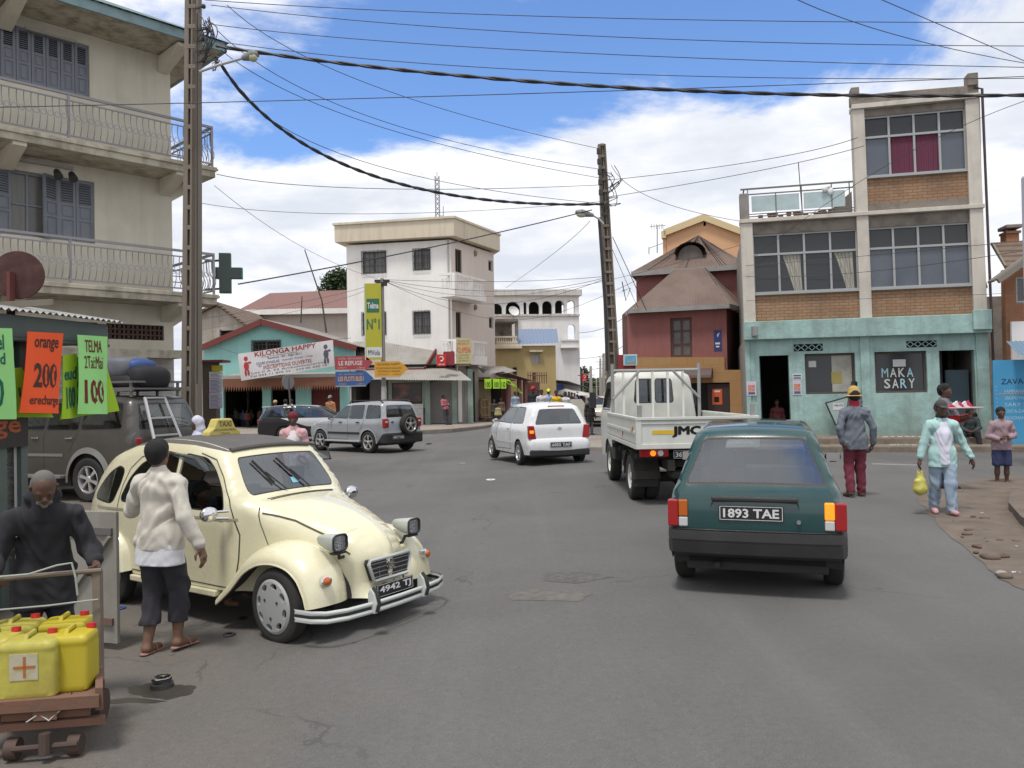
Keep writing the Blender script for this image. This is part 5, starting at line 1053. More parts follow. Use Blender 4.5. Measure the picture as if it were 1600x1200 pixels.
mb=MB();AF.box(mb,au,ae+.2,AF.z(840,462),AF.z(840,453),-7,.3);AF.box(mb,au,ae+.05,AF.z(840,494),AF.z(840,491),.003,.12);mb.build_each('cornice',mat('stained_cornice',(.55,.53,.5),.9,streak=.7,dcol=(.15,.14,.12)),t)
mb=MB();AF.box(mb,au,AF.u(884,500),0,AF.z(840,493),-7,-.36);mb.build('rear_body',AW,t);mb=MB();AF.box(mb,au,AF.u(884,480),AF.z(840,491),AF.z(840,463),-1.6,-1.5);mb.build('gallery_shade_sheet',DARK,t)  # near-black sheet behind the arches puts the gallery's shade into its colour
mb=MB();AF.box(mb,AF.u(866,600),ae-.01,0,AF.z(840,495),-1.2,-.36)if False else AF.box(mb,AF.u(884,600)+.02,ae-.02,0,AF.z(890,533),-4,-.36);mb.build('tower_foot',AW,t)
mb=MB();h=AF.rect(875,531,903,542);AF.box(mb,h[0],h[1],h[2],h[3]-.1,.3,.38);AF.box(mb,h[0],h[1],h[3]-.1,h[3],.2,.45);AF.box(mb,h[0],h[1],h[2]-.1,h[2],.003,.45);mb.build('small_balcony',AW,t)
mb=MB();c=AF.P(*AF.uv(801,488),.3);mb.lathe([(.0,0),(.25,.03),(.42,.14),(.44,.16)],c,(0.5,-1,.6),14,False);mb.bar(c,c+Vector((.1,.3,-.5)),.05,.05);tag(mb.build('satellite_dish',mat('dish_white',(.6,.6,.6),.5)),'white satellite dish in front of the arches of the arcade building','satellite dish')
mb=MB();h=AF.rect(868,560,875,602);
t=thing('blue_stall','dark stall with a blue side panel past the yellow house','stall',W(877,640,58));F2=flatfac(866,925,58,14)
mb=MB();F2.box(mb,F2.u(867,610),F2.u(881,610),0,F2.z(870,601),-2,0);mb.build('panel',mat('strong_blue',(.03,.1,.35),.7),t)
mb=MB();corr(mb,F2.P(0,F2.z(866,596),1),F2.P(F2.u(900,605),F2.z(900,606),1),F2.P(F2.u(900,600),F2.z(900,601),-1),F2.P(0,F2.z(866,592),-1),.2,.03);mb.build('tin_roof',mat('dark_tin',(.16,.14,.13),.8,dirt=.5),t)
for i,(px,py,Y,rr_,m_)in enumerate(((893,612,60,1.5,(.5,.48,.44)),(905,613,66,1.3,(.6,.58,.55)),(914,616,75,1.2,(.55,.5,.48)),(884,610,57,1.0,(.45,.44,.42)))):
 c=W(px,py,Y);t=thing('market_parasol',['broad beige parasol over the far stalls','white parasol over the far stalls, nearer the street','smallest parasol at the far end of the stalls','grey parasol beside the blue stall panel'][i],'parasol',(c.x,c.y,0),0,'parasols over the far stalls')
 mb=MB();mb.lathe([(rr_,-.28),(rr_*.6,-.05),(.03,.12)],c,n=10,cap=False);mb.build('canopy',mat('parasol%d'%i,m_,.85,dirt=.3),t);mb=MB();mb.cyl((c.x,c.y,0),c,.03,n=6);mb.build('pole',IRON,t)
c=W(917,612,58);F3=flatfac(908,930,58);h=F3.rect(909,585,917,595.5)
t=thing('red_logo_flag','small red square sign sticking out at the end of the white arcade wall','sign',F3.P(h[1],h[2]));curl_sign(F3,h,t)
mb=MB();F3.box(mb,h[0]-.3,h[0],h[3]-.1,h[3]-.05,-.03,.0);mb.build('arm',IRON,t)
t=thing('far_shop_row','low shops with tin roofs lining the far street below the arcade building','building',W(900,640,80));
mb=MB();a=Vector((4.9,66,0));b_=Vector((9.5,112,0));FR=Fac(a.to_2d(),b_.to_2d());FR.box(mb,0,40,0,3.2,-6,0);mb.build('wall',mat('far_wall',(.3,.26,.22),.9,dirt=.6,dscale=.6),t)
mb=MB();corr(mb,FR.P(0,3.1,1),FR.P(40,3.1,1),FR.P(40,4.4,-4),FR.P(0,4.4,-4),.3,.03);mb.build('roof',mat('far_tin',(.2,.15,.13),.8),t)
Y0=30
def arrow_sign(name,label,rect_px,Y,col,rows,tcol,point=1):
 F_=flatfac(500,660,Y);h=F_.rect(*rect_px);w_=h[1]-h[0];hh_=h[3]-h[2];k=hh_*.55
 tt=thing(name,label,'sign',F_.P((h[0]+h[1])/2,h[2]));pl=[(h[0],h[2]),(h[1]-k,h[2]),(h[1],(h[2]+h[3])/2),(h[1]-k,h[3]),(h[0],h[3])]
 mb=MB();mb.prism(pl,lambda a,z:F_.P(a,z,0),lambda a,z:F_.P(a,z,-.03));mb.build('plate',col,tt)
 mb=MB();
 for s_,x0,x1,y0,y1,bd in rows:text_into(mb,s_,lambda a,z,d:F_.P(a,z,d),h[0]+w_*x0,h[0]+w_*x1,h[2]+hh_*y0,h[2]+hh_*y1,bd)
 mb.build('lettering',tcol,tt)
 mb=MB();F_.box(mb,h[0],h[1]-k,h[2]-.03,h[2],-.05,.01);mb.build('lower_rail',mat('galvanised',(.4,.4,.4),.5),tt);return tt
arrow_sign('arrow_sign','red arrow sign lettered LE REFUGE, above the blue arrow',(523,557,583,577),Y0,mat('sign_dull_red',(.35,.05,.06),.6,dirt=.2,dcol=(.4,.2,.2)),[('HOTEL - RESTAURANT',.1,.72,.76,.88,0),('LE REFUGE',.1,.72,.32,.66,.03),('22 May 97',.08,.3,.07,.2,0),('a 300 m',.58,.78,.07,.2,0)],mat('sign_pale',(.55,.5,.5),.6))
arrow_sign('arrow_sign','blue arrow sign lettered LES FLOTS BLEU, below the red arrow',(524,581,584,602),Y0,mat('sign_blue',(.03,.1,.28),.6,dirt=.2,dcol=(.1,.2,.35)),[('HOTEL - BAR - RESTAURANT - PISCINE',.08,.72,.76,.86,0),('LES FLOTS BLEU',.07,.74,.32,.66,.03),('22 524 02',.08,.28,.06,.18,0),('a 600 m',.56,.76,.06,.18,0)],mat('sign_orange_text',(.6,.3,.1),.6))
arrow_sign('arrow_sign','orange yellow arrow sign pointing right on the banner pole',(585,565,638,588),Y0-.1,mat('sign_orange',(.6,.3,.03),.6),[('KILONGA HAPPY',.08,.76,.74,.88,.01),('ECOLE FRANCO-ANGLAISE',.06,.8,.5,.62,0),('MATERNELLE - PRIMAIRE',.1,.76,.3,.41,0),('LOT IV A 7',.1,.4,.1,.2,0),('a 100 m',.55,.78,.1,.2,0)],mat('sign_dark_text',(.08,.06,.03),.6))
gt=MATS['galvanised']
c0=W(548,630,Y0+.05);mb=MB();mb.cyl((c0.x,c0.y,-.15),(c0.x,c0.y,W(548,556,Y0).z),.035,n=8);tag(mb.build('sign_post',gt),'thin grey post carrying the red and blue arrow signs','post')
c0=W(600,630,Y0+.15);t=thing('banner_pole','grey pole with a white foot carrying the tall yellow banner','pole',(c0.x,c0.y,-.15));zt2=W(600,434,Y0).z
mb=MB();mb.cyl((c0.x,c0.y,2.0),(c0.x,c0.y,zt2),.085,.07,10);mb.build('shaft',mat('pole_grey',(.27,.26,.25),.8,dirt=.3),t,smooth=True)
mb=MB();mb.cyl((c0.x,c0.y,-.2),(c0.x,c0.y,2.0),.11,.1,10);mb.build('foot',mat('white_foot',(.5,.5,.48),.8,dirt=.4),t,smooth=True)
mb=MB();mb.box(c0.x-.28,c0.x+.28,c0.y-.05,c0.y+.05,zt2-.15,zt2-.05);mb.box(c0.x-.2,c0.x+.2,c0.y-.09,c0.y-.05,zt2-.3,zt2-.15);mb.build('cross_arm',IRON,t)
BF=flatfac(560,606,Y0);h=BF.rect(568.5,443,597,562);t=thing('tall_banner','tall narrow yellow green banner reading No1 on the grey pole','banner',BF.P((h[0]+h[1])/2,h[2]))
mb=MB();BF.box(mb,h[0],h[1],h[2],h[3],-.03,0);mb.build('banner_panel',mat('olive_yellow',(.42,.40,.03),.6),t)
mb=MB();BF.box(mb,h[0],h[0]+.04,h[2],h[3],0,.006);mb.build('pale_edge',mat('edge_pale',(.5,.55,.45),.6),t)
w_=h[1]-h[0];hh_=h[3]-h[2];f=lambda a,z,d:BF.P(a,z,d+.006)
mb=MB();BF.box(mb,h[0]+.14*w_,h[1]-.12*w_,h[2]+.62*hh_,h[2]+.80*hh_,0,.006);mb.build('green_square',mat('logo_green',(.03,.14,.08),.6),t)
mb=MB();text_into(mb,'Telma',f,h[0]+.18*w_,h[1]-.15*w_,h[2]+.67*hh_,h[2]+.75*hh_,.03);BF.box(mb,h[0]+.1*w_,h[1],h[2]+.03*hh_,h[2]+.165*hh_,0,.005);mb.build('white_print',PW,t)
mb=MB();text_into(mb,'N\u00b01',f,h[0]+.15*w_,h[1]-.12*w_,h[2]+.40*hh_,h[2]+.54*hh_,.05);text_into(mb,'MVola',lambda a,z,d:BF.P(a,z,.01),h[0]+.2*w_,h[1]-.12*w_,h[2]+.06*hh_,h[2]+.13*hh_,.01);mb.build('green_print',MATS['logo_green'],t)
c=W(450,597,33);t=thing('round_sign','small grey round sign on a leaning pole seen nearly edge on','sign',(W(456,660,33).x,33,-.15))
mb=MB();mb.lathe([(.0,0),(.3,0),(.3,.02),(0,.02)],c,(.75,-.6,0),20,False);mb.build('disc',mat('disc_grey',(.2,.19,.2),.6),t);mb=MB();mb.tube([(W(458,680,33).x,33,-.15),c+Vector((0,.03,.3))],.035,8);mb.build('pole',mat('pole_dark',(.08,.07,.07),.7),t)
POLEC=mat('pole_concrete',(.20,.17,.138),.92,dirt=.5,dcol=(.13,.1,.08),dscale=1.2,streak=.3,bump=.004)
def pole(label,base,top,w0,w1,d0,d1):
 t=thing('power_pole',label,'utility pole',base,0,'concrete power poles');b=Vector(base);tp=Vector(top);mb=MB();n=26
 ax=(tp-b)
 def rail(x,d):
  mb.hexa([b+Vector((x-.055,-d0/2,0)),b+Vector((x+.055,-d0/2,0)),b+Vector((x+.055,d0/2,0)),b+Vector((x-.055,d0/2,0))]+[tp+Vector((x*w1/w0-.045,-d1/2,0)),tp+Vector((x*w1/w0+.045,-d1/2,0)),tp+Vector((x*w1/w0+.045,d1/2,0)),tp+Vector((x*w1/w0-.045,d1/2,0))])
 rail(-w0/2+.055,0);rail(w0/2-.055,0);rail(w0/2-.135,0);rail(w0/2-.1,0)
 for i in range(n):
  k0=i/n;k1=(i+.78)/n;a=b+ax*k0;c=b+ax*k1;wa=w0+(w1-w0)*k0;dd=d0*.18;
  mb.box(a.x-wa/2+.05,a.x+wa/2-.05,a.y-.02,a.y+.02,a.z,b.z+ax.z*(i+1)/n)
  mb.box(c.x-wa/2+.05,c.x+wa/2-.05,a.y-d0*.42,a.y+d0*.42,c.z,b.z+ax.z*(i+1)/n)
 mb.build('shaft',POLEC,t,bevel=.008,seg=1);return t
p1b=W(297,612,16.6);p1=pole('tall concrete power pole before the balcony building',(p1b.x,16.6,-.15),(W(303,0,16.6).x,16.6,10.7),.36,.27,.26,.2)
p2b=W(962,620,25);p2t=W(940,226,25);p2=pole('concrete power pole behind the pickup truck',(p2b.x,25,0),(p2t.x,25,p2t.z),.46,.2,.34,.18)
mb=MB()
for i,py in enumerate((10,45,62,78,95)):
 c=W(318+6*(i%2),py,16.5);mb.ball(c,.05,8,5);mb.bar(c,W(306,py+3,16.5),.03,.03)
mb.build_each('insulator',IRON,p1)
mb=MB()
for i,py in enumerate((236,252,268,284,300)):c=W(936+i*.8,py,24.7);mb.box(c.x-.07,c.x+.05,c.y-.05,c.y+.05,c.z-.09,c.z+.07)
mb.build_each('insulator',IRON,p2)
mb=MB();rr=random.Random(9)
def coil(mb,cx,cy,Y,n,sc):
 for i in range(n):
  a=W(cx+rr.uniform(-.3,.3)*sc,cy+rr.uniform(-1,1)*sc,Y);b_=W(cx+rr.uniform(-.3,.3)*sc,cy+rr.uniform(-1,1)*sc,Y);m_=W(cx+rr.uniform(.2,1)*sc*1.2,cy+rr.uniform(-.8,1)*sc,Y-.1)
  mb.tube([a.lerp(m_,k/6).lerp(m_.lerp(b_,k/6),k/6)for k in range(7)],.011,4)
coil(mb,318,60,16.4,16,38);coil(mb,335,98,16.4,10,14);mb.tube([W(308,y,16.4)for y in(20,120,260,420,600)],.014,4);mb.build('loose_cables',IRON,p1)
mb=MB();coil(mb,952,290,24.8,12,34);coil(mb,942,325,24.8,8,16);mb.tube([W(936,340,24.7),W(947,500,24.7),W(948,580,24.7)],.05,6);mb.tube([W(972,455,24.7),W(985,450,24.7),W(978,470,24.7),W(972,440,24.7)],.015,4);mb.build('loose_cables',IRON,p2)
def arm_lamp(parent,pts,Y,lab,hx):
 mb=MB();mb.tube([W(*p,Y)for p in pts],.03,8);ao=mb.build('lamp_arm',gt,parent,smooth=True)
 a=W(*pts[-1],Y);b_=W(*hx,Y);mb=MB();dd=(b_-a).normalized();q=(b_-a).length
 mb.tube([a-dd*.05,a+dd*q*.3,a+dd*q*.62,b_],[.05,.09,.12,.05],10);ho=mb.build('lamp_head',mat('lamp_housing',(.2,.2,.19),.5),ao,smooth=True,label=lab)
 mb=MB();m_=a+dd*q*.62;mb.ball(m_+Vector((0,-.01,-.05)),(q*.33,.1,.09),10,6);mb.build('lamp_lens',mat('lamp_lens',(.45,.47,.3),.3),ho,smooth='all')
arm_lamp(p1,[(312,112),(340,102),(382,90)],16.3,'cream lamp head on a thin arm',(404,84));arm_lamp(p2,[(943,350),(936,342),(925,336)],24.6,'lamp head tilted beside the pole',(899,331))
WIRE=mat('wire_black',(.025,.025,.03),.6)
def wire(label,pts,r=.009,sag=None,group='overhead wires'):
 P_=[W(*p)for p in pts];out=[]
 if len(P_)==2:
  m_=(P_[0]+P_[1])/2;s_=sag if sag is not None else(P_[1]-P_[0]).length*.02;out=[P_[0].lerp(P_[1],k/16)-Vector((0,0,s_*4*(k/16)*(1-k/16)))for k in range(17)]
 else:
  for k in range(25):
   s_=k/24;a,b_,c=P_;out.append(a*(2*(s_-.5)*(s_-1))+b_*(-4*s_*(s_-1))+c*(2*s_*(s_-.5)))
 mb=MB();mb.tube(out,r,5);o=mb.build('overhead_wire',WIRE);tag(o,label,'wire',group);return o
def cable(label,pts,r):
 P_=[W(*p)for p in pts];out=[]
 for k in range(65):s_=k/64;a,b_,c=P_;out.append(a*(2*(s_-.5)*(s_-1))+b_*(-4*s_*(s_-1))+c*(2*s_*(s_-.5)))
 mb=MB()
 for ph in(0,math.pi):mb.tube([p+Vector((0,math.cos(i*1.3+ph)*r*.5,math.sin(i*1.3+ph)*r*.5))for i,p in enumerate(out)],r*.7,5)
 tag(mb.build('bundled_cable',WIRE),label,'cable')
cable('thick twisted cable from the tall pole across to the upper right',[(338,72,16.4),(960,136,16.0),(1640,148,17)],.038)
cable('thick twisted cable sagging from the tall pole to the pole behind the truck',[(345,100,16.4),(600,280,20),(940,319,24.8)],.04)
WL=[('topmost wire leaving the left pole towards the upper right',[(320,0,16.5),(900,27,16),(1640,35,16)],.008),('wire crossing above the twisted cable, second from the top',[(330,8,16.5),(900,55,16),(1640,72,16)],.008),('wire crossing the blue sky between the twisted cable and the second wire',[(330,38,16.5),(850,80,16),(1640,106,16)],.008),('thin wire just above the thick twisted cable',[(335,64,16.5),(880,112,16),(1640,122,16)],.008),('level wire crossing from the balcony building to the right roof',[(-20,168,15),(800,147,16),(1640,118,18)],.009),('thin slanting wire entering at the top right corner, left one',[(1230,-8,12),(1420,60,14),(1640,105,16)],.007),('thin slanting wire entering at the top right corner, right one',[(1360,-8,12),(1500,52,14),(1640,112,16)],.007),('upper thin wire from the left pole head to the far pole head',[(355,8,16.4),(600,140,20),(935,232,25)],.008),('second thin wire from the left pole head to the far pole head',[(340,48,16.4),(600,190,20),(935,264,25)],.008),('third thin wire from the left pole head to the far pole',[(345,78,16.4),(600,200,20),(937,278,25)],.008),('slack thin wire below the sagging twisted cable',[(345,95,16.4),(560,250,20),(940,318,25)],.008),('wire from the balcony edge to the pole behind the truck',[(338,272,18),(600,295,20),(937,289,25)],.008),('low wire from the balcony edge passing behind the cables',[(312,317,18),(600,334,20),(937,315,25)],.006),('wire running from the pharmacy cross up to the street lamp',[(372,444,18.2),(680,385,22),(925,328,24.6)],.016),('wire sloping down from the balcony to the banner pole',[(335,290,18),(480,390,24),(590,436,30)],.006),('wire from the far pole to the upper right roof',[(945,282,25),(1180,252,22),(1340,215,20)],.009),('second wire from the far pole to the upper right roof',[(950,308,25),(1180,268,22),(1350,228,20)],.009),('wire dropping from the far pole onto the turquoise building',[(955,258,25),(1020,310,24.5),(1165,347,23.4)],.008),('wire falling from the far pole along its right side',[(957,370,25),(985,430,25.5),(1010,485,26)],.012),('thinner wire falling beside it to the pink house',[(957,390,25),(985,455,25.5),(997,480,26)],.008),('wire from the street lamp down behind the white house',[(922,345,24.6),(860,400,30),(790,450,45)],.008),('wire bundle from the banner pole to the far pole, top strand',[(602,437,30),(780,440,28),(945,432,25)],.008),('wire bundle from the banner pole to the far pole, middle strand',[(602,438,30),(780,455,28),(945,434,25)],.008),('wire bundle from the banner pole to the far pole, lowest strand',[(602,440,30),(760,475,30),(945,436,25)],.008),('long wire from the banner pole dipping over the arches',[(604,441,30),(800,500,40),(1010,430,27)],.008),('wire crossing the arches towards the pink house',[(604,439,30),(820,460,34),(1200,370,24)],.007),('wire from the banner pole across the banner pole head leftwards',[(597,438,30),(480,470,36),(300,500,44)],.008),('lower wire from the banner pole head leftwards over the long roof',[(597,441,30),(480,482,36),(300,518,44)],.007),('wire across the lower windows of the turquoise building',[(1165,415,23),(1350,400,21.7),(1640,372,18)],.007),('second wire across the windows of the turquoise building',[(1165,432,23),(1350,425,21.7),(1640,385,18)],.007),('wire descending across the maroon curtains',[(1180,400,22),(1400,250,20),(1640,145,17)],.007),('wire skimming the brick band above the turquoise front',[(1165,470,22.5),(1380,466,21.2),(1640,455,19)],.006),('far wire spanning the distant street, top',[(905,520,40),(945,512,40),(1000,480,30)],.012),('far wire spanning the distant street, low',[(905,560,50),(940,556,50),(975,540,40)],.014)]
for q in WL:wire(*q)
for i,(px,py,Y,w_)in enumerate(((923,572,95,.22),(938,560,85,.16),(943,552,78,.18),(932,592,110,.12),(911,578,70,.09))):
 b_=W(px,620,Y);tp=W(px,py,Y);mb=MB();mb.hexa([Vector((b_.x-w_,Y-w_,0)),Vector((b_.x+w_,Y-w_,0)),Vector((b_.x+w_,Y+w_,0)),Vector((b_.x-w_,Y+w_,0))]+[tp+Vector((sx*w_*.6,sy*w_*.6,0))for sx,sy in((-1,-1),(1,-1),(1,1),(-1,1))])
 for k in range(2):mb.box(tp.x-.5,tp.x+.5,Y-.04,Y+.04,tp.z-.4-k*.7,tp.z-.34-k*.7)
 tag(mb.build('far_power_pole',mat('far_pole',(.33,.3,.27),.9)),['pale far pole standing left of the others in the distant street','far pole just left of the truck cab, shorter of the close pair','far pole just left of the truck cab, taller of the close pair','small thin pole in the middle of the far street','thin pole beside the red flag sign'][i],'utility pole','distant poles of the far street')
c=W(1027,372,38);mb=MB();mb.bar(W(1027,395,38),W(1027,352,38),.05,.05);mb.bar(W(1015,354,38),W(1040,352,38),.03,.03)
for k in range(5):mb.bar(W(1018+k*4,350,38),W(1018+k*4,358,38),.025,.025)
mb.bar(W(1014,386,38),W(1014,397,38),.04,.04);mb.bar(W(1014,388,38),W(1036,380,38),.03,.03);mb.bar(W(1035,350,39),W(1037,362,39),.02,.02)
t=thing('tv_aerial','thin television aerial on the roof left of the peach gable','antenna',W(1027,395,38));mb.build('rods',gt,t)
RUB=mat('tyre_rubber',(0.022,0.021,0.02),0.85,dirt=0.3,dcol=(0.07,0.06,0.05),dscale=5)
BLK=mat('black_plastic',(0.02,0.02,0.021),0.55,dirt=0.2,dcol=(0.06,0.055,0.05),dscale=3)
ALU=mat('alloy',(0.5,0.5,0.5),0.32,0.6);CHR=mat('chrome',(0.7,0.7,0.72),0.12,1.0)
CG=glass('car_glass',(0.42,0.45,0.45),0.10);CG2=glass('clear_glass',(0.6,0.62,0.62),0.16)
INT=mat('car_interior',(0.035,0.035,0.037),0.9);REDL=mat('tail_red',(0.32,0.01,0.012),0.18,coat=0.5);AMB=mat('amber_lens',(0.45,0.10,0.008),0.2,coat=0.5);WHL=mat('clear_lens',(0.5,0.5,0.5),0.15)
AML=mat('amber_lit',(0.8,0.25,0.02),0.3,emit=((1.0,0.27,0.01),0.75))
def paint(name,c,rough=0.28,dirt=0.18,coat=0.6):return mat(name,c,rough,coat=coat,dirt=dirt,dcol=tuple(0.6*x+0.05 for x in c[:3]),dscale=2.2)
def smooth_path(pts,step=0.05):
 out=[]
 n=len(pts)
 for i in range(n-1):
  p0=Vector(pts[max(0,i-1)]);p1=Vector(pts[i]);p2=Vector(pts[i+1]);p3=Vector(pts[min(n-1,i+2)])
  d=(p2-p1).length
  if d<1e-6:continue
  if i==0:p0=p1-(p2-p1)
  if i==n-2:p3=p2+(p2-p1)
  k=max(1,int(d/step+.5))
  for j in range(k):
   t=j/k;m1=(p2-p0)*0.5*min(1,d/max(1e-6,(p1-p0).length));m2=(p3-p1)*0.5*min(1,d/max(1e-6,(p3-p2).length))
   h00=2*t**3-3*t*t+1;h10=t**3-2*t*t+t;h01=-2*t**3+3*t*t;h11=t**3-t*t
   out.append(p1*h00+m1*h10+p2*h01+m2*h11)
 out.append(Vector(pts[-1]));return out
def lin(x,tab):
 if x<=tab[0][0]:return tab[0][1]
 for(a,b),(c,d)in zip(tab,tab[1:]):
  if x<=c:return b+(d-b)*(x-a)/(c-a)
 return tab[-1][1]
class Shell:
 def __init__(s,sil,zb,arches,Wf,rnd=0.09,crown=0.03,step=0.06):
  s.sil=smooth_path(sil,step*0.8);s.zb=zb;s.W=Wf;s.rnd=rnd;s.crown=crown;s.step=step;s.arches=arches
  s.L=[0];
  for a,b in zip(s.sil,s.sil[1:]):s.L.append(s.L[-1]+(b-a).length)
  x0,x1=s.sil[0].x,s.sil[-1].x;bot=[(x1,zb)]if s.sil[-1].y>zb+.01 else[]
  for(cx,cz,r)in sorted(arches):
   dz=max(-.99,min(.99,(zb-cz)/r));a0=math.pi-math.asin(dz);a1=math.asin(dz)
   bot+=[(cx+r*math.cos(a0+(a1-a0)*k/14),cz+r*math.sin(a0+(a1-a0)*k/14))for k in range(15)]
  if s.sil[0].y>zb+.01:bot.append((x0,zb))
  s.bot=bot;s.outline=[tuple(p)for p in s.sil]+bot
  s._A=np.array([(p.x,p.y)for p in s.sil])
 def dist(s,x,z):
  A=s._A[:-1];B=s._A[1:];p=np.array((x,z));d=B-A;t=np.clip(((p-A)*d).sum(1)/np.maximum(1e-9,(d*d).sum(1)),0,1);q=A+d*t[:,None]-p
  return float(np.sqrt((q*q).sum(1).min()))
 def w(s,x,z):
  d=s.dist(x,z);r=s.rnd(x,z)if callable(s.rnd)else s.rnd
  ins=0 if d>=r else r-math.sqrt(max(0,r*r-(r-d)**2))
  return max(0.02,s.W(x,z)-ins)
 def side(s,x,z,sg,off=0.0):return Vector((x,sg*(s.w(x,z)+off),z))
 def at(s,l):
  l=max(0,min(s.L[-1],l));i=min(len(s.L)-2,max(0,int(np.searchsorted(s.L,l))-1));t=(l-s.L[i])/max(1e-9,s.L[i+1]-s.L[i]);a,b=s.sil[i],s.sil[i+1]
  d=(b-a).normalized();return a.lerp(b,t),Vector((-d.y,d.x))if True else None
 def topn(s,l,y,off=0.0):
  p,_=s.at(l);a,_=s.at(l-.06);b,_=s.at(l+.06);d=(b-a).normalized();n=Vector((d.y,-d.x))
  if n.dot(p-Vector((s.cx,s.cz)))<0:n=-n
  wd=s.w(p.x,p.y);k=s.crown*(1-y*y)+off;return Vector((p.x+n.x*k,y*wd,p.y+n.y*k))
 cx=1.2;cz=0.5
 def s_at(s,x,z):return s.L[int(np.argmin([(p.x-x)**2+(p.y-z)**2 for p in s.sil]))]
 def build(s,root,body_m,side_rg=(),top_rg=(),two=None,name='body',top_m=None):
  """side_rg: (poly, name, material, keep) regions on both sides; top_rg: polygons in (arc length, -1..1)"""
  parts={}
  def bucket(k):return parts.setdefault(k,MB())
  v,F,K=cdt(s.outline,[r[0]for r in side_rg],s.step)
  for sg in(-1,1):
   P3=[s.side(x,z,sg)for x,z in v]
   for f,k in zip(F,K):
    key=('body',0)if k==0 else(k,sg)
    if k and side_rg[k-1][1]=='body':key=('body',0)
    mb=bucket(key);mb.add([P3[i]for i in f],[tuple(range(3))if sg<0 else(2,1,0)])
  ol=[(0,-1),(s.L[-1],-1),(s.L[-1],1),(0,1)];ys=0.75
  reg=[[(a,b*ys)for a,b in r[0]]for r in top_rg]
  pts=[(l,-ys)for l in s.L]+[(l,ys)for l in reversed(s.L)]
  v,F,K=cdt(pts,reg,s.step*1.15)
  for f,k in zip(F,K):
   key=('body',0)if k==0 else('t%d'%k,0)
   if k==0 and top_m:key=('top',0)
   bucket(key).add([s.topn(v[i][0],v[i][1]/ys)for i in f],[tuple(range(3))])
  out={}
  for key,mb in parts.items():
   if key[0]=='body':nm,m=name,body_m
   elif key[0]=='top':nm,m='top',top_m
   elif isinstance(key[0],str):r=top_rg[int(key[0][1:])-1];nm,m=r[1],r[2]
   else:r=side_rg[key[0]-1];nm,m=r[1],r[2]
   out[key]=mb.build(nm,m,root,smooth=True,world=False,merge=True)
  return out
def arch_liner(root,cx,cz,r,y0,y1,z0=0.15,m=None):
 for sg in(-1,1):
  mb=MB();a=[math.pi*(-0.08+1.16*k/12)for k in range(13)]
  mb.grid(lambda s_,t_:(cx+(r+.01)*math.cos(-.25+(math.pi+.5)*s_),sg*(y0+(y1-y0)*t_),cz+(r+.01)*math.sin(-.25+(math.pi+.5)*s_)),14,1)
  mb.add([(cx+(r+.01)*math.cos(-.25+(math.pi+.5)*k/14),sg*y0,cz+(r+.01)*math.sin(-.25+(math.pi+.5)*k/14))for k in range(15)],[tuple(range(15))])
  mb.build('wheel_arch',m or INT,root,world=False)
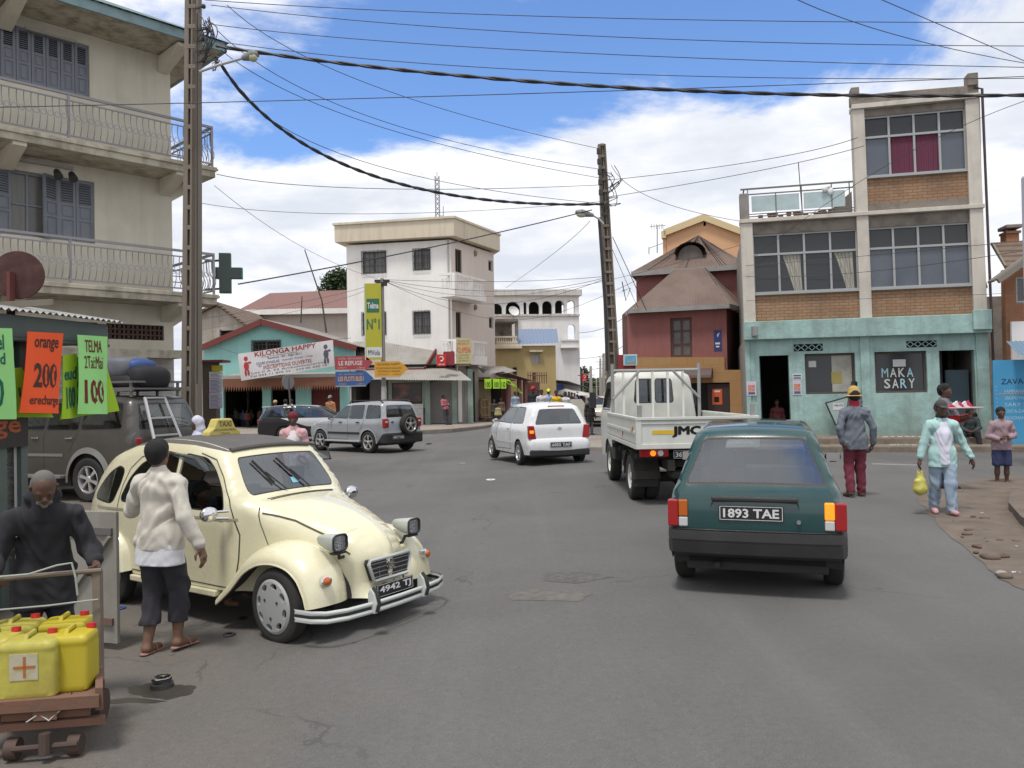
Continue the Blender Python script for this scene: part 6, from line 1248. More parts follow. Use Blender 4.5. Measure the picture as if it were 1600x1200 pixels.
def wheel(root,x,y,R_,wd,style='alloy5',sg=-1,rimk=0.68,m=None,steer=0.0,z=None):
 z=R_ if z is None else z;c=Vector((x,y,z));o_=sg;mb=MB()
 ax=Vector((math.sin(steer)*-o_*0,o_,0));ax=Matrix.Rotation(steer,3,'Z')@Vector((0,o_,0))
 rr=R_*rimk;h=wd/2
 mb.lathe([(rr,-h*.9),(rr+.015,-h),(R_-.035,-h),(R_-.008,-h*.8),(R_,-h*.5),(R_,h*.5),(R_-.008,h*.8),(R_-.035,h),(rr+.015,h),(rr,h*.9),(rr-.01,h*.55),(rr-.01,-h*.9)],c,ax,40,False)
 wo=mb.build('wheel',RUB,root,smooth=True,world=False)
 a=Matrix.Rotation(steer,3,'Z')@Vector((1,0,0));b=Vector((0,0,1));F_=lambda r,t,d:c+a*(r*math.cos(t))+b*(r*math.sin(t))+ax*d
 rm=MB();rm.lathe([(rr,h*.92),(rr-.012,h*.95),(rr-.03,h*.6),(rr-.035,-h*.2)],c,ax,40,False)
 bk=MB();bk.lathe([(0.0,-h*.2),(rr-.02,-h*.2)],c,ax,30,False)
 if style=='hubcap8':
  n=48
  def ring(r0,d0,r1,d1):
   for i in range(n):t0=2*math.pi*i/n;t1=2*math.pi*(i+1)/n;rm.add([F_(r0,t0,d0),F_(r0,t1,d0),F_(r1,t1,d1),F_(r1,t0,d1)],[(0,1,2,3)])
  ring(rr+.004,h*.98,rr*.93,h*1.16);ring(rr*.62,h*1.24,rr*.18,h*1.32);ring(rr*.18,h*1.32,0.001,h*1.3)
  for i in range(8):
   tc_=2*math.pi*(i+.5)/8+.2;hw=.16;t0,t1=tc_-.28,tc_+.28
   poly=[(rr*.93,tc_-.393),(rr*.93,tc_+.393),(rr*.62,tc_+.393),(rr*.62,tc_-.393)]
   hole=[(rr*(.775+.115*math.cos(q)),tc_+.24*math.sin(q))for q in[k*math.pi/6 for k in range(12)]]
   v,F,K=cdt([(p[0]*4,p[1])for p in poly],[[(p[0]*4,p[1])for p in hole]],.2)
   dd=lambda r:h*(1.16+.08*(rr*.93-r)/(rr*.31))
   for f,k in zip(F,K):
    if not k:rm.add([F_(v[j][0]/4,v[j][1],dd(v[j][0]/4))for j in f],[(0,1,2)])
   for j in range(12):
    p,q=hole[j],hole[(j+1)%12];rm.add([F_(p[0],p[1],dd(p[0])),F_(q[0],q[1],dd(q[0])),F_(q[0]*.99,q[1],dd(q[0])-.03),F_(p[0]*.99,p[1],dd(p[0])-.03)],[(0,1,2,3)])
  for i in range(3):t=2*math.pi*i/3+.5;bk.lathe([(.012,h*1.3),(.012,h*1.36),(0,h*1.36)],c+a*(rr*.42*math.cos(t))+b*(rr*.42*math.sin(t)),ax,8,False)
 else:
  n={'alloy5':5,'alloy6':6,'alloy10':10,'steel':0}[style];sw={5:.17,6:.17,10:.07,0:0}[n]
  rm.lathe([(.0,h*.9),(.05,h*.88),(.065,h*.75),(.065,0)],c,ax,16,False)
  for i in range(n):
   t=2*math.pi*i/n+.3;rm.hexa([F_(.04,t-.9*sw*2,h*.45),F_(.04,t+.9*sw*2,h*.45),F_(rr-.02,t+sw,h*.5),F_(rr-.02,t-sw,h*.5),F_(.04,t-.8*sw*2,h*.85),F_(.04,t+.8*sw*2,h*.85),F_(rr-.02,t+sw*.85,h*.82),F_(rr-.02,t-sw*.85,h*.82)])
  if n==0:rm.lathe([(0,h*.3),(rr*.5,h*.55),(rr*.8,h*.2),(rr-.02,h*.5)],c,ax,24,False)
 bo=rm.build('rim',m or ALU,wo,smooth=True,world=False);bk.build('brake',INT,wo,world=False);return wo
def ribbon(fn,pts,wdt,name,m,root,closed=False):
 """a thin strip drawn on a surface: fn(a,b)->3D"""
 mb=MB();P_=[Vector(p)for p in pts];n=len(P_)
 for i in range(n if closed else n-1):
  a,b=P_[i],P_[(i+1)%n];k=max(1,int((b-a).length/.06));d=(b-a).normalized();q=Vector((-d.y,d.x))*wdt/2
  for j in range(k):u,v=a.lerp(b,j/k),a.lerp(b,(j+1)/k);mb.add([fn(*(u-q)),fn(*(v-q)),fn(*(v+q)),fn(*(u+q))],[(0,1,2,3)])
 return mb.build(name,m,root,world=False)
def pbox(root,name,m,x0,x1,y0,y1,z0,z1,bevel=0.01,label=None):
 mb=MB();mb.box(x0,x1,y0,y1,z0,z1);return mb.build(name,m,root,world=False,bevel=bevel,label=label)
def plate(root,txt,c,w_,h_,nrm,up=(0,0,1),bg=None,fg=None):
 """number plate: centre c, outward normal nrm (local frame)"""
 n=Vector(nrm).normalized();u=Vector(up);r=u.cross(n).normalized();u=n.cross(r);c=Vector(c);f=lambda a,b,d:c+r*a+u*b+n*d
 mb=MB();mb.hexa([f(-w_/2,-h_/2,0),f(w_/2,-h_/2,0),f(w_/2,-h_/2,.008),f(-w_/2,-h_/2,.008),f(-w_/2,h_/2,0),f(w_/2,h_/2,0),f(w_/2,h_/2,.008),f(-w_/2,h_/2,.008)])
 po=mb.build('number_plate',bg or mat('plate_black',(.015,.015,.017),.4),root,world=False)
 mb=MB();text_into(mb,txt,lambda a,b,d:f(a,b,.009),-w_*.43,w_*.43,-h_*.32,h_*.32,.025)
 mb.build('plate_text',fg or mat('plate_white',(.6,.6,.6),.5),po,world=False)
 mb=MB();e=.006
 for a,b,c_,d in((-.485,.485,.44,.475),(-.485,.485,-.475,-.44)):mb.add([f(a*w_,c_*h_,.0085),f(b*w_,c_*h_,.0085),f(b*w_,d*h_,.0085),f(a*w_,d*h_,.0085)],[(0,1,2,3)])
 for a in(-.485,.475):mb.add([f(a*w_,-.475*h_,.0085),f((a+.01)*w_,-.475*h_,.0085),f((a+.01)*w_,.475*h_,.0085),f(a*w_,.475*h_,.0085)],[(0,1,2,3)])
 mb.build('plate_border',MATS.get('plate_white'),po,world=False);return po
def seat(root,x,y,z=0.35,m=None,h=0.62):
 mb=MB();mb.box(x-.05,x+.45,y-.24,y+.24,z,z+.16);mb.hexa([Vector((x-.12,y-.23,z+.1)),Vector((x+.03,y-.23,z+.1)),Vector((x+.03,y+.23,z+.1)),Vector((x-.12,y+.23,z+.1)),Vector((x-.26,y-.21,z+h)),Vector((x-.16,y-.21,z+h)),Vector((x-.16,y+.21,z+h)),Vector((x-.26,y+.21,z+h))])
 mb.box(x-.3,x-.2,y-.12,y+.12,z+h+.03,z+h+.18)
 return mb.build('seat',m or mat('seat_cloth',(.11,.11,.115),.95),root,world=False,bevel=.03)
def carroot(name,label,anchor,ang,group=None,k=1.0):
 """anchor world (x,y) of the rear axle middle, ang heading from +Y towards +X, degrees"""
 a=R(90-ang);fx,fy=math.cos(a),math.sin(a);z=(gz(*anchor)+gz(anchor[0]+fx*2.4,anchor[1]+fy*2.4))/2
 t=thing(name,label,'car',(anchor[0],anchor[1],z),a,group);return t
def rect_rg(x0,x1,z0,z1):return[(x0,z0),(x1,z0),(x1,z1),(x0,z1)]
def rim_rg(poly,k=0.018):
 """slightly larger outline for the rubber seal"""
 c=Vector((sum(p[0]for p in poly)/len(poly),sum(p[1]for p in poly)/len(poly)));out=[]
 n=len(poly)
 for i in range(n):
  p=Vector(poly[i]);a=(Vector(poly[i])-Vector(poly[i-1])).normalized();b=(Vector(poly[(i+1)%n])-Vector(poly[i])).normalized();na=Vector((a.y,-a.x));nb=Vector((b.y,-b.x));q=(na+nb)
  q=q.normalized()*k/max(.5,abs(q.normalized().dot(na)))if q.length>1e-6 else na*k
  if(p+q-c).length<(p-c).length:q=-q
  out.append(tuple(p+q))
 return out
def win(poly,rad=0.05,seal=0.018,sm=None,gm=None,nm='window'):
 P_=[Vector(p)for p in poly];n=len(P_);out=[]
 for i in range(n):
  p=P_[i];a=P_[i-1]-p;b=P_[(i+1)%n]-p;r=min(rad,a.length*.4,b.length*.4);p0=p+a.normalized()*r;p1=p+b.normalized()*r
  for k in range(4):t=k/3;out.append(tuple(p0.lerp(p,t).lerp(p.lerp(p1,t),t)))
 return[(rim_rg(out,seal),nm+'_seal',sm or BLK),(out,nm,gm or CG)]
def underbody(root,x0,x1,w_,z0=.18,z1=.42):return pbox(root,'underbody',INT,x0,x1,-w_,w_,z0,z1,.02)
def tub(root,x0,x1,w_,z):
 mb=MB();mb.box(x0,x1,-w_,w_,.25,.33);mb.box(x0,x1,w_-.03,w_,.33,z);mb.box(x0,x1,-w_,-w_+.03,.33,z);return mb.build('cabin_tub',INT,root,world=False)
def wheels(root,xf,xr,tr,R_,wd,style,m=None,rimk=.68,steer=0.0):
 for x in(xf,xr):
  for sg in(-1,1):wheel(root,x,sg*(tr/2),R_,wd,style,sg,rimk,m,steer if x==xf else 0)
def mirror(root,x,y,z,m,sg):
 mb=MB();mb.ball((x,y+sg*.09,z),(.045,.09,.06),10,8);mo=mb.build('mirror',m,root,smooth='all',world=False)
 mb=MB();mb.box(x-.047,x-.042,y+sg*.09-.07,y+sg*.09+.07,z-.045,z+.045);mb.build('mirror_glass',CHR,mo,world=False)
def hatch():
 t=carroot('hatchback_car','dark teal hatchback with its right indicator lit, driving away nearest the camera',(2.17,7.18),18.2)
 pt=paint('teal_car_paint',(0.003,0.042,0.042),.2,.12,.8)
 sil=[(2.93,.24),(2.97,.45),(2.93,.68),(2.6,.83),(1.98,.97),(1.9,.99),(1.3,1.33),(1.15,1.385),(.6,1.42),(0,1.415),(-.28,1.385),(-.36,1.355),(-.40,1.30),(-.57,.94),(-.60,.90),(-.63,.82),(-.645,.56),(-.64,.40)]
 Wf=lambda x,z:lin(z,[(.2,.70),(.35,.735),(.75,.745),(.88,.715),(.95,.675),(1.40,.50)])*(1-.10*sstep((x-2.2)/.8))*(1-.02*sstep((-x-.2)/.4))
 sh=Shell(sil,.30,[(0,.28,.33),(2.36,.28,.33)],Wf,.07,.02)
 L0,L1=sh.s_at(-.40,1.30),sh.s_at(-.57,.94);gw=[(L0+.01,-.92),(L1-.0,-.97),(L1-.0,.97),(L0+.01,.92)]
 F0,F1=sh.s_at(1.88,1.0),sh.s_at(1.25,1.35);fw=[(F0+.04,-.9),(F1-.04,-.88),(F1-.04,.88),(F0+.04,.9)]
 gd=rect_rg(.45,1.2,.98,1.32)
 rg=win([(.52,.98),(1.72,.985),(1.28,1.30),(.56,1.335)])+win([(-.32,.97),(.42,.98),(.46,1.335),(-.18,1.325)])
 sealm=mat('brown_seal',(.05,.035,.03),.7)
 sh.build(t,pt,rg,win(gw,.05,.022,sealm,glass('tailgate_glass',(.80,.84,.86),.17))+win(fw,.06))
 wheels(t,2.36,0,1.33,.285,.165,'steel')
 arch_liner(t,0,.28,.33,.45,.73);arch_liner(t,2.36,.28,.33,.45,.70);underbody(t,-.5,2.8,.6);tub(t,-.5,1.9,.66,.9)
 mb=MB();out=[]
 ys=[-.755,-.75,-.70,-.4,0,.4,.70,.75,.755];xs_=[-.30,-.55,-.68,-.705,-.71,-.705,-.68,-.55,-.30]
 for y,x in zip(ys,xs_):out.append((x,y))
 zs=[(.33,.04),(.36,.0),(.45,-.012),(.452,0.0),(.47,0.0),(.472,-.012),(.545,-.005),(.56,.03)]
 mb.grid(lambda a,b:(out[min(8,int(round(a*8)))][0]+lin(b*7,[(i,q[1])for i,q in enumerate(zs)]),out[min(8,int(round(a*8)))][1]*(1-lin(b*7,[(i,q[1])for i,q in enumerate(zs)])*.3),lin(b*7,[(i,q[0])for i,q in enumerate(zs)])),8,7)
 mb.add([(x,y,.555)for x,y in out]+[(-.3,0,.555)],[tuple(range(9))]);mb.add([(x+.04,y,.335)for x,y in out],[tuple(range(9))])
 mb.build('bumper',mat('grey_bumper',(.018,.018,.02),.5,dirt=.5,dcol=(.05,.045,.04),dscale=2.5),t,smooth=True,world=False)
 for sg in(-1,1):
  y0,y1,y2=sg*.742,sg*.65,sg*.565
  lo=pbox(t,'tail_light',REDL,-.672,-.60,min(y0,y1),max(y0,y1),.575,.80,.012)
  for k,(za,zb_,m_)in enumerate(((.66,.80,AML if sg<0 else AMB),(.575,.655,WHL))):pbox(lo,'lens',m_,-.670,-.60,min(y1,y2)+.003,max(y1,y2)-.003,za,zb_,.01)
 pbox(t,'plate_lamp_bar',BLK,-.685,-.62,-.36,.36,.795,.835,.012)
 mb=MB();f=[(-.40,.575),(.40,.575),(.36,.79),(-.36,.79)];mb.add([(-.652,y,z)for y,z in f]+[(-.646,y*.94,z+(.02 if z<.6 else-.01))for y,z in f],[(0,1,5,4),(1,2,6,5),(2,3,7,6),(3,0,4,7),(4,5,6,7)]);mb.build('plate_recess',pt,t,world=False)
 plate(t,'1893 TAE',(-.665,.03,.70),.54,.12,(-1,0,0))
 mb=MB();mb.cyl((-.66,-.36,.64),(-.68,-.36,.64),.018,n=12);mb.build('lock',CHR,t,world=False)
 for x,s_ in((.55,1),):seat(t,.75,.34);seat(t,.75,-.34);pbox(t,'rear_bench',MATS['seat_cloth'],-.28,-.12,-.52,.52,.5,.90,.05);pbox(t,'parcel_shelf',mat('shelf_grey',(.09,.09,.09),.9),-.52,-.2,-.58,.58,.80,.83,.01)
 pbox(t,'dashboard',INT,1.5,1.85,-.6,.6,.7,.88,.04);mb=MB();mb.tube([(1.35+.06*math.cos(a),.34+.18*math.sin(a),.92+.16*math.cos(a))for a in[k*.4 for k in range(16)]],.015,6,closed=True);mb.build('steering_wheel',BLK,t,world=False)
 mb=MB();mb.box(1.28,1.30,-.1,.12,1.24,1.31);mb.build('rear_view_mirror',BLK,t,world=False)
 for sg in(-1,1):mirror(t,1.62,sg*.70,.99,BLK,sg)
 pbox(t,'exhaust',INT,-.62,-.3,.3,.35,.22,.27,.02)
 for sg in(-1,1):pbox(t,'side_trim',BLK,.35,2.0,sg*.752-.008,sg*.752+.008,.50,.56,.005)
 for z in(0,):ribbon(lambda x,z:sh.side(x,z,-1,.002),[(.47,1.33),(.5,.95),(.48,.35),(1.75,.32),(1.85,.6),(1.8,.97)],.008,'door_gap',INT,t);ribbon(lambda x,z:sh.side(x,z,1,.002),[(.47,1.33),(.5,.95),(.48,.35),(1.75,.32),(1.85,.6),(1.8,.97)],.008,'door_gap',INT,t)
 return t
UNO=hatch();UNO.scale=(1,.945,.985)
def lupo():
 t=carroot('small_car','small white three door hatchback with a lit brake lamp turning in the junction',(.90,19.4),-19)
 pt=paint('white_car_paint',(.68,.69,.70),.25,.03)
 sil=[(2.93,.26),(2.97,.45),(2.93,.62),(2.78,.78),(2.4,.92),(2.0,1.01),(1.35,1.36),(1.1,1.42),(.5,1.455),(0,1.45),(-.3,1.42),(-.42,1.38),(-.47,1.30),(-.60,.97),(-.63,.90),(-.645,.62),(-.70,.59),(-.72,.42),(-.69,.26)]
 Wf=lambda x,z:lin(z,[(.2,.76),(.5,.80),(.85,.795),(.97,.745),(1.42,.56)])*(1-.16*sstep((x-2.1)/.9))*(1-.06*sstep((-x-.25)/.5))
 sh=Shell(sil,.25,[(0,.28,.34),(2.32,.28,.34)],Wf,.1,.025)
 L0,L1=sh.s_at(-.47,1.32),sh.s_at(-.60,.97);F0,F1=sh.s_at(1.97,1.03),sh.s_at(1.33,1.37)
 gl=glass('bright_car_glass',(.3,.33,.34),.13)
 sh.build(t,pt,win([(.64,.98),(1.86,1.0),(1.30,1.34),(.60,1.36)],.04)+win([(-.22,1.0),(.58,.98),(.56,1.36),(-.05,1.345)],.05),win([(L0,-.86),(L1,-.92),(L1,.92),(L0,.86)],.06,.015,None,gl)+win([(F0,-.9),(F1,-.88),(F1,.88),(F0,.9)],.06))
 wheels(t,2.32,0,1.44,.285,.175,'alloy5',rimk=.66);arch_liner(t,0,.28,.34,.5,.78);arch_liner(t,2.32,.28,.34,.5,.74);underbody(t,-.55,2.8,.62);tub(t,-.4,1.9,.7,.93)
 mb=MB();mb.box(-.735,-.4,-.72,.72,.22,.38);mb.build('lower_bumper',BLK,t,world=False,bevel=.03)
 for sg in(-1,1):
  y0,y1=sorted((sg*.745,sg*.56));mb=MB();mb.hexa([(-.665,y0,.635),(-.55,y0,.635),(-.55,y1,.635),(-.665,y1,.635)]+[(-.66,y0+(.05 if sg>0 else 0),.94),(-.55,y0+(.05 if sg>0 else 0),.94),(-.55,y1-(.05 if sg<0 else 0),.94),(-.66,y1-(.05 if sg<0 else 0),.94)])
  lo=mb.build('tail_light',REDL,t,world=False,bevel=.015);
  if sg>0:pbox(lo,'lit_indicator',AML,-.672,-.6,.62,.72,.76,.83,.01)
 plate(t,'6055 TAF',(-.757,.0,.49),.52,.12,(-1,0,0))
 mb=MB();mb.tube([(-.655,.055*math.cos(a),.84+.055*math.sin(a))for a in[k*.42 for k in range(15)]],.007,5,closed=True);text_into(mb,'VW',lambda a,b,d:Vector((-.66,-a,.84+b)),-.035,.035,-.035,.035,.03);mb.build('badge',CHR,t,world=False)
 mb=MB();text_into(mb,'LUPO',lambda a,b,d:Vector((-.657,-a,.68+b)),-.08,.08,-.015,.015,.02);mb.build('badge',BLK,t,world=False)
 pbox(t,'brake_lamp',REDL,-.46,-.40,-.2,.2,1.375,1.40,.008);ribbon(lambda x,z:sh.side(x,z,1,.007),[(.60,1.38),(.62,.95),(.60,.35),(1.85,.32),(1.95,.55),(1.92,.98)],.012,'door_gap',INT,t)
 for sg in(-1,1):ribbon(lambda x,z:sh.side(x,z,sg,.006),[(.4,.52),(1.85,.52)],.04,'rub_strip',pt,t);mirror(t,1.72,sg*.74,1.0,pt,sg);pbox(t,'headlight',WHL,2.74,2.88,min(sg*.42,sg*.62),max(sg*.42,sg*.62),.60,.76,.03)
 pbox(t,'door_handle',pt,.72,.86,.795,.82,.84,.87,.01);seat(t,.85,.36);seat(t,.85,-.36);pbox(t,'rear_bench',MATS['seat_cloth'],-.2,0,-.55,.55,.5,.98,.05);pbox(t,'dashboard',INT,1.5,1.9,-.6,.6,.7,.95,.04)
 mb=MB();mb.tube([(.0,-.0,1.47),(-.15,0,1.6)],.008,5);mb.build('aerial',BLK,t,world=False);return t
LUPO=lupo();LUPO.scale=(.92,1.04,1)
def ecosport():
 t=carroot('silver_suv','silver compact off roader with a spare wheel on its tailgate, driving away to the left',(-4.05,26.0),-50)
 pt=paint('silver_paint',(.30,.32,.345),.3,.15)
 sil=[(3.15,.35),(3.2,.6),(3.12,.85),(2.7,1.0),(2.1,1.08),(1.95,1.1),(1.35,1.5),(1.15,1.57),(.5,1.62),(-.2,1.61),(-.45,1.58),(-.52,1.52),(-.66,1.1),(-.70,.98),(-.72,.62),(-.76,.58),(-.78,.38),(-.74,.32)]
 Wf=lambda x,z:lin(z,[(.3,.80),(.6,.84),(.95,.845),(1.08,.80),(1.58,.66)])*(1-.12*sstep((x-2.4)/.8))*(1-.05*sstep((-x-.3)/.4))
 sh=Shell(sil,.34,[(0,.34,.40),(2.49,.34,.40)],Wf,.08,.02)
 L0,L1=sh.s_at(-.53,1.5),sh.s_at(-.645,1.14);F0,F1=sh.s_at(1.93,1.12),sh.s_at(1.33,1.5)
 sh.build(t,pt,win([(1.06,1.1),(1.92,1.12),(1.36,1.46),(1.06,1.5)],.04)+win([(.30,1.1),(.98,1.1),(.98,1.5),(.32,1.51)],.04)+win([(-.52,1.12),(.16,1.1),(.16,1.51),(-.42,1.49)],.05),win([(L0,-.9),(L1,-.93),(L1,.93),(L0,.9)],.05)+win([(F0,-.9),(F1,-.88),(F1,.88),(F0,.9)],.06))
 wheels(t,2.49,0,1.52,.345,.2,'alloy5');arch_liner(t,0,.34,.40,.5,.80);arch_liner(t,2.49,.34,.40,.5,.78);underbody(t,-.6,3.0,.66,.25,.5);tub(t,-.5,2.0,.74,1.05)
 for sg in(-1,1):
  y=sorted((sg*.80,sg*.60));lo=pbox(t,'tail_light',REDL,-.735,-.62,y[0],y[1],.80,1.10,.03);pbox(lo,'lens',WHL,-.738,-.7,y[0]+.05,y[1]-.05,.96,1.02,.005)
  ribbon(lambda x,z:sh.side(x,z,sg,.008),[(.42,.62),(2.05,.62)],.07,'rub_strip',BLK,t);pbox(t,'running_board',mat('step_alu',(.45,.45,.45),.4,.4),.35,2.15,sorted((sg*.80,sg*.92))[0],sorted((sg*.80,sg*.92))[1],.34,.39,.01)
  for cx in(0,2.49):
   mb=MB();mb.grid(lambda a,b:Vector((cx+(.40+.055*b)*math.cos(-.05+(math.pi+.1)*a),sg*(lin(cx,[(0,.845),(2.5,.82)])+.018-.004*b),.34+(.40+.06*b)*math.sin(-.05+(math.pi+.1)*a))),18,1);mb.build('arch_trim',pt,t,smooth=True,world=False)
  for x in(.42,1.3):pbox(t,'door_handle',BLK,x,x+.16,sorted((sg*.84,sg*.87))[0],sorted((sg*.84,sg*.87))[1],.96,.99,.01)
  mirror(t,1.85,sg*.80,1.1,BLK,sg);mb=MB();mb.tube([(1.2,sg*.58,1.58),(1.1,sg*.6,1.66),(-.3,sg*.6,1.67),(-.45,sg*.58,1.6)],.02,6);mb.build('roof_rail',BLK,t,world=False)
  ribbon(lambda x,z:sh.side(x,z,sg,.002),[(1.02,1.52),(1.02,.42),(2.1,.42),(2.05,.7),(2.0,1.1)],.012,'door_gap',INT,t);ribbon(lambda x,z:sh.side(x,z,sg,.002),[(.24,1.52),(.24,.95),(.42,.7)],.012,'door_gap',INT,t)
 mb=MB();mb.box(-.80,-.35,-.80,.80,.30,.64);mb.build('bumper',BLK,t,world=False,bevel=.05)
 w_=wheel(t,0,0,.345,.2,'alloy5',-1);w_.name='spare_wheel';w_.rotation_euler=(0,0,R(-90));w_.location=(-.83,-.16,.55)
 plate(t,'4417 TAB',(-.806,.28,.5),.5,.11,(-1,0,0));mb=MB();mb.ball((-.725,.45,.98),(.01,.06,.03));mb.build('badge',mat('badge_blue',(.03,.07,.2),.4),t,world=False)
 seat(t,.95,.38,.5);seat(t,.95,-.38,.5);pbox(t,'rear_bench',MATS['seat_cloth'],-.1,.1,-.6,.6,.6,1.2,.05);pbox(t,'dashboard',INT,1.6,2.0,-.65,.65,.8,1.06,.04);return t
ECO=ecosport()
def estate():
 t=carroot('estate_car','black and white estate car passing behind the silver off roader',(-9.3,33.3),88)
 bk=paint('black_paint',(.015,.015,.02),.2,.1)
 sil=[(3.3,.3),(3.36,.5),(3.25,.75),(2.7,.93),(2.1,1.0),(1.4,1.38),(1.1,1.43),(.3,1.46),(-.5,1.44),(-.78,1.40),(-.80,1.36),(-1.02,.98),(-1.08,.8),(-1.1,.4),(-1.05,.28)]
 Wf=lambda x,z:lin(z,[(.2,.8),(.8,.84),(.95,.80),(1.4,.62)])*(1-.1*sstep((x-2.3)/.8))
 sh=Shell(sil,.27,[(0,.3,.36),(2.6,.3,.36)],Wf,.08,.02);wp=paint('pearl_white',(.55,.56,.58),.3,.05)
 F0,F1=sh.s_at(2.05,1.02),sh.s_at(1.38,1.38);T0,T1=sh.s_at(1.3,1.40),sh.s_at(-.75,1.41)
 sh.build(t,bk,[([(-.15,.95),(2.2,.95),(2.3,.80),(2.15,.55),(.9,.62),(.5,.75)],'white_sash',wp)]+win([(-.9,1.0),(-.05,.98),(-.05,1.37),(-.72,1.36)],.04)+win([(.02,.98),(.95,.98),(.95,1.39),(.02,1.37)],.04)+win([(1.02,.98),(1.95,.99),(1.38,1.34),(1.02,1.38)],.04),win([(F0,-.9),(F1,-.88),(F1,.88),(F0,.9)],.06)+[([(T0,-1),(T1,-1),(T1,1),(T0,1)],'roof',wp)])
 wheels(t,2.6,0,1.5,.3,.2,'alloy10');arch_liner(t,0,.3,.36,.5,.8);arch_liner(t,2.6,.3,.36,.5,.78);underbody(t,-.8,3.1,.66);tub(t,-.9,2.0,.72,.93)
 mb=MB();mb.box(-.95,-.72,-.6,.6,1.40,1.43);mb.build('spoiler',wp,t,world=False,bevel=.01);seat(t,1.0,.38,.38);seat(t,1.0,-.38,.38)
 for sg in(-1,1):pbox(t,'tail_light',REDL,-1.10,-.95,sorted((sg*.78,sg*.62))[0],sorted((sg*.78,sg*.62))[1],.72,.92,.02)
 return t
estate()
def truck():
 t=thing('pickup_truck','white dropside pickup truck with a barred headboard, driving away ahead of the teal car','truck',(2.68,12.6,0),R(90.6))
 TW=mat('truck_white',(.56,.57,.53),.5,dirt=.4,dcol=(.38,.34,.29),dscale=1.8,streak=.3);GR=mat('truck_grey_tube',(.25,.255,.25),.5,dirt=.3);DK=mat('truck_chassis',(.03,.028,.026),.8,dirt=.4)
 hw=.90;z0,z1=.94,1.31;xb,xf=-.90,2.25
 pbox(t,'bed_floor',TW,xb,xf,-hw,hw,z0-.10,z0,.01)
 for nm,(x0,x1,y0,y1)in(('tailgate',(xb-.04,xb,-hw,hw)),('side_board',(xb+.01,xf,hw-.04,hw)),('side_board',(xb+.01,xf,-hw,-hw+.04))):
  o_=pbox(t,nm,TW,x0,x1,y0,y1,z0-.08,z1-.04,.006)
  mb=MB()
  if nm=='tailgate':
   mb.box(x0-.03,x1,y0,y1,z1-.04,z1);mb.box(x0-.02,x0,y0,y1,z0-.09,z0-.02);mb.box(x0-.02,x0,y0,y0+.08,z0-.02,z1-.04);mb.box(x0-.02,x0,y1-.08,y1,z0-.02,z1-.04);mb.box(x0-.015,x0,y0+.08,y1-.08,z1-.10,z1-.07)
  else:
   mb.box(x0,x1,y0-.01,y1+.01,z1-.04,z1);mb.box(x0,x1,min(y0,y1)-.012 if y0<0 else y1,min(y0,y1)if y0<0 else y1+.012,z0-.09,z0-.03);mb.box(x0,x1,y0-.012 if y0<0 else y1,y0 if y0<0 else y1+.012,z0+.12,z0+.17)
  mb.build('rib',TW,o_,world=False,bevel=.004)
  if nm=='tailgate':
   TGO=o_;mb=MB();text_into(mb,'JMC',lambda a,b,d:Vector((x0-.004,-a,b)),-.36,.04,z0+.08,z0+.23,.12);mb.build('lettering',mat('jmc_black',(.02,.02,.02),.5),o_,world=False)
   mb=MB();mb.box(x0-.004,x0,.32,.66,z0+.12,z0+.18);mb.build('reflector',mat('yellow_reflector',(.6,.4,.02),.4),o_,world=False)
 mb=MB();mb.box(.3,.42,hw+.013,hw+.02,z0+.06,z0+.12);mb.box(-.72,-.55,hw+.013,hw+.02,z0+.16,z0+.23);mb.build('side_marker',AMB,t,world=False)
 for sg in(-1,1):pbox(t,'corner_post',GR,xb+.0,xb+.06,sorted((sg*(hw-.10),sg*(hw-.04)))[0],sorted((sg*(hw-.10),sg*(hw-.04)))[1],z0,z1+.18,.006)
 mb=MB();xh=xf-.06;zt_=2.07;w2=.80
 mb.tube([(xh,-w2,z0),(xh,-w2,zt_+.12)],.032,8);mb.tube([(xh,w2,z0),(xh,w2,zt_+.12)],.032,8);mb.tube([(xh,-w2,zt_),(xh,w2,zt_)],.03,8)
 for sg in(-1,1):mb.tube([(xh-.04,sg*w2,1.55),(xh-.04,sg*.3,zt_)],.024,8)
 ho=mb.build('headboard_frame',GR,t,smooth=True,world=False);mb=MB()
 for y in(-.5,-.22,.06,.34,.6):mb.box(xh-.02,xh+.015,y-.02,y+.02,z0,zt_)
 mb.build('bars',TW,ho,world=False)
 sil=[(4.05,.42),(4.1,.8),(4.0,1.25),(3.72,1.95),(3.5,2.03),(3.0,2.06),(2.62,2.05),(2.48,2.0),(2.44,1.9),(2.42,1.2),(2.42,.5)]
 Wf=lambda x,z:lin(z,[(.4,.80),(1.2,.82),(2.05,.70)]);sh=Shell(sil,.42,[(3.0,.36,.42)],Wf,.12,.02,.08);sh.cx=3.2;sh.cz=1.2
 L0,L1=sh.s_at(2.44,1.88),sh.s_at(2.42,1.50)
 sh.build(t,TW,win([(2.62,1.35),(3.75,1.35),(3.6,1.85),(2.66,1.88)],.06),[r for y in((-.55,-.05),(.05,.55))for r in win([(L0,y[0]),(L1,y[0]),(L1,y[1]),(L0,y[1])],.06,.02)],name='cab')
 pbox(t,'seat_row',INT,2.6,2.9,-.6,.6,1.0,1.6,.05);pbox(t,'dashboard',INT,3.6,3.9,-.7,.7,1.0,1.3,.05)
 for sg in(-1,1):mb=MB();mb.tube([(3.55,sg*.80,1.55),(3.62,sg*1.0,1.6)],.012,6);mb.box(3.56,3.62,sorted((sg*.95,sg*1.08))[0],sorted((sg*.95,sg*1.08))[1],1.36,1.68);mb.build('mirror',BLK,t,world=False,bevel=.01)
 mb=MB()
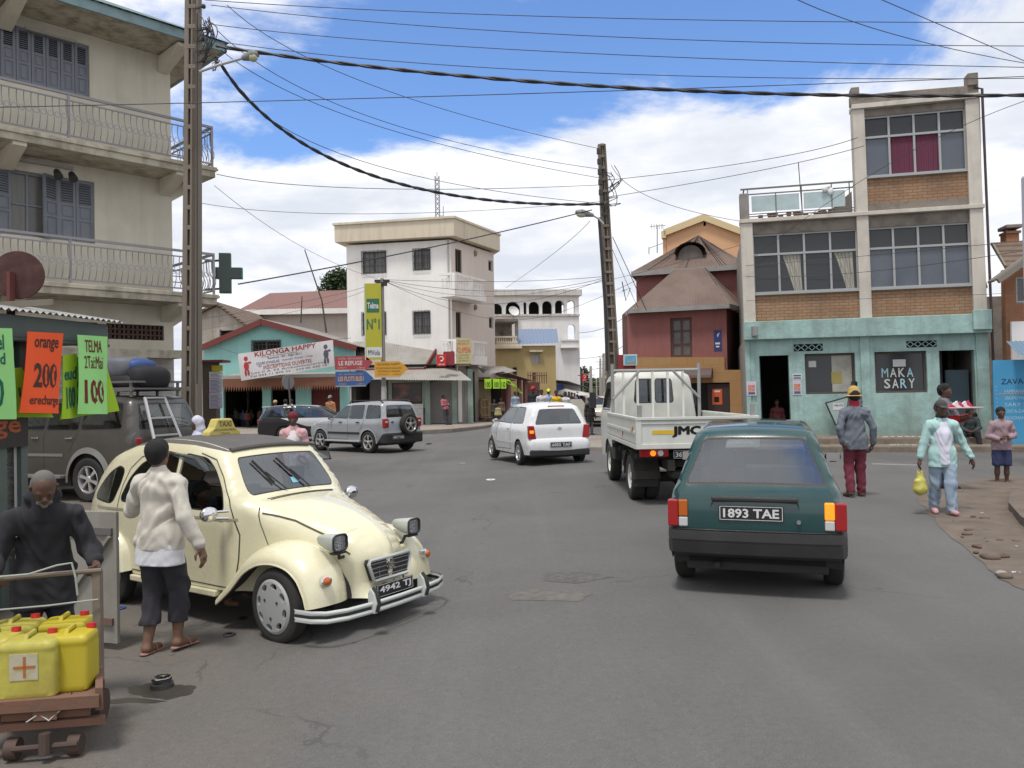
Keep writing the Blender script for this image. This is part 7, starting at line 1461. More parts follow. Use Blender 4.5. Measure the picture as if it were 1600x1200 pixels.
 for sg in(-1,1):mb.box(-.85,3.8,sorted((sg*.32,sg*.42))[0],sorted((sg*.32,sg*.42))[1],.52,.68);
 for x in(-.6,.2,1.1,1.9):mb.box(x,x+.08,-.32,.32,.55,.65);mb.box(x,x+.07,-hw+.05,hw-.05,.68,.76)
 mb.build('chassis',DK,t,world=False);pbox(t,'rear_axle',DK,-.08,.08,-.7,.7,.27,.42,.04);mb=MB();mb.ball((0,0,.35),(.18,.2,.18));mb.build('differential',DK,t,smooth='all',world=False)
 pbox(t,'fuel_tank',DK,.9,1.7,.42,.72,.36,.68,.03);pbox(t,'side_box',BLK,1.9,2.3,.5,.82,.45,.8,.02);pbox(t,'spare_carrier',DK,-.75,-.3,-.35,.35,.38,.5,.05)
 for sg in(-1,1):
  wheel(t,0,sg*.76,.36,.2,'steel',sg,.55,TW);wheel(t,0,sg*.54,.36,.2,'steel',sg,.55,TW);wheel(t,2.72,sg*.72,.36,.2,'steel',sg,.55,TW)
  pbox(t,'mud_flap',RUB,-.44,-.42,sorted((sg*.48,sg*.86))[0],sorted((sg*.48,sg*.86))[1],.24,.70,.005);mb=MB();mb.grid(lambda a,b:(.46*math.cos(math.pi*a),sg*(.46+.42*b),.36+.42*math.sin(math.pi*a)),12,1);mb.build('mudguard',DK,t,world=False)
  y=sorted((sg*.42,sg*.84));lo=pbox(t,'tail_light',REDL,-.90,-.84,y[0],y[1],.73,.84,.01);c=(y[0]+y[1])/2
  for k,(dy,m_)in enumerate(((sg*.02,AML if sg>0 else AMB),(-sg*.09,WHL))):mb=MB();mb.cyl((-.905,c+dy,.785),(-.92,c+dy,.785),.042,n=14);mb.build('lens',m_,lo,world=False)
 plate(t,'3622 TAC',(-.88,.1,.76),.5,.12,(-1,0,0));return t
TRK=truck()
def taxi():
 s_=.955;t=thing('taxi_car','cream old fashioned taxi with round fenders and dark canvas roof, nearest on the left','car',(-3.36,7.9,-.16),R(-33.5));t.scale=(s_,s_,s_)
 CP=paint('cream_paint',(.66,.62,.43),.24,.14,.7);CV=mat('roof_canvas',(.085,.08,.075),.75,dirt=.5,dcol=(.14,.125,.11),dscale=2,bump=.003,bscale=12);GY=mat('lamp_grey_shell',(.38,.40,.36),.4)
 sil=[(2.96,.42),(2.955,.66),(2.90,.76),(2.78,.85),(2.5,.955),(2.2,1.03),(1.92,1.07),(1.87,1.085),(1.84,1.10),(1.58,1.44),(1.52,1.485),(1.42,1.51),(1.1,1.56),(.6,1.575),(.2,1.53),(-.15,1.42),(-.42,1.22),(-.60,.95),(-.68,.7),(-.70,.45),(-.68,.36)]
 def Wf(x,z):
  c=lin(z,[(.3,.665),(.9,.68),(1.05,.655),(1.5,.53)]);h=lin(x,[(1.8,.60),(2.05,.52),(2.5,.40),(2.96,.285)])
  k=sstep((x-1.70)/.18);k2=1-.22*sstep((-x)/.75);return(c*(1-k)+min(c,h)*k)*k2
 rn=lambda x,z:.09+.13*sstep((x-1.9)/.25)
 sh=Shell(sil,.33,[(0,.29,.36)],Wf,rn,.025,.05)
 L0,L1=sh.s_at(1.835,1.115),sh.s_at(1.59,1.43);R0,R1=sh.s_at(1.52,1.485),sh.s_at(-.25,1.36)
 fd=[(1.02,1.0),(1.71,1.0),(1.64,1.16),(1.50,1.32),(1.36,1.42),(1.02,1.455)];rd=[(.16,1.0),(.93,1.0),(.93,1.455),(.60,1.43),(.38,1.34),(.24,1.2)];qw=[(-.40,.99),(.03,.97),(.10,1.13),(.12,1.28),(.03,1.31),(-.12,1.24),(-.30,1.10)]
 cgl=glass('taxi_side_glass',(.5,.52,.52),.05);sgl=glass('taxi_screen_glass',(.5,.54,.56),.16)
 sh.build(t,CP,[([(1.54,1.478),(1.44,1.495),(1.1,1.535),(.6,1.55),(.2,1.505),(-.12,1.40),(-.24,1.33),(-.4,1.5),(.4,1.8),(1.7,1.7)],'canvas_edge',CV)]+win(fd,.06,.014,None,cgl)+win(rd,.06,.014,None,cgl)+win(qw,.06,.014,None,cgl),win([(L0,-.91),(L1,-.93),(L1,.93),(L0,.91)],.05,.014,None,sgl)+[([(R0,-.98),(R1,-.9),(R1,.9),(R0,.98)],'canvas_roof',CV)])
 mb=MB();mb.tube([sh.topn(R0,y/10,.012)for y in range(-10,11)],.022,8);mb.build('roof_roll',CV,t,smooth=True,world=False)
 def fender(prof,y0,y1,drop,nm,inner=True,closed=False):
  for sg in(-1,1):
   path=smooth_path(prof,.05);n=len(path);mb=MB();NV=16
   def fn(a,b):
    i=min(n-1,int(round(a*(n-1))));p=path[i];q=(path[min(n-1,i+1)]-path[max(0,i-1)]).normalized();nn=Vector((-q.y,q.x))
    if nn.dot(p-Vector((prof[0][0]*.5+prof[-1][0]*.5,.2)))<0:nn=-nn
    e=1-.35*abs(2*a-1)**3;ph=-1.1+b*(1.1+1.62)
    if ph<0:yy=y0+(y1-y0)*.35+ph*.22;dd=.14*(1-math.cos(ph))*2.0
    else:yy=y0+(y1-y0)*(.35+.65*math.sin(ph));dd=drop*(1-math.cos(ph))*e
    return Vector((p.x-nn.x*dd,sg*yy,p.y-nn.y*dd))
   mb.grid(fn,n-1,NV);fo=mb.build(nm,CP,t,smooth='all',world=False)
   lb=MB();lb.tube([fn(i/(n-1),1.0)for i in range(n)],.008,6);lb.build('fender_lip',CP,fo,smooth=True,world=False)
   mb=MB();mb.grid(lambda a,b:fn(a,1-b*.25)*(1-0)+Vector((0,-sg*b*.4,0)),n-1,3);nm[0]=='f' and mb.build('fender_inside',INT,fo,world=False)
 fender([(1.62,.30),(1.78,.46),(1.96,.645),(2.16,.75),(2.40,.785),(2.62,.745),(2.78,.63),(2.86,.47),(2.88,.34)],.34,.735,.145,'front_fender')
 fender([(-.52,.36),(-.50,.55),(-.38,.70),(-.15,.77),(.12,.73),(.30,.58),(.36,.36)],.55,.755,.10,'rear_fender')
 for sg in(-1,1):
  mb=MB();p=[(-.46,.34),(-.44,.52),(-.34,.64),(-.14,.70),(.10,.66),(.26,.53),(.31,.34)];mb.prism(p,lambda a,z:(a,sg*.70,z),lambda a,z:(a,sg*.742,z));mb.build('fender_skirt',CP,t,world=False,bevel=.02)
  mb=MB();mb.box(.36,1.62,sorted((sg*.62,sg*.70))[0],sorted((sg*.62,sg*.70))[1],.27,.325);mb.build('sill',CP,t,world=False,bevel=.01)
  for pts in([(1.0,1.46),(.985,.36)],[(.13,.95),(.16,1.15),(.22,1.3),(.36,1.41),(.6,1.475)],[(.05,.37),(.10,.6),(.13,.95)],[(1.79,.98),(1.75,1.1),(1.62,1.28),(1.48,1.42),(1.25,1.47)],[(1.79,.98),(1.84,.8),(1.83,.6),(1.80,.36)],[(1.80,.36),(.05,.37)]):ribbon(lambda x,z:sh.side(x,z,sg,.003),pts,.009,'door_gap',mat('gap_shadow_rubber',(.06,.055,.04),.8),t)
  ribbon(lambda x,z:sh.side(x,z,sg,.006),[(-.3,.915),(.5,.925),(1.83,.93)],.018,'waist_trim',mat('trim_metal',(.4,.38,.3),.4,.4),t)
  ribbon(lambda x,z:sh.side(x,z,sg,.005),[(2.02,.985),(2.3,.93),(2.6,.82),(2.82,.68)],.011,'bonnet_gap',MATS['gap_shadow_rubber'],t);ribbon(lambda x,z:sh.side(x,z,sg,.004),[(1.98,1.03),(2.02,.9),(2.1,.7)],.008,'bonnet_gap',MATS['gap_shadow_rubber'],t)
  yb=sg*.68;mb=MB();mb.tube([(1.80,yb,1.01),(1.72,yb+sg*.12,1.01)],.012,6);mb.tube([(1.80,yb,.95),(1.72,yb+sg*.12,.96)],.012,6);mo=mb.build('mirror_stalk',CHR,t,world=False);mb=MB();mb.ball((1.73,yb+sg*.14,.995),(.045,.085,.065),14,10);mb.build('mirror_bowl',CHR,mo,smooth='all',world=False)
  yb=sg*.60;a=[(1.04,yb,1.455),(1.32,yb,1.44),(1.52,yb*1.0,1.33)];b=[(1.55,sg*.72,1.33),(1.46,sg*.76,1.44),(1.06,sg*.76,1.49),(1.02,sg*.70,1.485)]
  mb=MB();mb.tube(a+b+[a[0]],.009,6);fo=mb.build('window_flap',BLK,t,smooth=True,world=False);mb=MB();mb.add([Vector(q)for q in a+b],[tuple(range(7))]);mb.build('flap_glass',cgl,fo,world=False)
  hx,hy,hz=2.86,sg*.445,.80;mb=MB();ring=[]
  for d,k in((.0,1.0),(-.03,1.06),(-.10,.95),(-.2,.6),(-.25,.15)):
   for j in range(16):
    an=2*math.pi*j/16;cx=math.copysign(abs(math.cos(an))**.5,math.cos(an));cz=math.copysign(abs(math.sin(an))**.5,math.sin(an));ring.append((hx+d,hy+.076*k*cx,hz+.064*k*cz+(.01 if d<-.1 else 0)))
  mb.add(ring,[(i*16+j,i*16+(j+1)%16,i*16+16+(j+1)%16,i*16+16+j)for i in range(4)for j in range(16)]+[tuple(64+j for j in range(16))]);ho=mb.build('headlight',GY,t,smooth=True,world=False)
  mb=MB();mb.tube([(hx+.003,hy+.075*math.copysign(abs(math.cos(an))**.5,math.cos(an)),hz+.063*math.copysign(abs(math.sin(an))**.5,math.sin(an)))for an in[k*math.pi/12 for k in range(24)]],.009,6,closed=True);mb.build('lamp_rim',BLK,ho,smooth=True,world=False)
  mb=MB();mb.grid(lambda a,b:(hx-.004+.012*(1-(2*a-1)**2),hy+.068*(2*a-1),hz+.056*(2*b-1)),8,6);mb.build('lamp_lens',mat('lamp_lens_glass',(.30,.31,.32),.08,.7,bump=.02,bscale=60),ho,smooth='all',world=False)
  mb=MB();mb.tube([(2.80,sg*.40,.72),(2.78,sg*.38,.66),(2.76,sg*.25,.66)],.014,6);mb.box(2.80,2.86,sorted((sg*.38,sg*.5))[0],sorted((sg*.38,sg*.5))[1],.71,.725);mb.build('lamp_bracket',BLK,ho,world=False)
  c=Vector((2.862,sg*.60,.53));n=Vector((.93,sg*.3,.15)).normalized();mb=MB();mb.lathe([(.042,-.04),(.045,.012),(.036,.018)],c,n,18);so=mb.build('indicator_ring',CHR,t,smooth=True,world=False);mb=MB();mb.lathe([(.034,.01),(.03,.03),(.015,.04),(0,.042)],c,n,18,False);mb.build('indicator',AMB,so,smooth=True,world=False)
  wheel(t,2.4,sg*.66,.30,.135,'hubcap8',sg,.71,mat('hubcap_silver',(.42,.43,.42),.35,.3),steer=R(-4));wheel(t,0,sg*.63,.30,.135,'steel',sg,.66)
 gx=lambda z:2.985-(z-.44)*.06;f=lambda y,z,d:Vector((gx(z)+d,-y,z));tp=[(-.20,.46),(.20,.46),(.25,.60),(.235,.63),(-.235,.63),(-.25,.60)]
 mb=MB();mb.prism(tp,lambda y,z:f(y,z,-.05),lambda y,z:f(y,z,.0));go=mb.build('grille',BLK,t,world=False);mb=MB();mb.tube([f(y,z,.005)for y,z in tp],.016,6,closed=True);mb.build('grille_frame',mat('frame_silver',(.5,.52,.5),.3,.4),go,smooth=True,world=False)
 mb=MB()
 for k in range(4):z=.49+k*.036;w_=.205+(z-.455)*.2;mb.bar(f(-w_,z,.006),f(w_,z,.006),.008,.008)
 for y in(-.13,0.13):mb.bar(f(y,.46,.004),f(y*1.1,.62,.004),.007,.007)
 mb.build('grille_bars',CHR,go,world=False);mb=MB()
 for dz in(0,-.036):
  for sy in(-1,1):mb.bar(f(0,.605+dz,.014),f(sy*.042,.560+dz,.014),.016,.012,(1,0,0))
 mb.build('chevron_badge',CHR,go,world=False)
 plate(t,'4942 TJ',(3.03,0,.385),.44,.10,(1,0,.08))
 by=[-.78,-.76,-.70,-.55,-.3,0,.3,.55,.70,.76,.78];bx=[2.70,2.86,2.97,3.04,3.075,3.085,3.075,3.04,2.97,2.86,2.70]
 BM=mat('bumper_grey',(.55,.57,.54),.35,.1);mb=MB();q=list(zip(bx,by))
 for z0,z1,e,m_ in((.24,.275,0,0),(.30,.335,0,0)):mb.grid(lambda a,b:(q[int(round(a*10))][0]+e+.012*math.sin(b*math.pi),q[int(round(a*10))][1],z0+(z1-z0)*b),10,4)
 bo=mb.build('bumper',BM,t,smooth='all',world=False);mb=MB();mb.grid(lambda a,b:(q[int(round(a*10))][0]-.002,q[int(round(a*10))][1],.275+.025*b),10,1);mb.build('bumper_strip',BLK,bo,world=False)
 for sy in(-.30,.30):
  mb=MB();mb.prism([(3.03,.24),(3.10,.24),(3.125,.32),(3.10,.40),(3.06,.44),(3.03,.40)],lambda x,z:(x,sy-.022,z),lambda x,z:(x,sy+.022,z));oo=mb.build('overrider',BM,bo,world=False,bevel=.008);mb=MB();mb.tube([(3.11,sy,.26),(3.135,sy,.32),(3.112,sy,.40),(3.07,sy,.44)],.016,6);mb.build('overrider_rubber',BLK,oo,smooth=True,world=False)
 for l_,w_ in((sh.s_at(1.95,1.064),.01),(sh.s_at(1.90,1.08),.008)):mb=MB();mb.tube([sh.topn(l_,y/10,.004)for y in range(-8,9)],w_/2,5);mb.build('scuttle_seam',MATS['gap_shadow_rubber'],t,world=False)
 for y0 in(-.42,.12):
  a=sh.topn(L0-.02,y0-.12 if 0 else y0,.02);d=L0+(L1-L0)*.72;b=sh.topn(d,y0+.42,.025)if 0 else sh.topn(d,y0-.20+.72*0,.025)
  p0=sh.topn(L0-.03,y0+.20,.02);p1=sh.topn(L0+(L1-L0)*.5,y0-.08,.03);mb=MB();mb.tube([p0,p1],.007,6);mb.bar(sh.topn(L0+(L1-L0)*.18,y0+.02,.02),sh.topn(L0+(L1-L0)*.86,y0-.26,.02),.012,.02);mb.build('wiper',BLK,t,world=False)
 mb=MB();mb.add([sh.topn(L0+(L1-L0)*k,y,.004)for k,y in((.14,.0),(.14,.13),(.3,.13),(.3,.0))],[(0,1,2,3)]);mb.build('sticker',mat('pale_blue_sticker',(.2,.45,.6),.6),t,world=False)
 mb=MB();mb.tube([sh.topn(L1-.06+.05*math.sin(a),.66+.1*math.cos(a),-.05)for a in[k*.5 for k in range(13)]],.01,6,closed=True);mb.build('inside_mirror',BLK,t,world=False)
 underbody(t,-.6,2.7,.36,.22,.40);tub(t,-.2,1.6,.58,.88);
 for x in(1.05,.15):seat(t,x,.32,.35,None,.55);seat(t,x,-.32,.35,None,.55)
 pbox(t,'dashboard',INT,1.6,1.75,-.5,.5,.82,.98,.03);mb=MB();mb.tube([(1.50+.06*math.cos(a),.30+.19*math.sin(a),.96+.17*math.cos(a))for a in[k*.4 for k in range(16)]],.012,6,closed=True);mb.build('steering_wheel',BLK,t,world=False)
 c=(.80,.0,1.59);so=thing('taxi_roof_sign','yellow stepped taxi sign on the canvas roof of the cream taxi','sign',Matrix.Translation(t.location)@Matrix.Rotation(R(-33.5),4,'Z')@(Vector(c)*s_),R(-33.5));pl=[(-.17,0),(.17,0),(.16,.04),(.11,.07),(.075,.15),(-.075,.15),(-.11,.07),(-.16,.04)]
 YT=mat('taxi_yellow',(.50,.42,.12),.6,dirt=.4,dcol=(.25,.2,.06),dscale=9);mb=MB();mb.prism([(a*1.05,z*1.05)for a,z in pl],lambda y,z:(.055,y,z),lambda y,z:(-.055,y,z));mb.build('lamp_box',YT,so,world=False,bevel=.012)
 mb=MB();F_=lambda a,b,d:Vector((.056+d,a,b));text_into(mb,'TAXI',F_,-.068,.068,.085,.135,.02);text_into(mb,'ANTANANARIVO',F_,-.12,.12,.045,.065,.0);text_into(mb,'TANA',F_,-.05,.05,.015,.032,.0);mb.build('lettering',mat('brown_letters',(.12,.09,.02),.8),so,world=False);return t
TAXI=taxi()
def suv():
 t=carroot('brown_suv','large brown grey off roader with roof rack and ladder parked under the balcony building',(-7.4,15.35),-70);bp=paint('brown_grey_paint',(.048,.043,.037),.35,.5,.4)
 sil=[(3.55,.4),(3.62,.7),(3.5,1.05),(2.9,1.17),(2.2,1.22),(2.05,1.24),(1.55,1.68),(1.35,1.74),(.5,1.80),(-.5,1.79),(-.78,1.75),(-.86,1.68),(-1.02,1.2),(-1.06,1.05),(-1.08,.62),(-1.12,.58),(-1.12,.4)]
 Wf=lambda x,z:lin(z,[(.3,.86),(.7,.90),(1.1,.90),(1.22,.86),(1.75,.70)])*(1-.1*sstep((x-2.6)/.9));sh=Shell(sil,.40,[(0,.39,.46),(2.7,.39,.46)],Wf,.08,.02,.07)
 L0,L1=sh.s_at(-.87,1.66),sh.s_at(-1.01,1.22);F0,F1=sh.s_at(2.03,1.26),sh.s_at(1.57,1.66)
 sh.build(t,bp,win([(1.12,1.24),(2.02,1.26),(1.6,1.62),(1.12,1.68)],.04)+win([(.28,1.24),(1.04,1.24),(1.04,1.69),(.28,1.70)],.04)+win([(-.74,1.26),(.2,1.24),(.2,1.70),(-.66,1.68)],.05),win([(L0,-.88),(L1,-.9),(L1,.9),(L0,.88)],.05)+win([(F0,-.9),(F1,-.88),(F1,.88),(F0,.9)],.06))
 wheels(t,2.7,0,1.60,.385,.24,'alloy6',rimk=.62);arch_liner(t,0,.39,.46,.5,.85);arch_liner(t,2.7,.39,.46,.5,.82);underbody(t,-.9,3.4,.7,.28,.55);tub(t,-.8,2.1,.8,1.18)
 lt=paint('grey_trim_paint',(.17,.165,.155),.4,.3,.3)
 for sg in(-1,1):
  for cx in(0,2.7):mb=MB();mb.grid(lambda a,b:Vector((cx+(.45+.09*b)*math.cos(-.12+(math.pi+.24)*a),sg*(.905+.035*(1-b)),.39+(.45+.10*b)*math.sin(-.12+(math.pi+.24)*a))),20,2);mb.build('arch_trim',lt,t,smooth=True,world=False)
  pbox(t,'running_board',lt,.55,2.15,sorted((sg*.84,sg*1.02))[0],sorted((sg*.84,sg*1.02))[1],.40,.46,.015);ribbon(lambda x,z:sh.side(x,z,sg,.01),[(.6,.80),(2.1,.80)],.05,'side_trim',lt,t)
  for x in(.36,1.2):pbox(t,'door_handle',CHR,x,x+.17,sorted((sg*.895,sg*.93))[0],sorted((sg*.895,sg*.93))[1],1.08,1.11,.01)
  for pts in([(.24,1.7),(.24,1.2),(.45,.85)],[(1.08,1.72),(1.08,.48)]):ribbon(lambda x,z:sh.side(x,z,sg,.003),pts,.012,'door_gap',INT,t)
  y=sorted((sg*.70,sg*.83));pbox(t,'tail_light',REDL,-1.07,-.98,y[0],y[1],.85,1.10,.02)
 mb=MB();mb.box(-1.16,-.8,-.86,.86,.42,.66);mb.build('bumper',lt,t,world=False,bevel=.04)
 mb=MB();mb.box(-1.12,-1.09,.30,.50,.82,1.05);po=mb.build('number_plate',mat('plate_yellow',(.6,.38,.02),.5),t,world=False);mb=MB();F_=lambda a,b,d:Vector((-1.121-d,-a,b));text_into(mb,'AT',F_,-.47,-.33,.95,1.02,.02);mb.build('plate_text',BLK,po,world=False);mb=MB();text_into(mb,'TT',F_,-.47,-.33,.85,.92,.02);mb.build('plate_text',BLK,po,world=False)
 def lf(a,b,d=0):return Vector((-.93-(1.72-b)*.32-d,a,b))
 mb=MB()
 for y0,y1 in((.50,.56),(.02,-.12)):mb.bar(lf(y0,1.78,.03),lf(y1,1.0,.06),.045,.03)
 for b,k in((1.77,0),(1.42,.45),(1.12,.84)):mb.bar(lf(.50+.06*k,b,.04),lf(.02-.13*k,b,.04),.03,.03)
 mb.build('ladder',mat('ladder_alu',(.55,.55,.56),.35,.3),t,world=False)
 mb=MB();zr=1.92
 for sg in(-1,1):
  mb.bar((-.75,sg*.58,zr),(1.35,sg*.58,zr),.05,.07);mb.bar((-.78,sg*.60,zr+.13),(1.4,sg*.60,zr+.13),.035,.035)
  for x in(-.7,-.2,.3,.8,1.3):mb.bar((x,sg*.57,1.79),(x,sg*.58,zr+.13),.05,.03)
 for x in(-.78,-.4,0,.4,.8,1.2):mb.bar((x,-.6,zr+.01),(x,.6,zr+.01),.05,.03)
 mb.bar((-.8,-.6,zr+.13),(-.8,.6,zr+.13),.035,.035);mb.build('roof_rack',mat('rack_grey',(.16,.15,.145),.45,.3),t,world=False)
 seat(t,1.1,.4,.55);seat(t,1.1,-.4,.55);seat(t,.2,.4,.55);seat(t,.2,-.4,.55);MX=Matrix.Translation(t.location)@Matrix.Rotation(t.rotation_euler.z,4,'Z')
 def bag(lab,cat,c,r,m,sq=.6,nm='travel_bag',rz=0):
  o=MB();vs=[];nu,nv=20,12
  for j in range(nv+1):
   for i in range(nu):
    a=2*math.pi*i/nu;b=math.pi*j/nv;ex=lambda v:math.copysign(abs(v)**sq,v)
    q=Vector((r[0]*ex(math.cos(a))*abs(math.sin(b))**sq,r[1]*ex(math.sin(a))*abs(math.sin(b))**sq,r[2]*ex(math.cos(b))));q*=1+.035*math.sin(9*q.x+5*q.y)+.02*math.sin(23*q.y);vs.append(MX@(Vector(c)+q))
  o.add(vs,[(j*nu+i,(j+1)*nu+i,(j+1)*nu+(i+1)%nu,j*nu+(i+1)%nu)for j in range(nv)for i in range(nu)]);tag(o.build(nm,m,smooth='all'),lab,cat,'luggage on the roof rack')
 bag('big grey blue holdall on the roof rack','bag',(.25,0,zr+.52),(.66,.5,.24),mat('grey_blue_cloth',(.10,.105,.125),.6,dirt=.4,dcol=(.2,.2,.22),dscale=4),.55)
 bag('black flat suitcase under the grey holdall on the roof rack','bag',(.1,0,zr+.25),(.8,.52,.14),mat('black_case',(.02,.02,.022),.45),.35)
 bag('small blue bag at the middle of the roof rack load','bag',(-.35,.0,zr+.56),(.2,.3,.14),mat('blue_bag',(.03,.07,.22),.6),.7);bag('black rucksack at the rear end of the roof rack','bag',(-.62,.05,zr+.34),(.25,.42,.22),mat('black_bag',(.015,.015,.018),.8),.7)
 return t
SUV=suv();SUV.scale=(1,1,1.06)
def farcar():
 t=carroot('old_white_car','old cream car with a brown roof facing us in the far street, door standing open',(4.6,40.5),186);cp=paint('old_cream_paint',(.5,.48,.4),.4,.2)
 sil=[(3.1,.3),(3.12,.7),(2.9,.85),(2.1,.95),(1.95,.98),(1.5,1.35),(1.3,1.4),(.2,1.42),(-.1,1.36),(-.5,.98),(-.9,.9),(-.95,.4)];Wf=lambda x,z:lin(z,[(.2,.76),(.8,.8),(.95,.75),(1.4,.58)])
 sh=Shell(sil,.28,[(0,.3,.35),(2.4,.3,.35)],Wf,.08,.02,.08);F0,F1=sh.s_at(1.93,1.0),sh.s_at(1.52,1.33);T0,T1=sh.s_at(1.4,1.38),sh.s_at(0,1.4)
 sh.build(t,cp,win([(.1,.98),(1.7,.98),(1.4,1.3),(.2,1.35)],.05),win([(F0,-.9),(F1,-.88),(F1,.88),(F0,.9)],.05)+[([(T0,-1),(T1,-1),(T1,1),(T0,1)],'roof',mat('brown_roof_paint',(.14,.09,.07),.6))])
 wheels(t,2.4,0,1.4,.3,.18,'steel');tub(t,-.4,1.9,.7,.93);underbody(t,-.5,3,.6);pbox(t,'grille',BLK,3.1,3.14,-.45,.45,.45,.68,.01)
 for sg in(-1,1):mb=MB();mb.cyl((3.08,sg*.6,.62),(3.15,sg*.6,.62),.1,n=16);mb.build('headlight',WHL,t,world=False)
 mb=MB();f=lambda u,z:Vector((1.75-u*.55,-.8-u*.85,z));mb.add([f(0,.35),f(1,.35),f(1,.95),f(.95,1.3),f(.3,1.3),f(0,.95)],[tuple(range(6))]);mb.add([f(0,.35)+Vector((-.05,0,0)),f(1,.35)+Vector((-.05,0,0)),f(1,.95)+Vector((-.05,0,0)),f(0,.95)+Vector((-.05,0,0))],[(0,1,2,3)]);mb.build('open_door',cp,t,world=False)
 s_=thing('taxi_roof_sign','small yellow sign on the roof of the far cream car','sign',(4.7,39.6,1.44));mb=MB();mb.prism([(-.25,0),(.25,0),(.1,.2),(-.1,.2)],lambda a,z:(a,-.06,z),lambda a,z:(a,.06,z));mb.build('lamp_box',MATS['taxi_yellow'],s_,world=False)
farcar()
def surface(prims,h,wr=0.0,wf=1.0,zc=None):
 """prims: (a, b, ra, rb, k, squash) tapered rounds blended with radius k; returns a quad mesh (naive surface nets)"""
 lo=np.min([np.minimum(p[0],p[1])-max(p[2],p[3])*1.35 for p in prims],0)-3*h;hi=np.max([np.maximum(p[0],p[1])+max(p[2],p[3])*1.35 for p in prims],0)+3*h
 n=np.ceil((hi-lo)/h).astype(int)+1;F=np.full(n,1.0,np.float32);ax=[lo[i]+h*np.arange(n[i])for i in range(3)]
 for p in prims:
  a,b,ra,rb,k=np.array(p[0],float),np.array(p[1],float),p[2],p[3],p[4];sq=np.array(p[5]if len(p)>5 else(1,1,1),float);cut=len(p)>6;m=max(ra,rb)*max(1,sq.max())+abs(k)*1.5+2.5*h
  i0=np.maximum(0,np.floor((np.minimum(a,b)-m-lo)/h).astype(int));i1=np.minimum(n,np.ceil((np.maximum(a,b)+m-lo)/h).astype(int)+1)
  X,Y,Z=np.meshgrid(ax[0][i0[0]:i1[0]],ax[1][i0[1]:i1[1]],ax[2][i0[2]:i1[2]],indexing='ij');P=np.stack([X,Y,Z],-1);ab=b-a;q=P-a
  t=np.clip((q*ab).sum(-1)/max(1e-9,(ab*ab).sum()),0,1);d=(q-t[...,None]*ab)/sq;d=np.sqrt((d*d).sum(-1))-(ra+(rb-ra)*t);d=d*sq.min()**.5
  sl=tuple(slice(i0[i],i1[i])for i in range(3));f=F[sl]
  if cut:F[sl]=np.maximum(f,-d)
  elif k>0:e=np.clip(.5+.5*(f-d)/k,0,1);F[sl]=f*(1-e)+d*e-k*e*(1-e)
  else:F[sl]=np.minimum(f,d)
 if wr:
  X,Y,Z=np.meshgrid(*ax,indexing='ij');s1=np.sin(Z*31*wf+5*np.sin(Y*13+X*7)+3*np.sin(Z*9));s2=np.sin(X*37*wf+Z*19+3*np.sin(Y*21+Z*8));s3=np.sin(Y*41*wf-Z*23+2*np.sin(X*30));wr=wr*(.6+.8*(np.sin(Z*7+Y*5)>0))*1.15;F=F+wr*(s1*s2*.8+s3*s1*.5+.35*s2)
 if zc is not None:F=np.maximum(F,(zc-ax[2])[None,None,:].astype(np.float32))
 S_=F<0;c=[S_[i:n[0]-1+i,j:n[1]-1+j,k:n[2]-1+k]for i in(0,1)for j in(0,1)for k in(0,1)];sm=sum(x.astype(int)for x in c);act=(sm>0)&(sm<8);idx=-np.ones(act.shape,int);ii=np.argwhere(act);idx[act]=np.arange(len(ii))
 acc=np.zeros((len(ii),3));cnt=np.zeros(len(ii));crn=[(i,j,k)for i in(0,1)for j in(0,1)for k in(0,1)]
 V={q:F[ii[:,0]+q[0],ii[:,1]+q[1],ii[:,2]+q[2]]for q in crn}
 for q in crn:
  for a_ in range(3):
   if q[a_]==0:
    r=list(q);r[a_]=1;r=tuple(r);va,vb=V[q],V[r];m=(va<0)!=(vb<0);t=np.where(m,va/np.where(va==vb,1,va-vb),0);pt=np.array(q,float)[None,:].repeat(len(ii),0);pt[:,a_]+=t;acc+=pt*m[:,None];cnt+=m
 vs=lo+h*(ii+acc/np.maximum(1,cnt)[:,None]);faces=[]
 for a_ in range(3):
  b_,c_=(a_+1)%3,(a_+2)%3;s0=[slice(None)]*3;s1_=[slice(None)]*3;s0[a_]=slice(0,-1);s1_[a_]=slice(1,None);m=S_[tuple(s0)]!=S_[tuple(s1_)];e=np.argwhere(m);fl=S_[tuple(s0)][m];ok=(e[:,b_]>0)&(e[:,c_]>0)&(e[:,b_]<n[b_]-1)&(e[:,c_]<n[c_]-1);e=e[ok];fl=fl[ok]
  def g(db,dc):q=e.copy();q[:,b_]+=db;q[:,c_]+=dc;return idx[q[:,0],q[:,1],q[:,2]]
  quad=np.stack([g(-1,-1),g(0,-1),g(0,0),g(-1,0)],1);quad[~fl]=quad[~fl][:,::-1];faces.append(quad)
 faces=np.concatenate(faces);return vs.tolist(),faces[(faces>=0).all(1)].tolist()
def blob_part(name,prims,h,m,root,wr=0.0,wf=1.0,zc=None):
 v,f=surface(prims,h,wr,wf,zc)
 if not v:return None
 me=bpy.data.meshes.new(name);me.from_pydata(v,[],f);me.update();return link_mesh(name,me,m,root,'all',world=False)
SK=mat('dark_skin',(.085,.042,.027),.55,var=.12,dscale=14);SK2=mat('brown_skin',(.15,.08,.05),.55,var=.12,dscale=14);HAIR=mat('black_hair',(.008,.007,.007),.85,bump=.004,bscale=160);GHAIR=mat('grey_hair',(.13,.12,.11),.95,bump=.004,bscale=160)
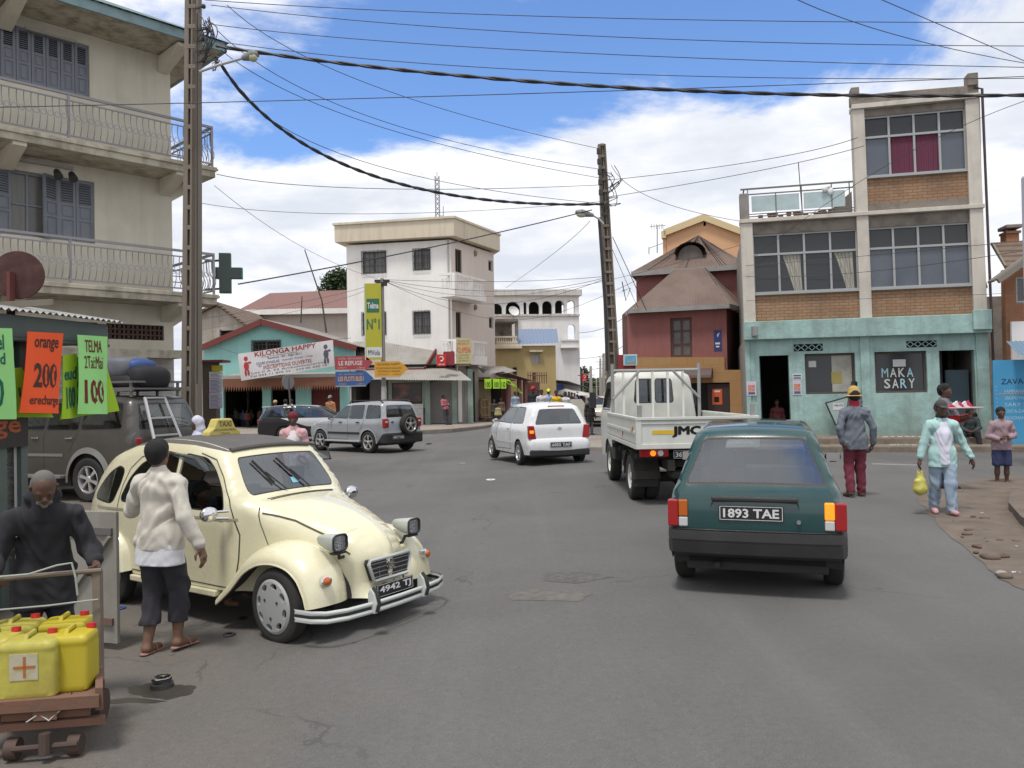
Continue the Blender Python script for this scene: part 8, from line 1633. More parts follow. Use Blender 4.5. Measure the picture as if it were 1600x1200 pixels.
JD=dict(pelvis=(0,0,.53),chest=(0,0,.73),neck=(0,0,.83),head=(.012,0,.93),hipL=(0,.05,.515),hipR=(0,-.05,.515),kneeL=(.012,.055,.285),kneeR=(.012,-.055,.285),ankL=(-.01,.055,.045),ankR=(-.01,-.055,.045),toeL=(.085,.065,.015),toeR=(.085,-.065,.015),shL=(0,.098,.79),shR=(0,-.098,.79),elL=(-.01,.125,.63),elR=(-.01,-.125,.63),wrL=(.03,.15,.49),wrR=(.03,-.15,.49),haL=(.045,.15,.44),haR=(.045,-.15,.44))
CM={}
def cloth_mat(c,rough=.9):
 k='cloth_%02x%02x%02x'%tuple(int(x*255)for x in c)
 return mat(k,c,rough,var=.14,dscale=5,bump=.0015,bscale=140)
def person(label,loc,ang,H=1.65,J=None,wear=(),skin=None,hair=HAIR,hat=None,h=.012,look=(1,0,0),fem=False,beard=None,fingers=True,curl=.6,group=None,build=1.0,bald=False):
 j=dict(JD);j.update(J or{});j={k:np.array(v,float)*H for k,v in j.items()};t=thing('person',label,'person',loc,R(90-ang),group);s=H*build;k=.03*H;B=[];skin=skin or SK
 def A(a,b,ra,rb,kk=k,sq=(1,1,1),L_=B):L_.append((a,b,ra,rb,kk,sq))
 def torso(L_,g=0.0,gl=1.0,low=None):
  pc=j['pelvis'];cc=j['chest'];wd=s*(.068 if not fem else.066)
  A(pc+np.array((0,0,.005))*s,pc*.45+cc*.55,wd+g,s*.062+g,k,(.80,1.18,1),L_);A(pc*.4+cc*.6,cc+np.array((0,0,.02))*s,s*.062+g,s*.067+g,k,(.80,1.18,1),L_)
  for q in('L','R'):A(cc+np.array((0,0,.035))*s,j['sh'+q]+(cc-j['sh'+q])*.14,s*.045+g,s*.031+g,k,(1,1,1),L_);A(j['neck']+np.array((-.005,0,.0))*s,j['sh'+q]+(cc-j['sh'+q])*.1,s*.024+g,s*.027+g,k,(1,1,1),L_)
 torso(B)
 A(j['chest']+(j['neck']-j['chest'])*.5,j['neck']*.35+j['head']*.65,s*.034,s*.030)
 hd=j['head'];lk=np.array(look,float);lk/=np.linalg.norm(lk);up=hd-j['neck'];up/=np.linalg.norm(up);sd=np.cross(up,lk);sd/=np.linalg.norm(sd);fw=np.cross(sd,up);hs=s*(1 if H>1.3 else 1.12)
 f=lambda x,y,z:hd+(fw*x+sd*y+up*z)*hs
 A(f(-.012,0,.016),f(.004,0,.018),.047*hs,.044*hs,.012*hs,(1,.92,1.06));A(f(.016,0,-.024),f(.012,0,-.012),.031*hs,.036*hs,.02*hs)
 if h<.016:
  A(f(.047,0,-.003),f(.058,0,-.016),.006*hs,.0095*hs,.006*hs);A(f(.044,.02,.008),f(.044,-.02,.008),.007*hs,.007*hs,.008*hs);A(f(.046,.009,-.033),f(.046,-.009,-.033),.006*hs,.006*hs,.006*hs);A(f(.046,0,-.044),f(.042,0,-.05),.008*hs,.009*hs,.008*hs)
  for q in(-1,1):A(f(-.004,q*.046,-.008),f(-.006,q*.049,.008),.006*hs,.009*hs,.004*hs,(1,.6,1))
 for q in('L','R'):
  A(j['sh'+q],j['el'+q],s*.030,s*.022,.015*s);A(j['el'+q],j['wr'+q],s*.023,s*.0155,.012*s)
  A(j['hip'+q],j['knee'+q],s*.049,s*.033,.02*s);A(j['knee'+q],j['knee'+q]*.45+j['ank'+q]*.55,s*.034,s*.032,.015*s);A(j['knee'+q]*.5+j['ank'+q]*.5,j['ank'+q],s*.031,s*.021,.015*s)
  A(j['ank'+q]+np.array((-.01,0,-.022))*s,j['toe'+q],s*.022,s*.016,.012*s,(1,1.15,1))if j['toe'+q][2]<j['ank'+q][2]+.2 else None
  wv,hv=j['wr'+q],j['ha'+q];d=hv-wv;L3=np.linalg.norm(d);d=d/L3;sg=1 if q=='L' else-1
  across=np.cross(d,np.array((0,1.0,0)));across=across/(np.linalg.norm(across)or 1);palmn=np.cross(across,d)
  pe=wv+d*.055*s;A(wv,pe,s*.015,s*.018,.01*s);
  if fingers:
   for i,(o_,ln)in enumerate(((-.017,.046),(-.006,.052),(.006,.048),(.016,.038))):
    b0=pe+across*o_*s+d*.004*s;cv=palmn*(-sg)*curl;b1=b0+(d+cv*.4)/np.linalg.norm(d+cv*.4)*ln*.5*s;b2=b1+(d+cv*1.6)/np.linalg.norm(d+cv*1.6)*ln*.5*s
    A(b0,b1,s*.0062,s*.0056,.002*s);A(b1,b2,s*.0056,s*.0046,.001)
   th=wv+d*.02*s+across*-.014*s;A(th,th+(d*.55-across*.55+palmn*-sg*.4)*.035*s,s*.0075,s*.006,.004*s);th2=th+(d*.55-across*.55+palmn*-sg*.4)*.035*s;A(th2,th2+(d*.9-palmn*sg*.2)*.022*s,s*.0062,s*.005,.001)
  else:A(pe,hv+d*.02*s,s*.016,s*.010,.006)
 body=blob_part('body',B,h,skin,t)
 if h<.016 and hat!='hood':
  for q in(-1,1):mb=MB();mb.ball(f(.0425,q*.018,.0),.0065*hs,8,6);eo=mb.build('eye',mat('eye_white',(.28,.25,.22),.25),t,smooth='all',world=False);mb=MB();mb.ball(f(.0465,q*.018,.0),.0034*hs,6,5);mb.build('pupil',HAIR,eo,smooth='all',world=False)
 if hair:
  Lh=[];g=.006*hs
  if bald:Lh=[(f(-.022,0,.012),f(-.014,0,.030),.049*hs,.044*hs,.01,(1,.97,1))]
  else:Lh=[(f(-.018,0,.022),f(-.006,0,.030),.049*hs+g,.046*hs+g*.6,.01,(1,.96,1.0)),(f(-.03,0,-.01),f(-.026,0,.01),.036*hs,.042*hs,.015*hs)]
  if fem==2:Lh.append((f(-.06,0,.0),f(-.08,0,-.06),.02*hs,.012*hs,.01))
  blob_part('hair',Lh,h,hair,t,.0012)
 if beard:blob_part('beard',[(f(.036,.02,-.043),f(.036,-.02,-.043),.011*hs,.011*hs,0),(f(.043,0,-.052),f(.038,0,-.05),.013*hs,.013*hs,.005),(f(.05,.013,-.026),f(.05,-.013,-.026),.004*hs,.004*hs,0)],h,beard,t,.001)
 for w_ in wear:
  kd,c,g=w_[0],w_[1],w_[2]*H;e1=w_[3]if len(w_)>3 else 1;e2=w_[4]if len(w_)>4 else None;L_=[];m=c if not isinstance(c,tuple)else cloth_mat(c);zc=None
  if kd in('jacket','sweater','shirt','coat','hooded_top'):
   torso(L_,g);pc=j['pelvis'];low=(e2 if e2 else.48)*H;zc=low;[A(j['hip'+q]+np.array((.004,0,.02))*s,np.array((j['hip'+q][0]+.004,j['hip'+q][1],low-.08*H)),s*.054+g,s*.057+g,k,(1,1,1),L_)for q in 'LR'];A(pc+np.array((0,0,.03))*s,np.array((pc[0]+.004,pc[1],low-.08*H)),s*.069+g,s*.072+g,k,(.84,1.2,1),L_)
   A(j['neck']-(j['neck']-j['chest'])*.25,j['neck']+(j['head']-j['neck'])*.12,s*.044+g*.6,s*.036+g*.6,.02,(1,1,1),L_)
   for q in('L','R'):
    A(j['sh'+q],j['el'+q],s*.030+g,s*.0245+g,.016*s,(1,1,1),L_)
    if e1>.5:e_=j['el'+q]+(j['wr'+q]-j['el'+q])*(e1-.5)*2;A(j['el'+q],e_,s*.0245+g,s*.019+g,.010*s,(1,1,1),L_)
   if kd=='hooded_top':A(j['neck']+np.array((-.035,0,-.02))*s,j['neck']+np.array((-.05,0,.0))*s,s*.05,s*.045,.03,(1,1.3,.8),L_);A(f(-.03,.04,-.06),f(-.03,-.04,-.06),s*.03,s*.03,.03,(1,1,1),L_)
  elif kd in('trousers','shorts','jeans'):
   A(j['pelvis']+np.array((0,0,-.005))*s,j['pelvis']+np.array((0,0,.04))*s,s*.068+g,s*.062+g,k,(.85,1.18,1),L_)
   for q in('L','R'):
    fl=(e2 or 1.0);A(j['hip'+q],j['knee'+q]if e1>.55 else j['hip'+q]+(j['knee'+q]-j['hip'+q])*e1*2,s*.050+g,s*(.037 if e1>.55 else.048)*fl+g,.02*s,(1,1,1),L_)
    if e1>.55:e_=j['knee'+q]+(j['ank'+q]-j['knee'+q])*(e1-.5)*2;A(j['knee'+q],e_,s*.038+g,s*.031*fl+g,.012*s,(1,1,1),L_)
   if e1<.9:zc=e_[2]if e1>.55 else(j['hipL'][2]+(j['kneeL'][2]-j['hipL'][2])*e1*2)-.03*s
  elif kd=='skirt':
   A(j['pelvis'],(j['kneeL']+j['kneeR'])/2,s*.08+g,s*.10+g,k,(.85,1.15,1),L_)
  if kd=='undershirt':pc=j['pelvis'];zc=e2*H;[A(j['hip'+q],np.array((j['hip'+q][0],j['hip'+q][1],e2*H-.08*H)),s*.060+g,s*.062+g,k,(1,1,1),L_)for q in 'LR'];A(pc+np.array((0,0,.0))*s,np.array((pc[0],pc[1],e2*H-.06*H)),s*.073+g,s*.078+g,k,(.84,1.22,1),L_)
  if kd=='shirt_front':cc=j['chest'];pc=j['pelvis'];zc=(e2 or.45)*H;A(cc+np.array((.014,0,.045))*s,cc+np.array((.018,0,-.02))*s,s*.045+g,s*.054+g,k,(.9,.95,1),L_);A(cc+np.array((.018,0,-.02))*s,np.array((pc[0]+.022,pc[1],zc-.06*H)),s*.054+g,s*.060+g,k,(.95,.95,1),L_)
  if kd=='scarf':A(j['neck']+np.array((.0,0,-.01))*s,j['neck']+np.array((.0,0,.045))*s,s*.046,s*.043,.01,(1,1,1),L_)
  if kd=='shoe':
   for q in('L','R'):L2=[];A(j['ank'+q]+np.array((-.012,0,-.018))*s,j['toe'+q]+np.array((.005,0,.002))*s,s*.027,s*.021,.01,(1,1.1,1),L2);blob_part('shoe',L2,min(h,.012),m,t)
   continue
  if kd=='sandal':
   for q in('L','R'):
    a=j['ank'+q]+np.array((-.025,0,-.042))*s;b=j['toe'+q]+np.array((.012,0,-.012))*s;L2=[];A(a,b,s*.020,s*.025,.01,(1,1.1,.28),L2);so=blob_part('sandal',L2,min(h,.007),m,t)
    if so:mb=MB();x=a*.35+b*.65;mb.tube([Vector(x+np.array((-.01,dy,dz))*s)for dy,dz in((-.027,.0),(-.018,.028),(0,.034),(.018,.028),(.027,0))],.006,6);mb.build('strap',m,so,world=False)
   continue
  if L_:blob_part(kd,L_,h,m,t,(.0055 if kd not in('shorts','undershirt')else.003)*(1 if h<.016 else 1.3),1.0,zc)
 if hat:
  kd,c=hat[0],hat[1];m=cloth_mat(c);L_=[]
  if kd=='beanie':L_=[(f(-.014,0,.034),f(.002,0,.034),.052*hs,.05*hs,.01,(1,.98,1))]
  if kd=='cap':L_=[(f(-.012,0,.036),f(.0,0,.034),.051*hs,.049*hs,.01,(1,.96,.9)),(f(.035,0,.03),f(.075,0,.022),.030*hs,.022*hs,.006,(1,1.3,.22))]
  if kd=='straw':L_=[(f(-.010,0,.034),f(-.006,0,.058),.058*hs,.050*hs,.008,(1,1,1)),(f(-.006,0,.012),f(-.005,0,.012),.082*hs,.082*hs,.006,(1.02,1.02,.10))]
  if kd=='hood':L_=[(f(-.02,0,.02),f(-.012,0,.03),.060*hs,.058*hs,.01,(1,1,1.05)),(f(-.03,0,-.06),f(-.02,0,.0),.055*hs,.05*hs,.02,(1,1.1,1)),(f(.05,0,-.01),f(.07,0,-.015),.040*hs,.045*hs,0,(1,1,1.2),1)]
  if kd=='headcloth':L_=[(f(-.014,0,.036),f(.0,0,.036),.056*hs,.052*hs,.01,(1,1,.95)),(f(-.06,0,.03),f(-.05,0,.02),.022*hs,.03*hs,.02)]
  blob_part(kd if kd!='straw' else 'straw_hat',L_,min(h,.012),m,t,.0012)
 return t
NJ=lambda**k:k
def gp(px,py):return G(px,py)
person('woman in an off white sweater and cropped trousers walking away beside the cream taxi',gp(252,1020),14,1.57,NJ(head=(.0,.0,.925),hipL=(.0,.05,.515),kneeL=(.03,.055,.28),ankL=(-.03,.05,.05),toeL=(.06,.06,.012),kneeR=(.07,-.045,.295),ankR=(.055,-.05,.06),toeR=(.15,-.06,.018),elL=(.03,.175,.66),wrL=(.17,.15,.70),haL=(.215,.135,.715),elR=(-.03,-.155,.64),wrR=(.0,-.215,.51),haR=(.005,-.225,.465)),[('sweater',(.50,.47,.41),.0115,.97,.485),('undershirt',(.62,.62,.65),.004,1,.415),('trousers',(.028,.026,.032),.0095,.84,1.1),('sandal',(.25,.14,.12),0)],SK2,h=.007,fem=1,look=(1,.15,0))
person('old grey bearded man in a black hooded top pushing the hand cart',(-2.87,4.88,-.15),148,1.54,NJ(pelvis=(-.03,0,.52),chest=(.03,0,.70),neck=(.075,0,.795),head=(.125,0,.875),shL=(.035,.108,.755),shR=(.035,-.108,.755),elL=(.05,.160,.61),wrL=(.155,.172,.575),haL=(.195,.17,.567),elR=(.05,-.160,.61),wrR=(.155,-.165,.575),haR=(.195,-.155,.567),ankL=(-.06,.06,.045),toeL=(.03,.07,.015),kneeL=(.0,.06,.28)),[('hooded_top',(.018,.017,.021),.013,.93,.40),('trousers',(.022,.024,.036),.010,.97),('shoe',(.03,.025,.02),0)],SK,GHAIR,h=.007,look=(1,.04,-.35),beard=GHAIR,bald=True,curl=1.6,build=.94)
person('man in a straw hat, grey jacket and maroon trousers walking away on the right',gp(1338,776),8,1.66,NJ(kneeL=(.02,.055,.285),ankL=(-.05,.06,.06),toeL=(.03,.09,.015),kneeR=(.03,-.05,.28),ankR=(.03,-.055,.04),toeR=(.11,-.065,.012),elL=(-.05,.15,.64),wrL=(-.04,.12,.50),haL=(-.045,.09,.46),elR=(-.01,-.16,.64),wrR=(.02,-.165,.49)),[('jacket',(.12,.135,.165),.008,.97,.44),('trousers',(.13,.02,.035),.008,1.0),('scarf',(.30,.015,.03),0),('shoe',(.1,.06,.045),0)],SK,hat=('straw',(.42,.28,.09)),h=.010)
person('person in a pale blue jacket and grey cap walking towards us with a yellow bag',gp(1474,804),190,1.5,NJ(kneeL=(.05,.05,.28),ankL=(.06,.05,.05),toeL=(.14,.06,.03),kneeR=(-.02,-.055,.285),ankR=(-.08,-.05,.065),toeR=(-.0,-.06,.02),elL=(-.02,.17,.64),wrL=(.0,.235,.50),haL=(.0,.25,.455),elR=(.0,-.15,.63),wrR=(.02,-.185,.50),haR=(.025,-.195,.455)),[('jacket',(.33,.50,.49),.011,.96,.42),('shirt_front',(.60,.60,.70),.016,1,.44),('jeans',(.26,.33,.42),.012,1.0),('shoe',(.48,.26,.28),0),('scarf',(.012,.012,.02),0)],SK,hat=('cap',(.05,.048,.045)),h=.010)
person('man in a red sleeved grey vest carrying a tray of goods in both arms',gp(1478,766),140,1.72,NJ(elL=(.06,.14,.66),wrL=(.19,.10,.70),haL=(.235,.08,.71),elR=(.03,-.15,.66),wrR=(.18,-.08,.69),haR=(.22,-.05,.70),ankL=(-.07,.06,.05),kneeL=(.0,.06,.285)),[('shirt',(.38,.012,.018),.010,.9,.5),('jacket',(.14,.14,.16),.016,.3,.46),('trousers',(.022,.022,.035),.010,1.0),('shoe',(.02,.018,.016),0)],SK,h=.012)
person('boy in a pinkish grey jacket and dark blue shorts standing by the blue wall',gp(1566,757),196,1.30,NJ(elL=(-.01,.15,.64),wrL=(.10,.07,.62),haL=(.12,.03,.64),elR=(.0,-.15,.63),wrR=(.11,-.06,.60),haR=(.13,-.02,.61)),[('jacket',(.28,.20,.22),.014,.97,.45),('shorts',(.025,.035,.09),.014,.52),('sandal',(.12,.12,.2),0)],SK,h=.011)
sp=MK.P(MK.u(1525,690,1.5),.33,.9)
person('girl in a dark jacket sitting on the step before the blue grey door',(sp.x,sp.y-.1,.0),205,1.5,NJ(pelvis=(-.06,0,.26),chest=(-.03,0,.45),neck=(-.01,0,.55),head=(.01,0,.65),hipL=(-.05,.05,.255),hipR=(-.05,-.05,.255),kneeL=(.17,.09,.30),kneeR=(.17,-.13,.26),ankL=(.22,.13,.05),ankR=(.28,-.16,.05),toeL=(.30,.16,.02),toeR=(.36,-.19,.02),shL=(-.02,.10,.52),shR=(-.02,-.10,.52),elL=(.02,.14,.38),wrL=(.12,.06,.33),haL=(.15,.03,.32),elR=(.02,-.14,.38),wrR=(.12,-.06,.33),haR=(.15,-.02,.32)),[('jacket',(.035,.045,.048),.012,.97,.24),('trousers',(.015,.014,.018),.010,1.0),('shoe',(.38,.16,.18),0)],SK,h=.012,fem=2,look=(.7,.7,0))
p_=MK.P(MK.u(1336,630,.9),.33,.75);person('dark haired person half hidden behind the man in the straw hat',(p_.x,p_.y,.33),250,1.52,None,[('shirt',(.1,.1,.12),.01),('trousers',(.03,.03,.04),.01,1.0)],SK,h=.02,fingers=False)
p_=MK.P(MK.u(1214,640,-.6),.33,-.7);person('person in dark red sitting low inside the open turquoise shop doorway',(p_.x,p_.y,-.1),200,1.45,NJ(kneeL=(.2,.07,.5),kneeR=(.2,-.07,.5),ankL=(.2,.07,.3),ankR=(.2,-.07,.3),toeL=(.28,.07,.28),toeR=(.28,-.07,.28)),[('shirt',(.10,.02,.025),.01),('trousers',(.02,.02,.025),.01,1.0)],SK,h=.02,fingers=False)
def rider(label,car,lx,ly,z0,top,hair=HAIR,sc=1.0,skin=None,J=None):
 m=Matrix.Translation(car.location)@Matrix.Rotation(car.rotation_euler.z,4,'Z');q=m@Vector((lx,ly,0));sit=dict(pelvis=(0,0,.30),chest=(-.02,0,.49),neck=(-.02,0,.585),head=(.0,0,.68),hipL=(.02,.05,.29),hipR=(.02,-.05,.29),kneeL=(.25,.07,.32),kneeR=(.25,-.07,.32),ankL=(.33,.07,.12),ankR=(.33,-.07,.12),toeL=(.4,.07,.1),toeR=(.4,-.07,.1),shL=(-.02,.1,.56),shR=(-.02,-.1,.56),elL=(.06,.14,.43),wrL=(.18,.10,.44),haL=(.22,.1,.45),elR=(.06,-.14,.43),wrR=(.18,-.10,.44),haR=(.22,-.1,.45));sit.update(J or{})
 return person(label,(q.x,q.y,q.z+z0),90-math.degrees(car.rotation_euler.z),1.6*sc,sit,[('shirt',top,.008)],skin,hair,h=.014)
rider('driver of the teal hatchback seen through the rear window',UNO,.60,.34,.13,(.05,.055,.06));rider('passenger at the near window of the cream taxi with one hand on the door sill',TAXI,.92,-.32,.0,(.02,.03,.03),sc=.93,skin=SK2,J=dict(elR=(.10,-.17,.42),wrR=(.20,-.21,.47),haR=(.23,-.225,.48)))
def up_(label,px,py,Y,ang,H,wear,**k):
 p=W(px,py,Y);z=p.z-H;return person(label,(p.x,p.y,z if 'raw' in k and k.pop('raw')else(gz(p.x,p.y)+.0)),ang,p.z-gz(p.x,p.y),None,wear,h=k.pop('h',.018),fingers=k.pop('fingers',False),**k)
up_('woman in a maroon beanie and pink and white cardigan behind the taxi roof',458,645,13.2,172,1.6,[('jacket',(.50,.30,.31),.014,.97,.45),('shirt_front',(.6,.56,.58),.018),('trousers',(.03,.03,.05),.01,1.0),('shoe',(.03,.03,.03),0)],hat=('beanie',(.13,.012,.022)),h=.012,look=(1,0,-.5))
up_('person in a white hood over a black cap beside the brown off roader',309,652,13.0,240,1.6,[('jacket',(.42,.42,.52),.014),('trousers',(.03,.03,.05),.01,1.0)],hat=('hood',(.52,.52,.6)),h=.014)
CW=[('woman in a pale headcloth and blue top before the dark teal shop',430,626,36,170,(.06,.1,.22),('headcloth',(.5,.3,.15)),(.03,.03,.04)),('person in a white shirt before the teal shop, left of the round sign pole',446,624,36.5,10,(.6,.58,.56),None,(.03,.03,.04)),('person in a white shirt before the teal shop, right of the round sign pole',455,624,37,20,(.6,.58,.56),None,(.05,.04,.04)),('person in orange brown standing by the maroon door behind the silver off roader',516,618,38,200,(.35,.16,.08),('cap',(.2,.2,.2)),(.03,.03,.04)),('person in a red cap and dark jacket, leftmost in the street crowd',833,604,38,200,(.02,.02,.025),('cap',(.45,.02,.02)),(.02,.03,.06)),('person in a dark red jacket beside the red capped person',839,609,40,190,(.2,.02,.02),None,(.03,.03,.03)),('person in a white and grey shirt in the street crowd',846,609,37,175,(.5,.5,.5),None,(.04,.04,.06)),('person in a bright yellow cap and pale blue shirt in the street crowd',857,608,37.5,185,(.3,.4,.6),('cap',(.65,.6,.02)),(.03,.03,.03)),('person in a yellow and red top in the middle of the street crowd',869,610,36.5,180,(.6,.4,.02),None,(.2,.02,.02)),('person in a white shirt, rightmost of the near street crowd',883,612,37,190,(.55,.55,.6),None,(.04,.04,.06)),('person in a light blue shirt by the pink lean-to post',805,612,45,160,(.25,.33,.42),None,(.03,.03,.05)),('dark clad person under the neon price cards, left',772,624,44,170,(.05,.04,.04),None,(.02,.02,.02)),('person in brown under the neon price cards, right',783,622,45,200,(.12,.08,.06),None,(.03,.02,.02)),('person holding a pale bundle under the neon price cards',778,632,43.2,185,(.35,.3,.15),None,(.04,.03,.03)),('person in a dark checked coat and grey trousers beside the open car door',921,621,31,160,(.03,.025,.025),None,(.13,.13,.13))]
CW+=[('dark clothed passer-by in the far stalls, number %s from the white parasol'%n,889+i*4.3,612+(i%3),50+i*2.5,180+40*(i%2),((.03,.03,.04),(.1,.03,.03),(.2,.2,.22),(.05,.07,.12))[i%4],None,(.03,.03,.03))for i,n in enumerate(('one','two','three','four','five','six'))]
for i,c in enumerate(CW):up_(c[0],c[1],c[2],c[3],c[4],1.6,[('shirt' if i!=14 else 'coat',c[5],.010,.97,.48 if i!=14 else.36),('trousers',c[7],.008,1.0),('shoe',(.02,.02,.02),0)]+([('scarf',(.4,.02,.02),0),('skirt',(.3,.015,.02),.004)]if i==8 else[]),hat=c[6],h=.024 if i>14 else.02,group='passers-by in the far street' if i>14 else None)
b_=W(697,668,42.3);person('man in a pink shirt leaning back against the kiosk doorway',(b_.x,b_.y,0.03),130,1.62,NJ(chest=(-.07,.0,.72),neck=(-.10,0,.81),head=(-.09,0,.90),pelvis=(-.02,0,.52),shL=(-.08,.1,.79),shR=(-.08,-.1,.79),elL=(-.02,.14,.64),wrL=(.06,.05,.64),haL=(.08,.02,.64),elR=(-.02,-.14,.64),wrR=(.06,-.05,.64),haR=(.08,-.02,.64),ankL=(.1,.05,.05),toeL=(.19,.06,.02),ankR=(.08,-.06,.05),toeR=(.17,-.07,.02)),[('shirt',(.35,.12,.14),.01,.7,.5),('trousers',(.04,.04,.055),.01,1.0),('shoe',(.02,.02,.02),0)],h=.016,fingers=False)
rr=random.Random(5)
for i in range(9):
 px=355+i*6.2+(i>6)*8;p_=W(px,640+rr.uniform(-4,4),44+rr.uniform(0,2));person('dim figure crowded inside the dark teal shop, %s from the left'%('first','second','third','fourth','fifth','sixth','seventh','eighth','ninth')[i],(p_.x,p_.y,-.1),rr.uniform(140,220),p_.z+.1,None,[('shirt',((.08,.1,.2),(.2,.05,.04),(.1,.15,.1),(.25,.2,.18))[i%4],.01),('trousers',(.03,.03,.04),.01,1.0)],h=.03,fingers=False,group='customers inside the teal shop')
KN=Fac((-4.18,8.3),(-4.62,6.55),flip=-1)
t=thing('phone_kiosk','grey green kiosk with a corrugated roof at the left edge, hung with neon notices','kiosk',(-4.5,7.2,-.15))
KG=mat('grey_green_paint',(.075,.10,.095),.6,dirt=.4,dcol=(.13,.14,.13),dscale=3);zt_=KN.z(168,507);zb=KN.z(168,538)
mb=MB();KN.box(mb,0,3.2,zb,zt_,-.06,0);KN.box(mb,-.0,.05,zb,zt_,-1.6,-.06);KN.box(mb,.0,3.2,zb-.03,zb,-.1,.02);mb.build('fascia',KG,t,bevel=.008)
mb=MB();corr(mb,KN.P(-.1,zt_+.03,.10),KN.P(3.2,zt_+.03,.10),KN.P(3.2,zt_+.42,-2.2),KN.P(-.1,zt_+.42,-2.2),.075,.014);mb.build('roof',mat('kiosk_tin',(.34,.34,.33),.5,.3,dirt=.4,dcol=(.15,.12,.1),dscale=3),t,smooth='all')
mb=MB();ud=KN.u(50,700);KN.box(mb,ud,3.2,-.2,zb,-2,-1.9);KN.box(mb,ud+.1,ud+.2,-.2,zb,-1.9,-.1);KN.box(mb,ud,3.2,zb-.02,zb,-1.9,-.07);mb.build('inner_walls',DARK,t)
mb=MB();KN.box(mb,ud,ud+.07,-.2,zb,-.12,-.05);KN.box(mb,ud+.22,ud+.30,-.2,zb,-.12,-.05);mb.build_each('post',KG,t)
mb=MB();KN.box(mb,ud+.07,ud+.22,-.2,1.6,-.14,-.1);mb.build('white_panel',mat('kiosk_white',(.45,.45,.45),.7),t)
mb=MB();KN.box(mb,ud+.02,3.2,1.30,1.62,-.04,-.02);pb=mb.build('lower_panel',mat('black_panel',(.02,.018,.016),.5),t);mb=MB();text_into(mb,'orange',lambda a,z,d:KN.P(ud+.95-a,z,d-.02),0.0,.85,1.38,1.54,.02);mb.build('panel_text',mat('dim_orange',(.30,.07,.02),.7),pb)
mb=MB();KN.box(mb,ud+.35,3.2,-.2,.75,-.3,-.1);mb.build('counter',mat('kiosk_counter',(.04,.045,.035),.8),t)
t2=thing('round_rusty_sign','rust red round sign seen from behind above the phone kiosk','sign',W(30,478,7.6));c=W(29,430,7.6);mb=MB();mb.lathe([(0,0),(.225,0),(.23,.01),(.225,.02),(0,.02)],c,(.25,-1,0),40,False);mb.build('disc',mat('rusty_red',(.055,.018,.017),.8,dirt=.7,dcol=(.1,.06,.045),dscale=7),t2)
mb=MB();mb.bar(W(17,425,7.53),W(17,520,7.53),.085,.03,(1,0,0));mb.build('bracket_post',mat('dull_maroon',(.12,.03,.028),.8,dirt=.4),t2);mb=MB();mb.bar(W(-20,478,7.5),W(84,472,7.5),.03,.06);mb.build('wooden_arm',mat('grey_wood',(.18,.16,.13),.9,streak=.5),t2)
def notice(label,corners,base,rows,col,d=.12,group='neon notices hung along the phone kiosk',rows2=()):
 P4=[KN.P(*KN.uv(*c,d),d)for c in corners]
 rr_=random.Random(len(label));ph=rr_.random()*6
 def f(u_,v_,e=0.0):p=P4[3].lerp(P4[2],u_).lerp(P4[0].lerp(P4[1],u_),v_);return p+KN.Nn*(e+(1-v_)*.03*math.sin(u_*4+ph+v_*2))
 tt=thing('neon_notice',label,'notice',(P4[0]+P4[1])/2,0,group);mb=MB();mb.grid(lambda a,b:f(a,b),10,12);mb.grid(lambda a,b:f(a,b,-.004),10,12);mb.build('sheet',base,tt,smooth='all');mb=MB()
 for s_,x0,x1,y0,y1,bd in rows:text_into(mb,s_,lambda a,z,dd:f(a,z,.004),x0,x1,y0,y1,bd)
 mb.build('lettering',col,tt)
 if rows2:
  mb=MB()
  for s_,x0,x1,y0,y1,bd in rows2:text_into(mb,s_,lambda a,z,dd:f(a,z,.005),x0,x1,y0,y1,bd)
  mb.build('marker_dots',base,tt)
NG=mat('neon_green_paper',(.32,.70,.24),.75,dirt=.1,dscale=3);NO=mat('neon_orange_paper',(.85,.10,.02),.75);NY=mat('lime_paper',(.30,.50,.015),.75);INKR=mat('dark_red_ink',(.16,.015,.015),.8);INKD=mat('dark_ink',(.055,.03,.025),.8);INKG=mat('green_ink',(.01,.12,.08),.8)
notice('lime notice hanging crooked behind the pale green one',[(112,560),(162,552),(183,642),(95,656)],NY,[('200',.2,.8,.2,.6,.04)],INKG,.05)
notice('lime notice half hidden between the orange and the pale green ones',[(98,556),(120,552),(124,652),(94,655)],NY,[('eud',.1,.95,.6,.8,.03),('100',.2,.9,.15,.5,.04)],INKG,.07)
notice('small lime notice in the kiosk shade below the others',[(22,575),(34,574),(80,652),(24,652)],NY,[('ud',.2,.8,.4,.7,.03)],INKG,.03)
notice('bright orange notice lettered orange and 200 in dark ink',[(43,518),(99,521),(93,646),(32,645)],NO,[('orange',.2,.88,.76,.92,.02),('200',.22,.9,.31,.62,.03),('erecharge',.17,.97,.07,.22,.015)],INKD,.14,rows2=[(': :',.52,.84,.35,.58,.01)])
notice('pale green notice lettered TELMA and 100 in dark red',[(121,523),(168,526),(170,647),(123,647)],NG,[('TELMA',.22,.80,.79,.94,.03),('2Tai:Mai',.18,.84,.58,.74,.02),('100',.16,.86,.13,.44,.03)],INKR,.14,rows2=[(': :',.52,.8,.18,.4,.01)])
notice('pale green notice cut by the left edge of the view',[(-34,512),(19,513),(23,655),(-34,655)],NG,[('airtel',.1,.72,.76,.93,.02),('Taud',.1,.74,.6,.73,.02),('100',.1,.7,.12,.45,.03)],INKG,.14)
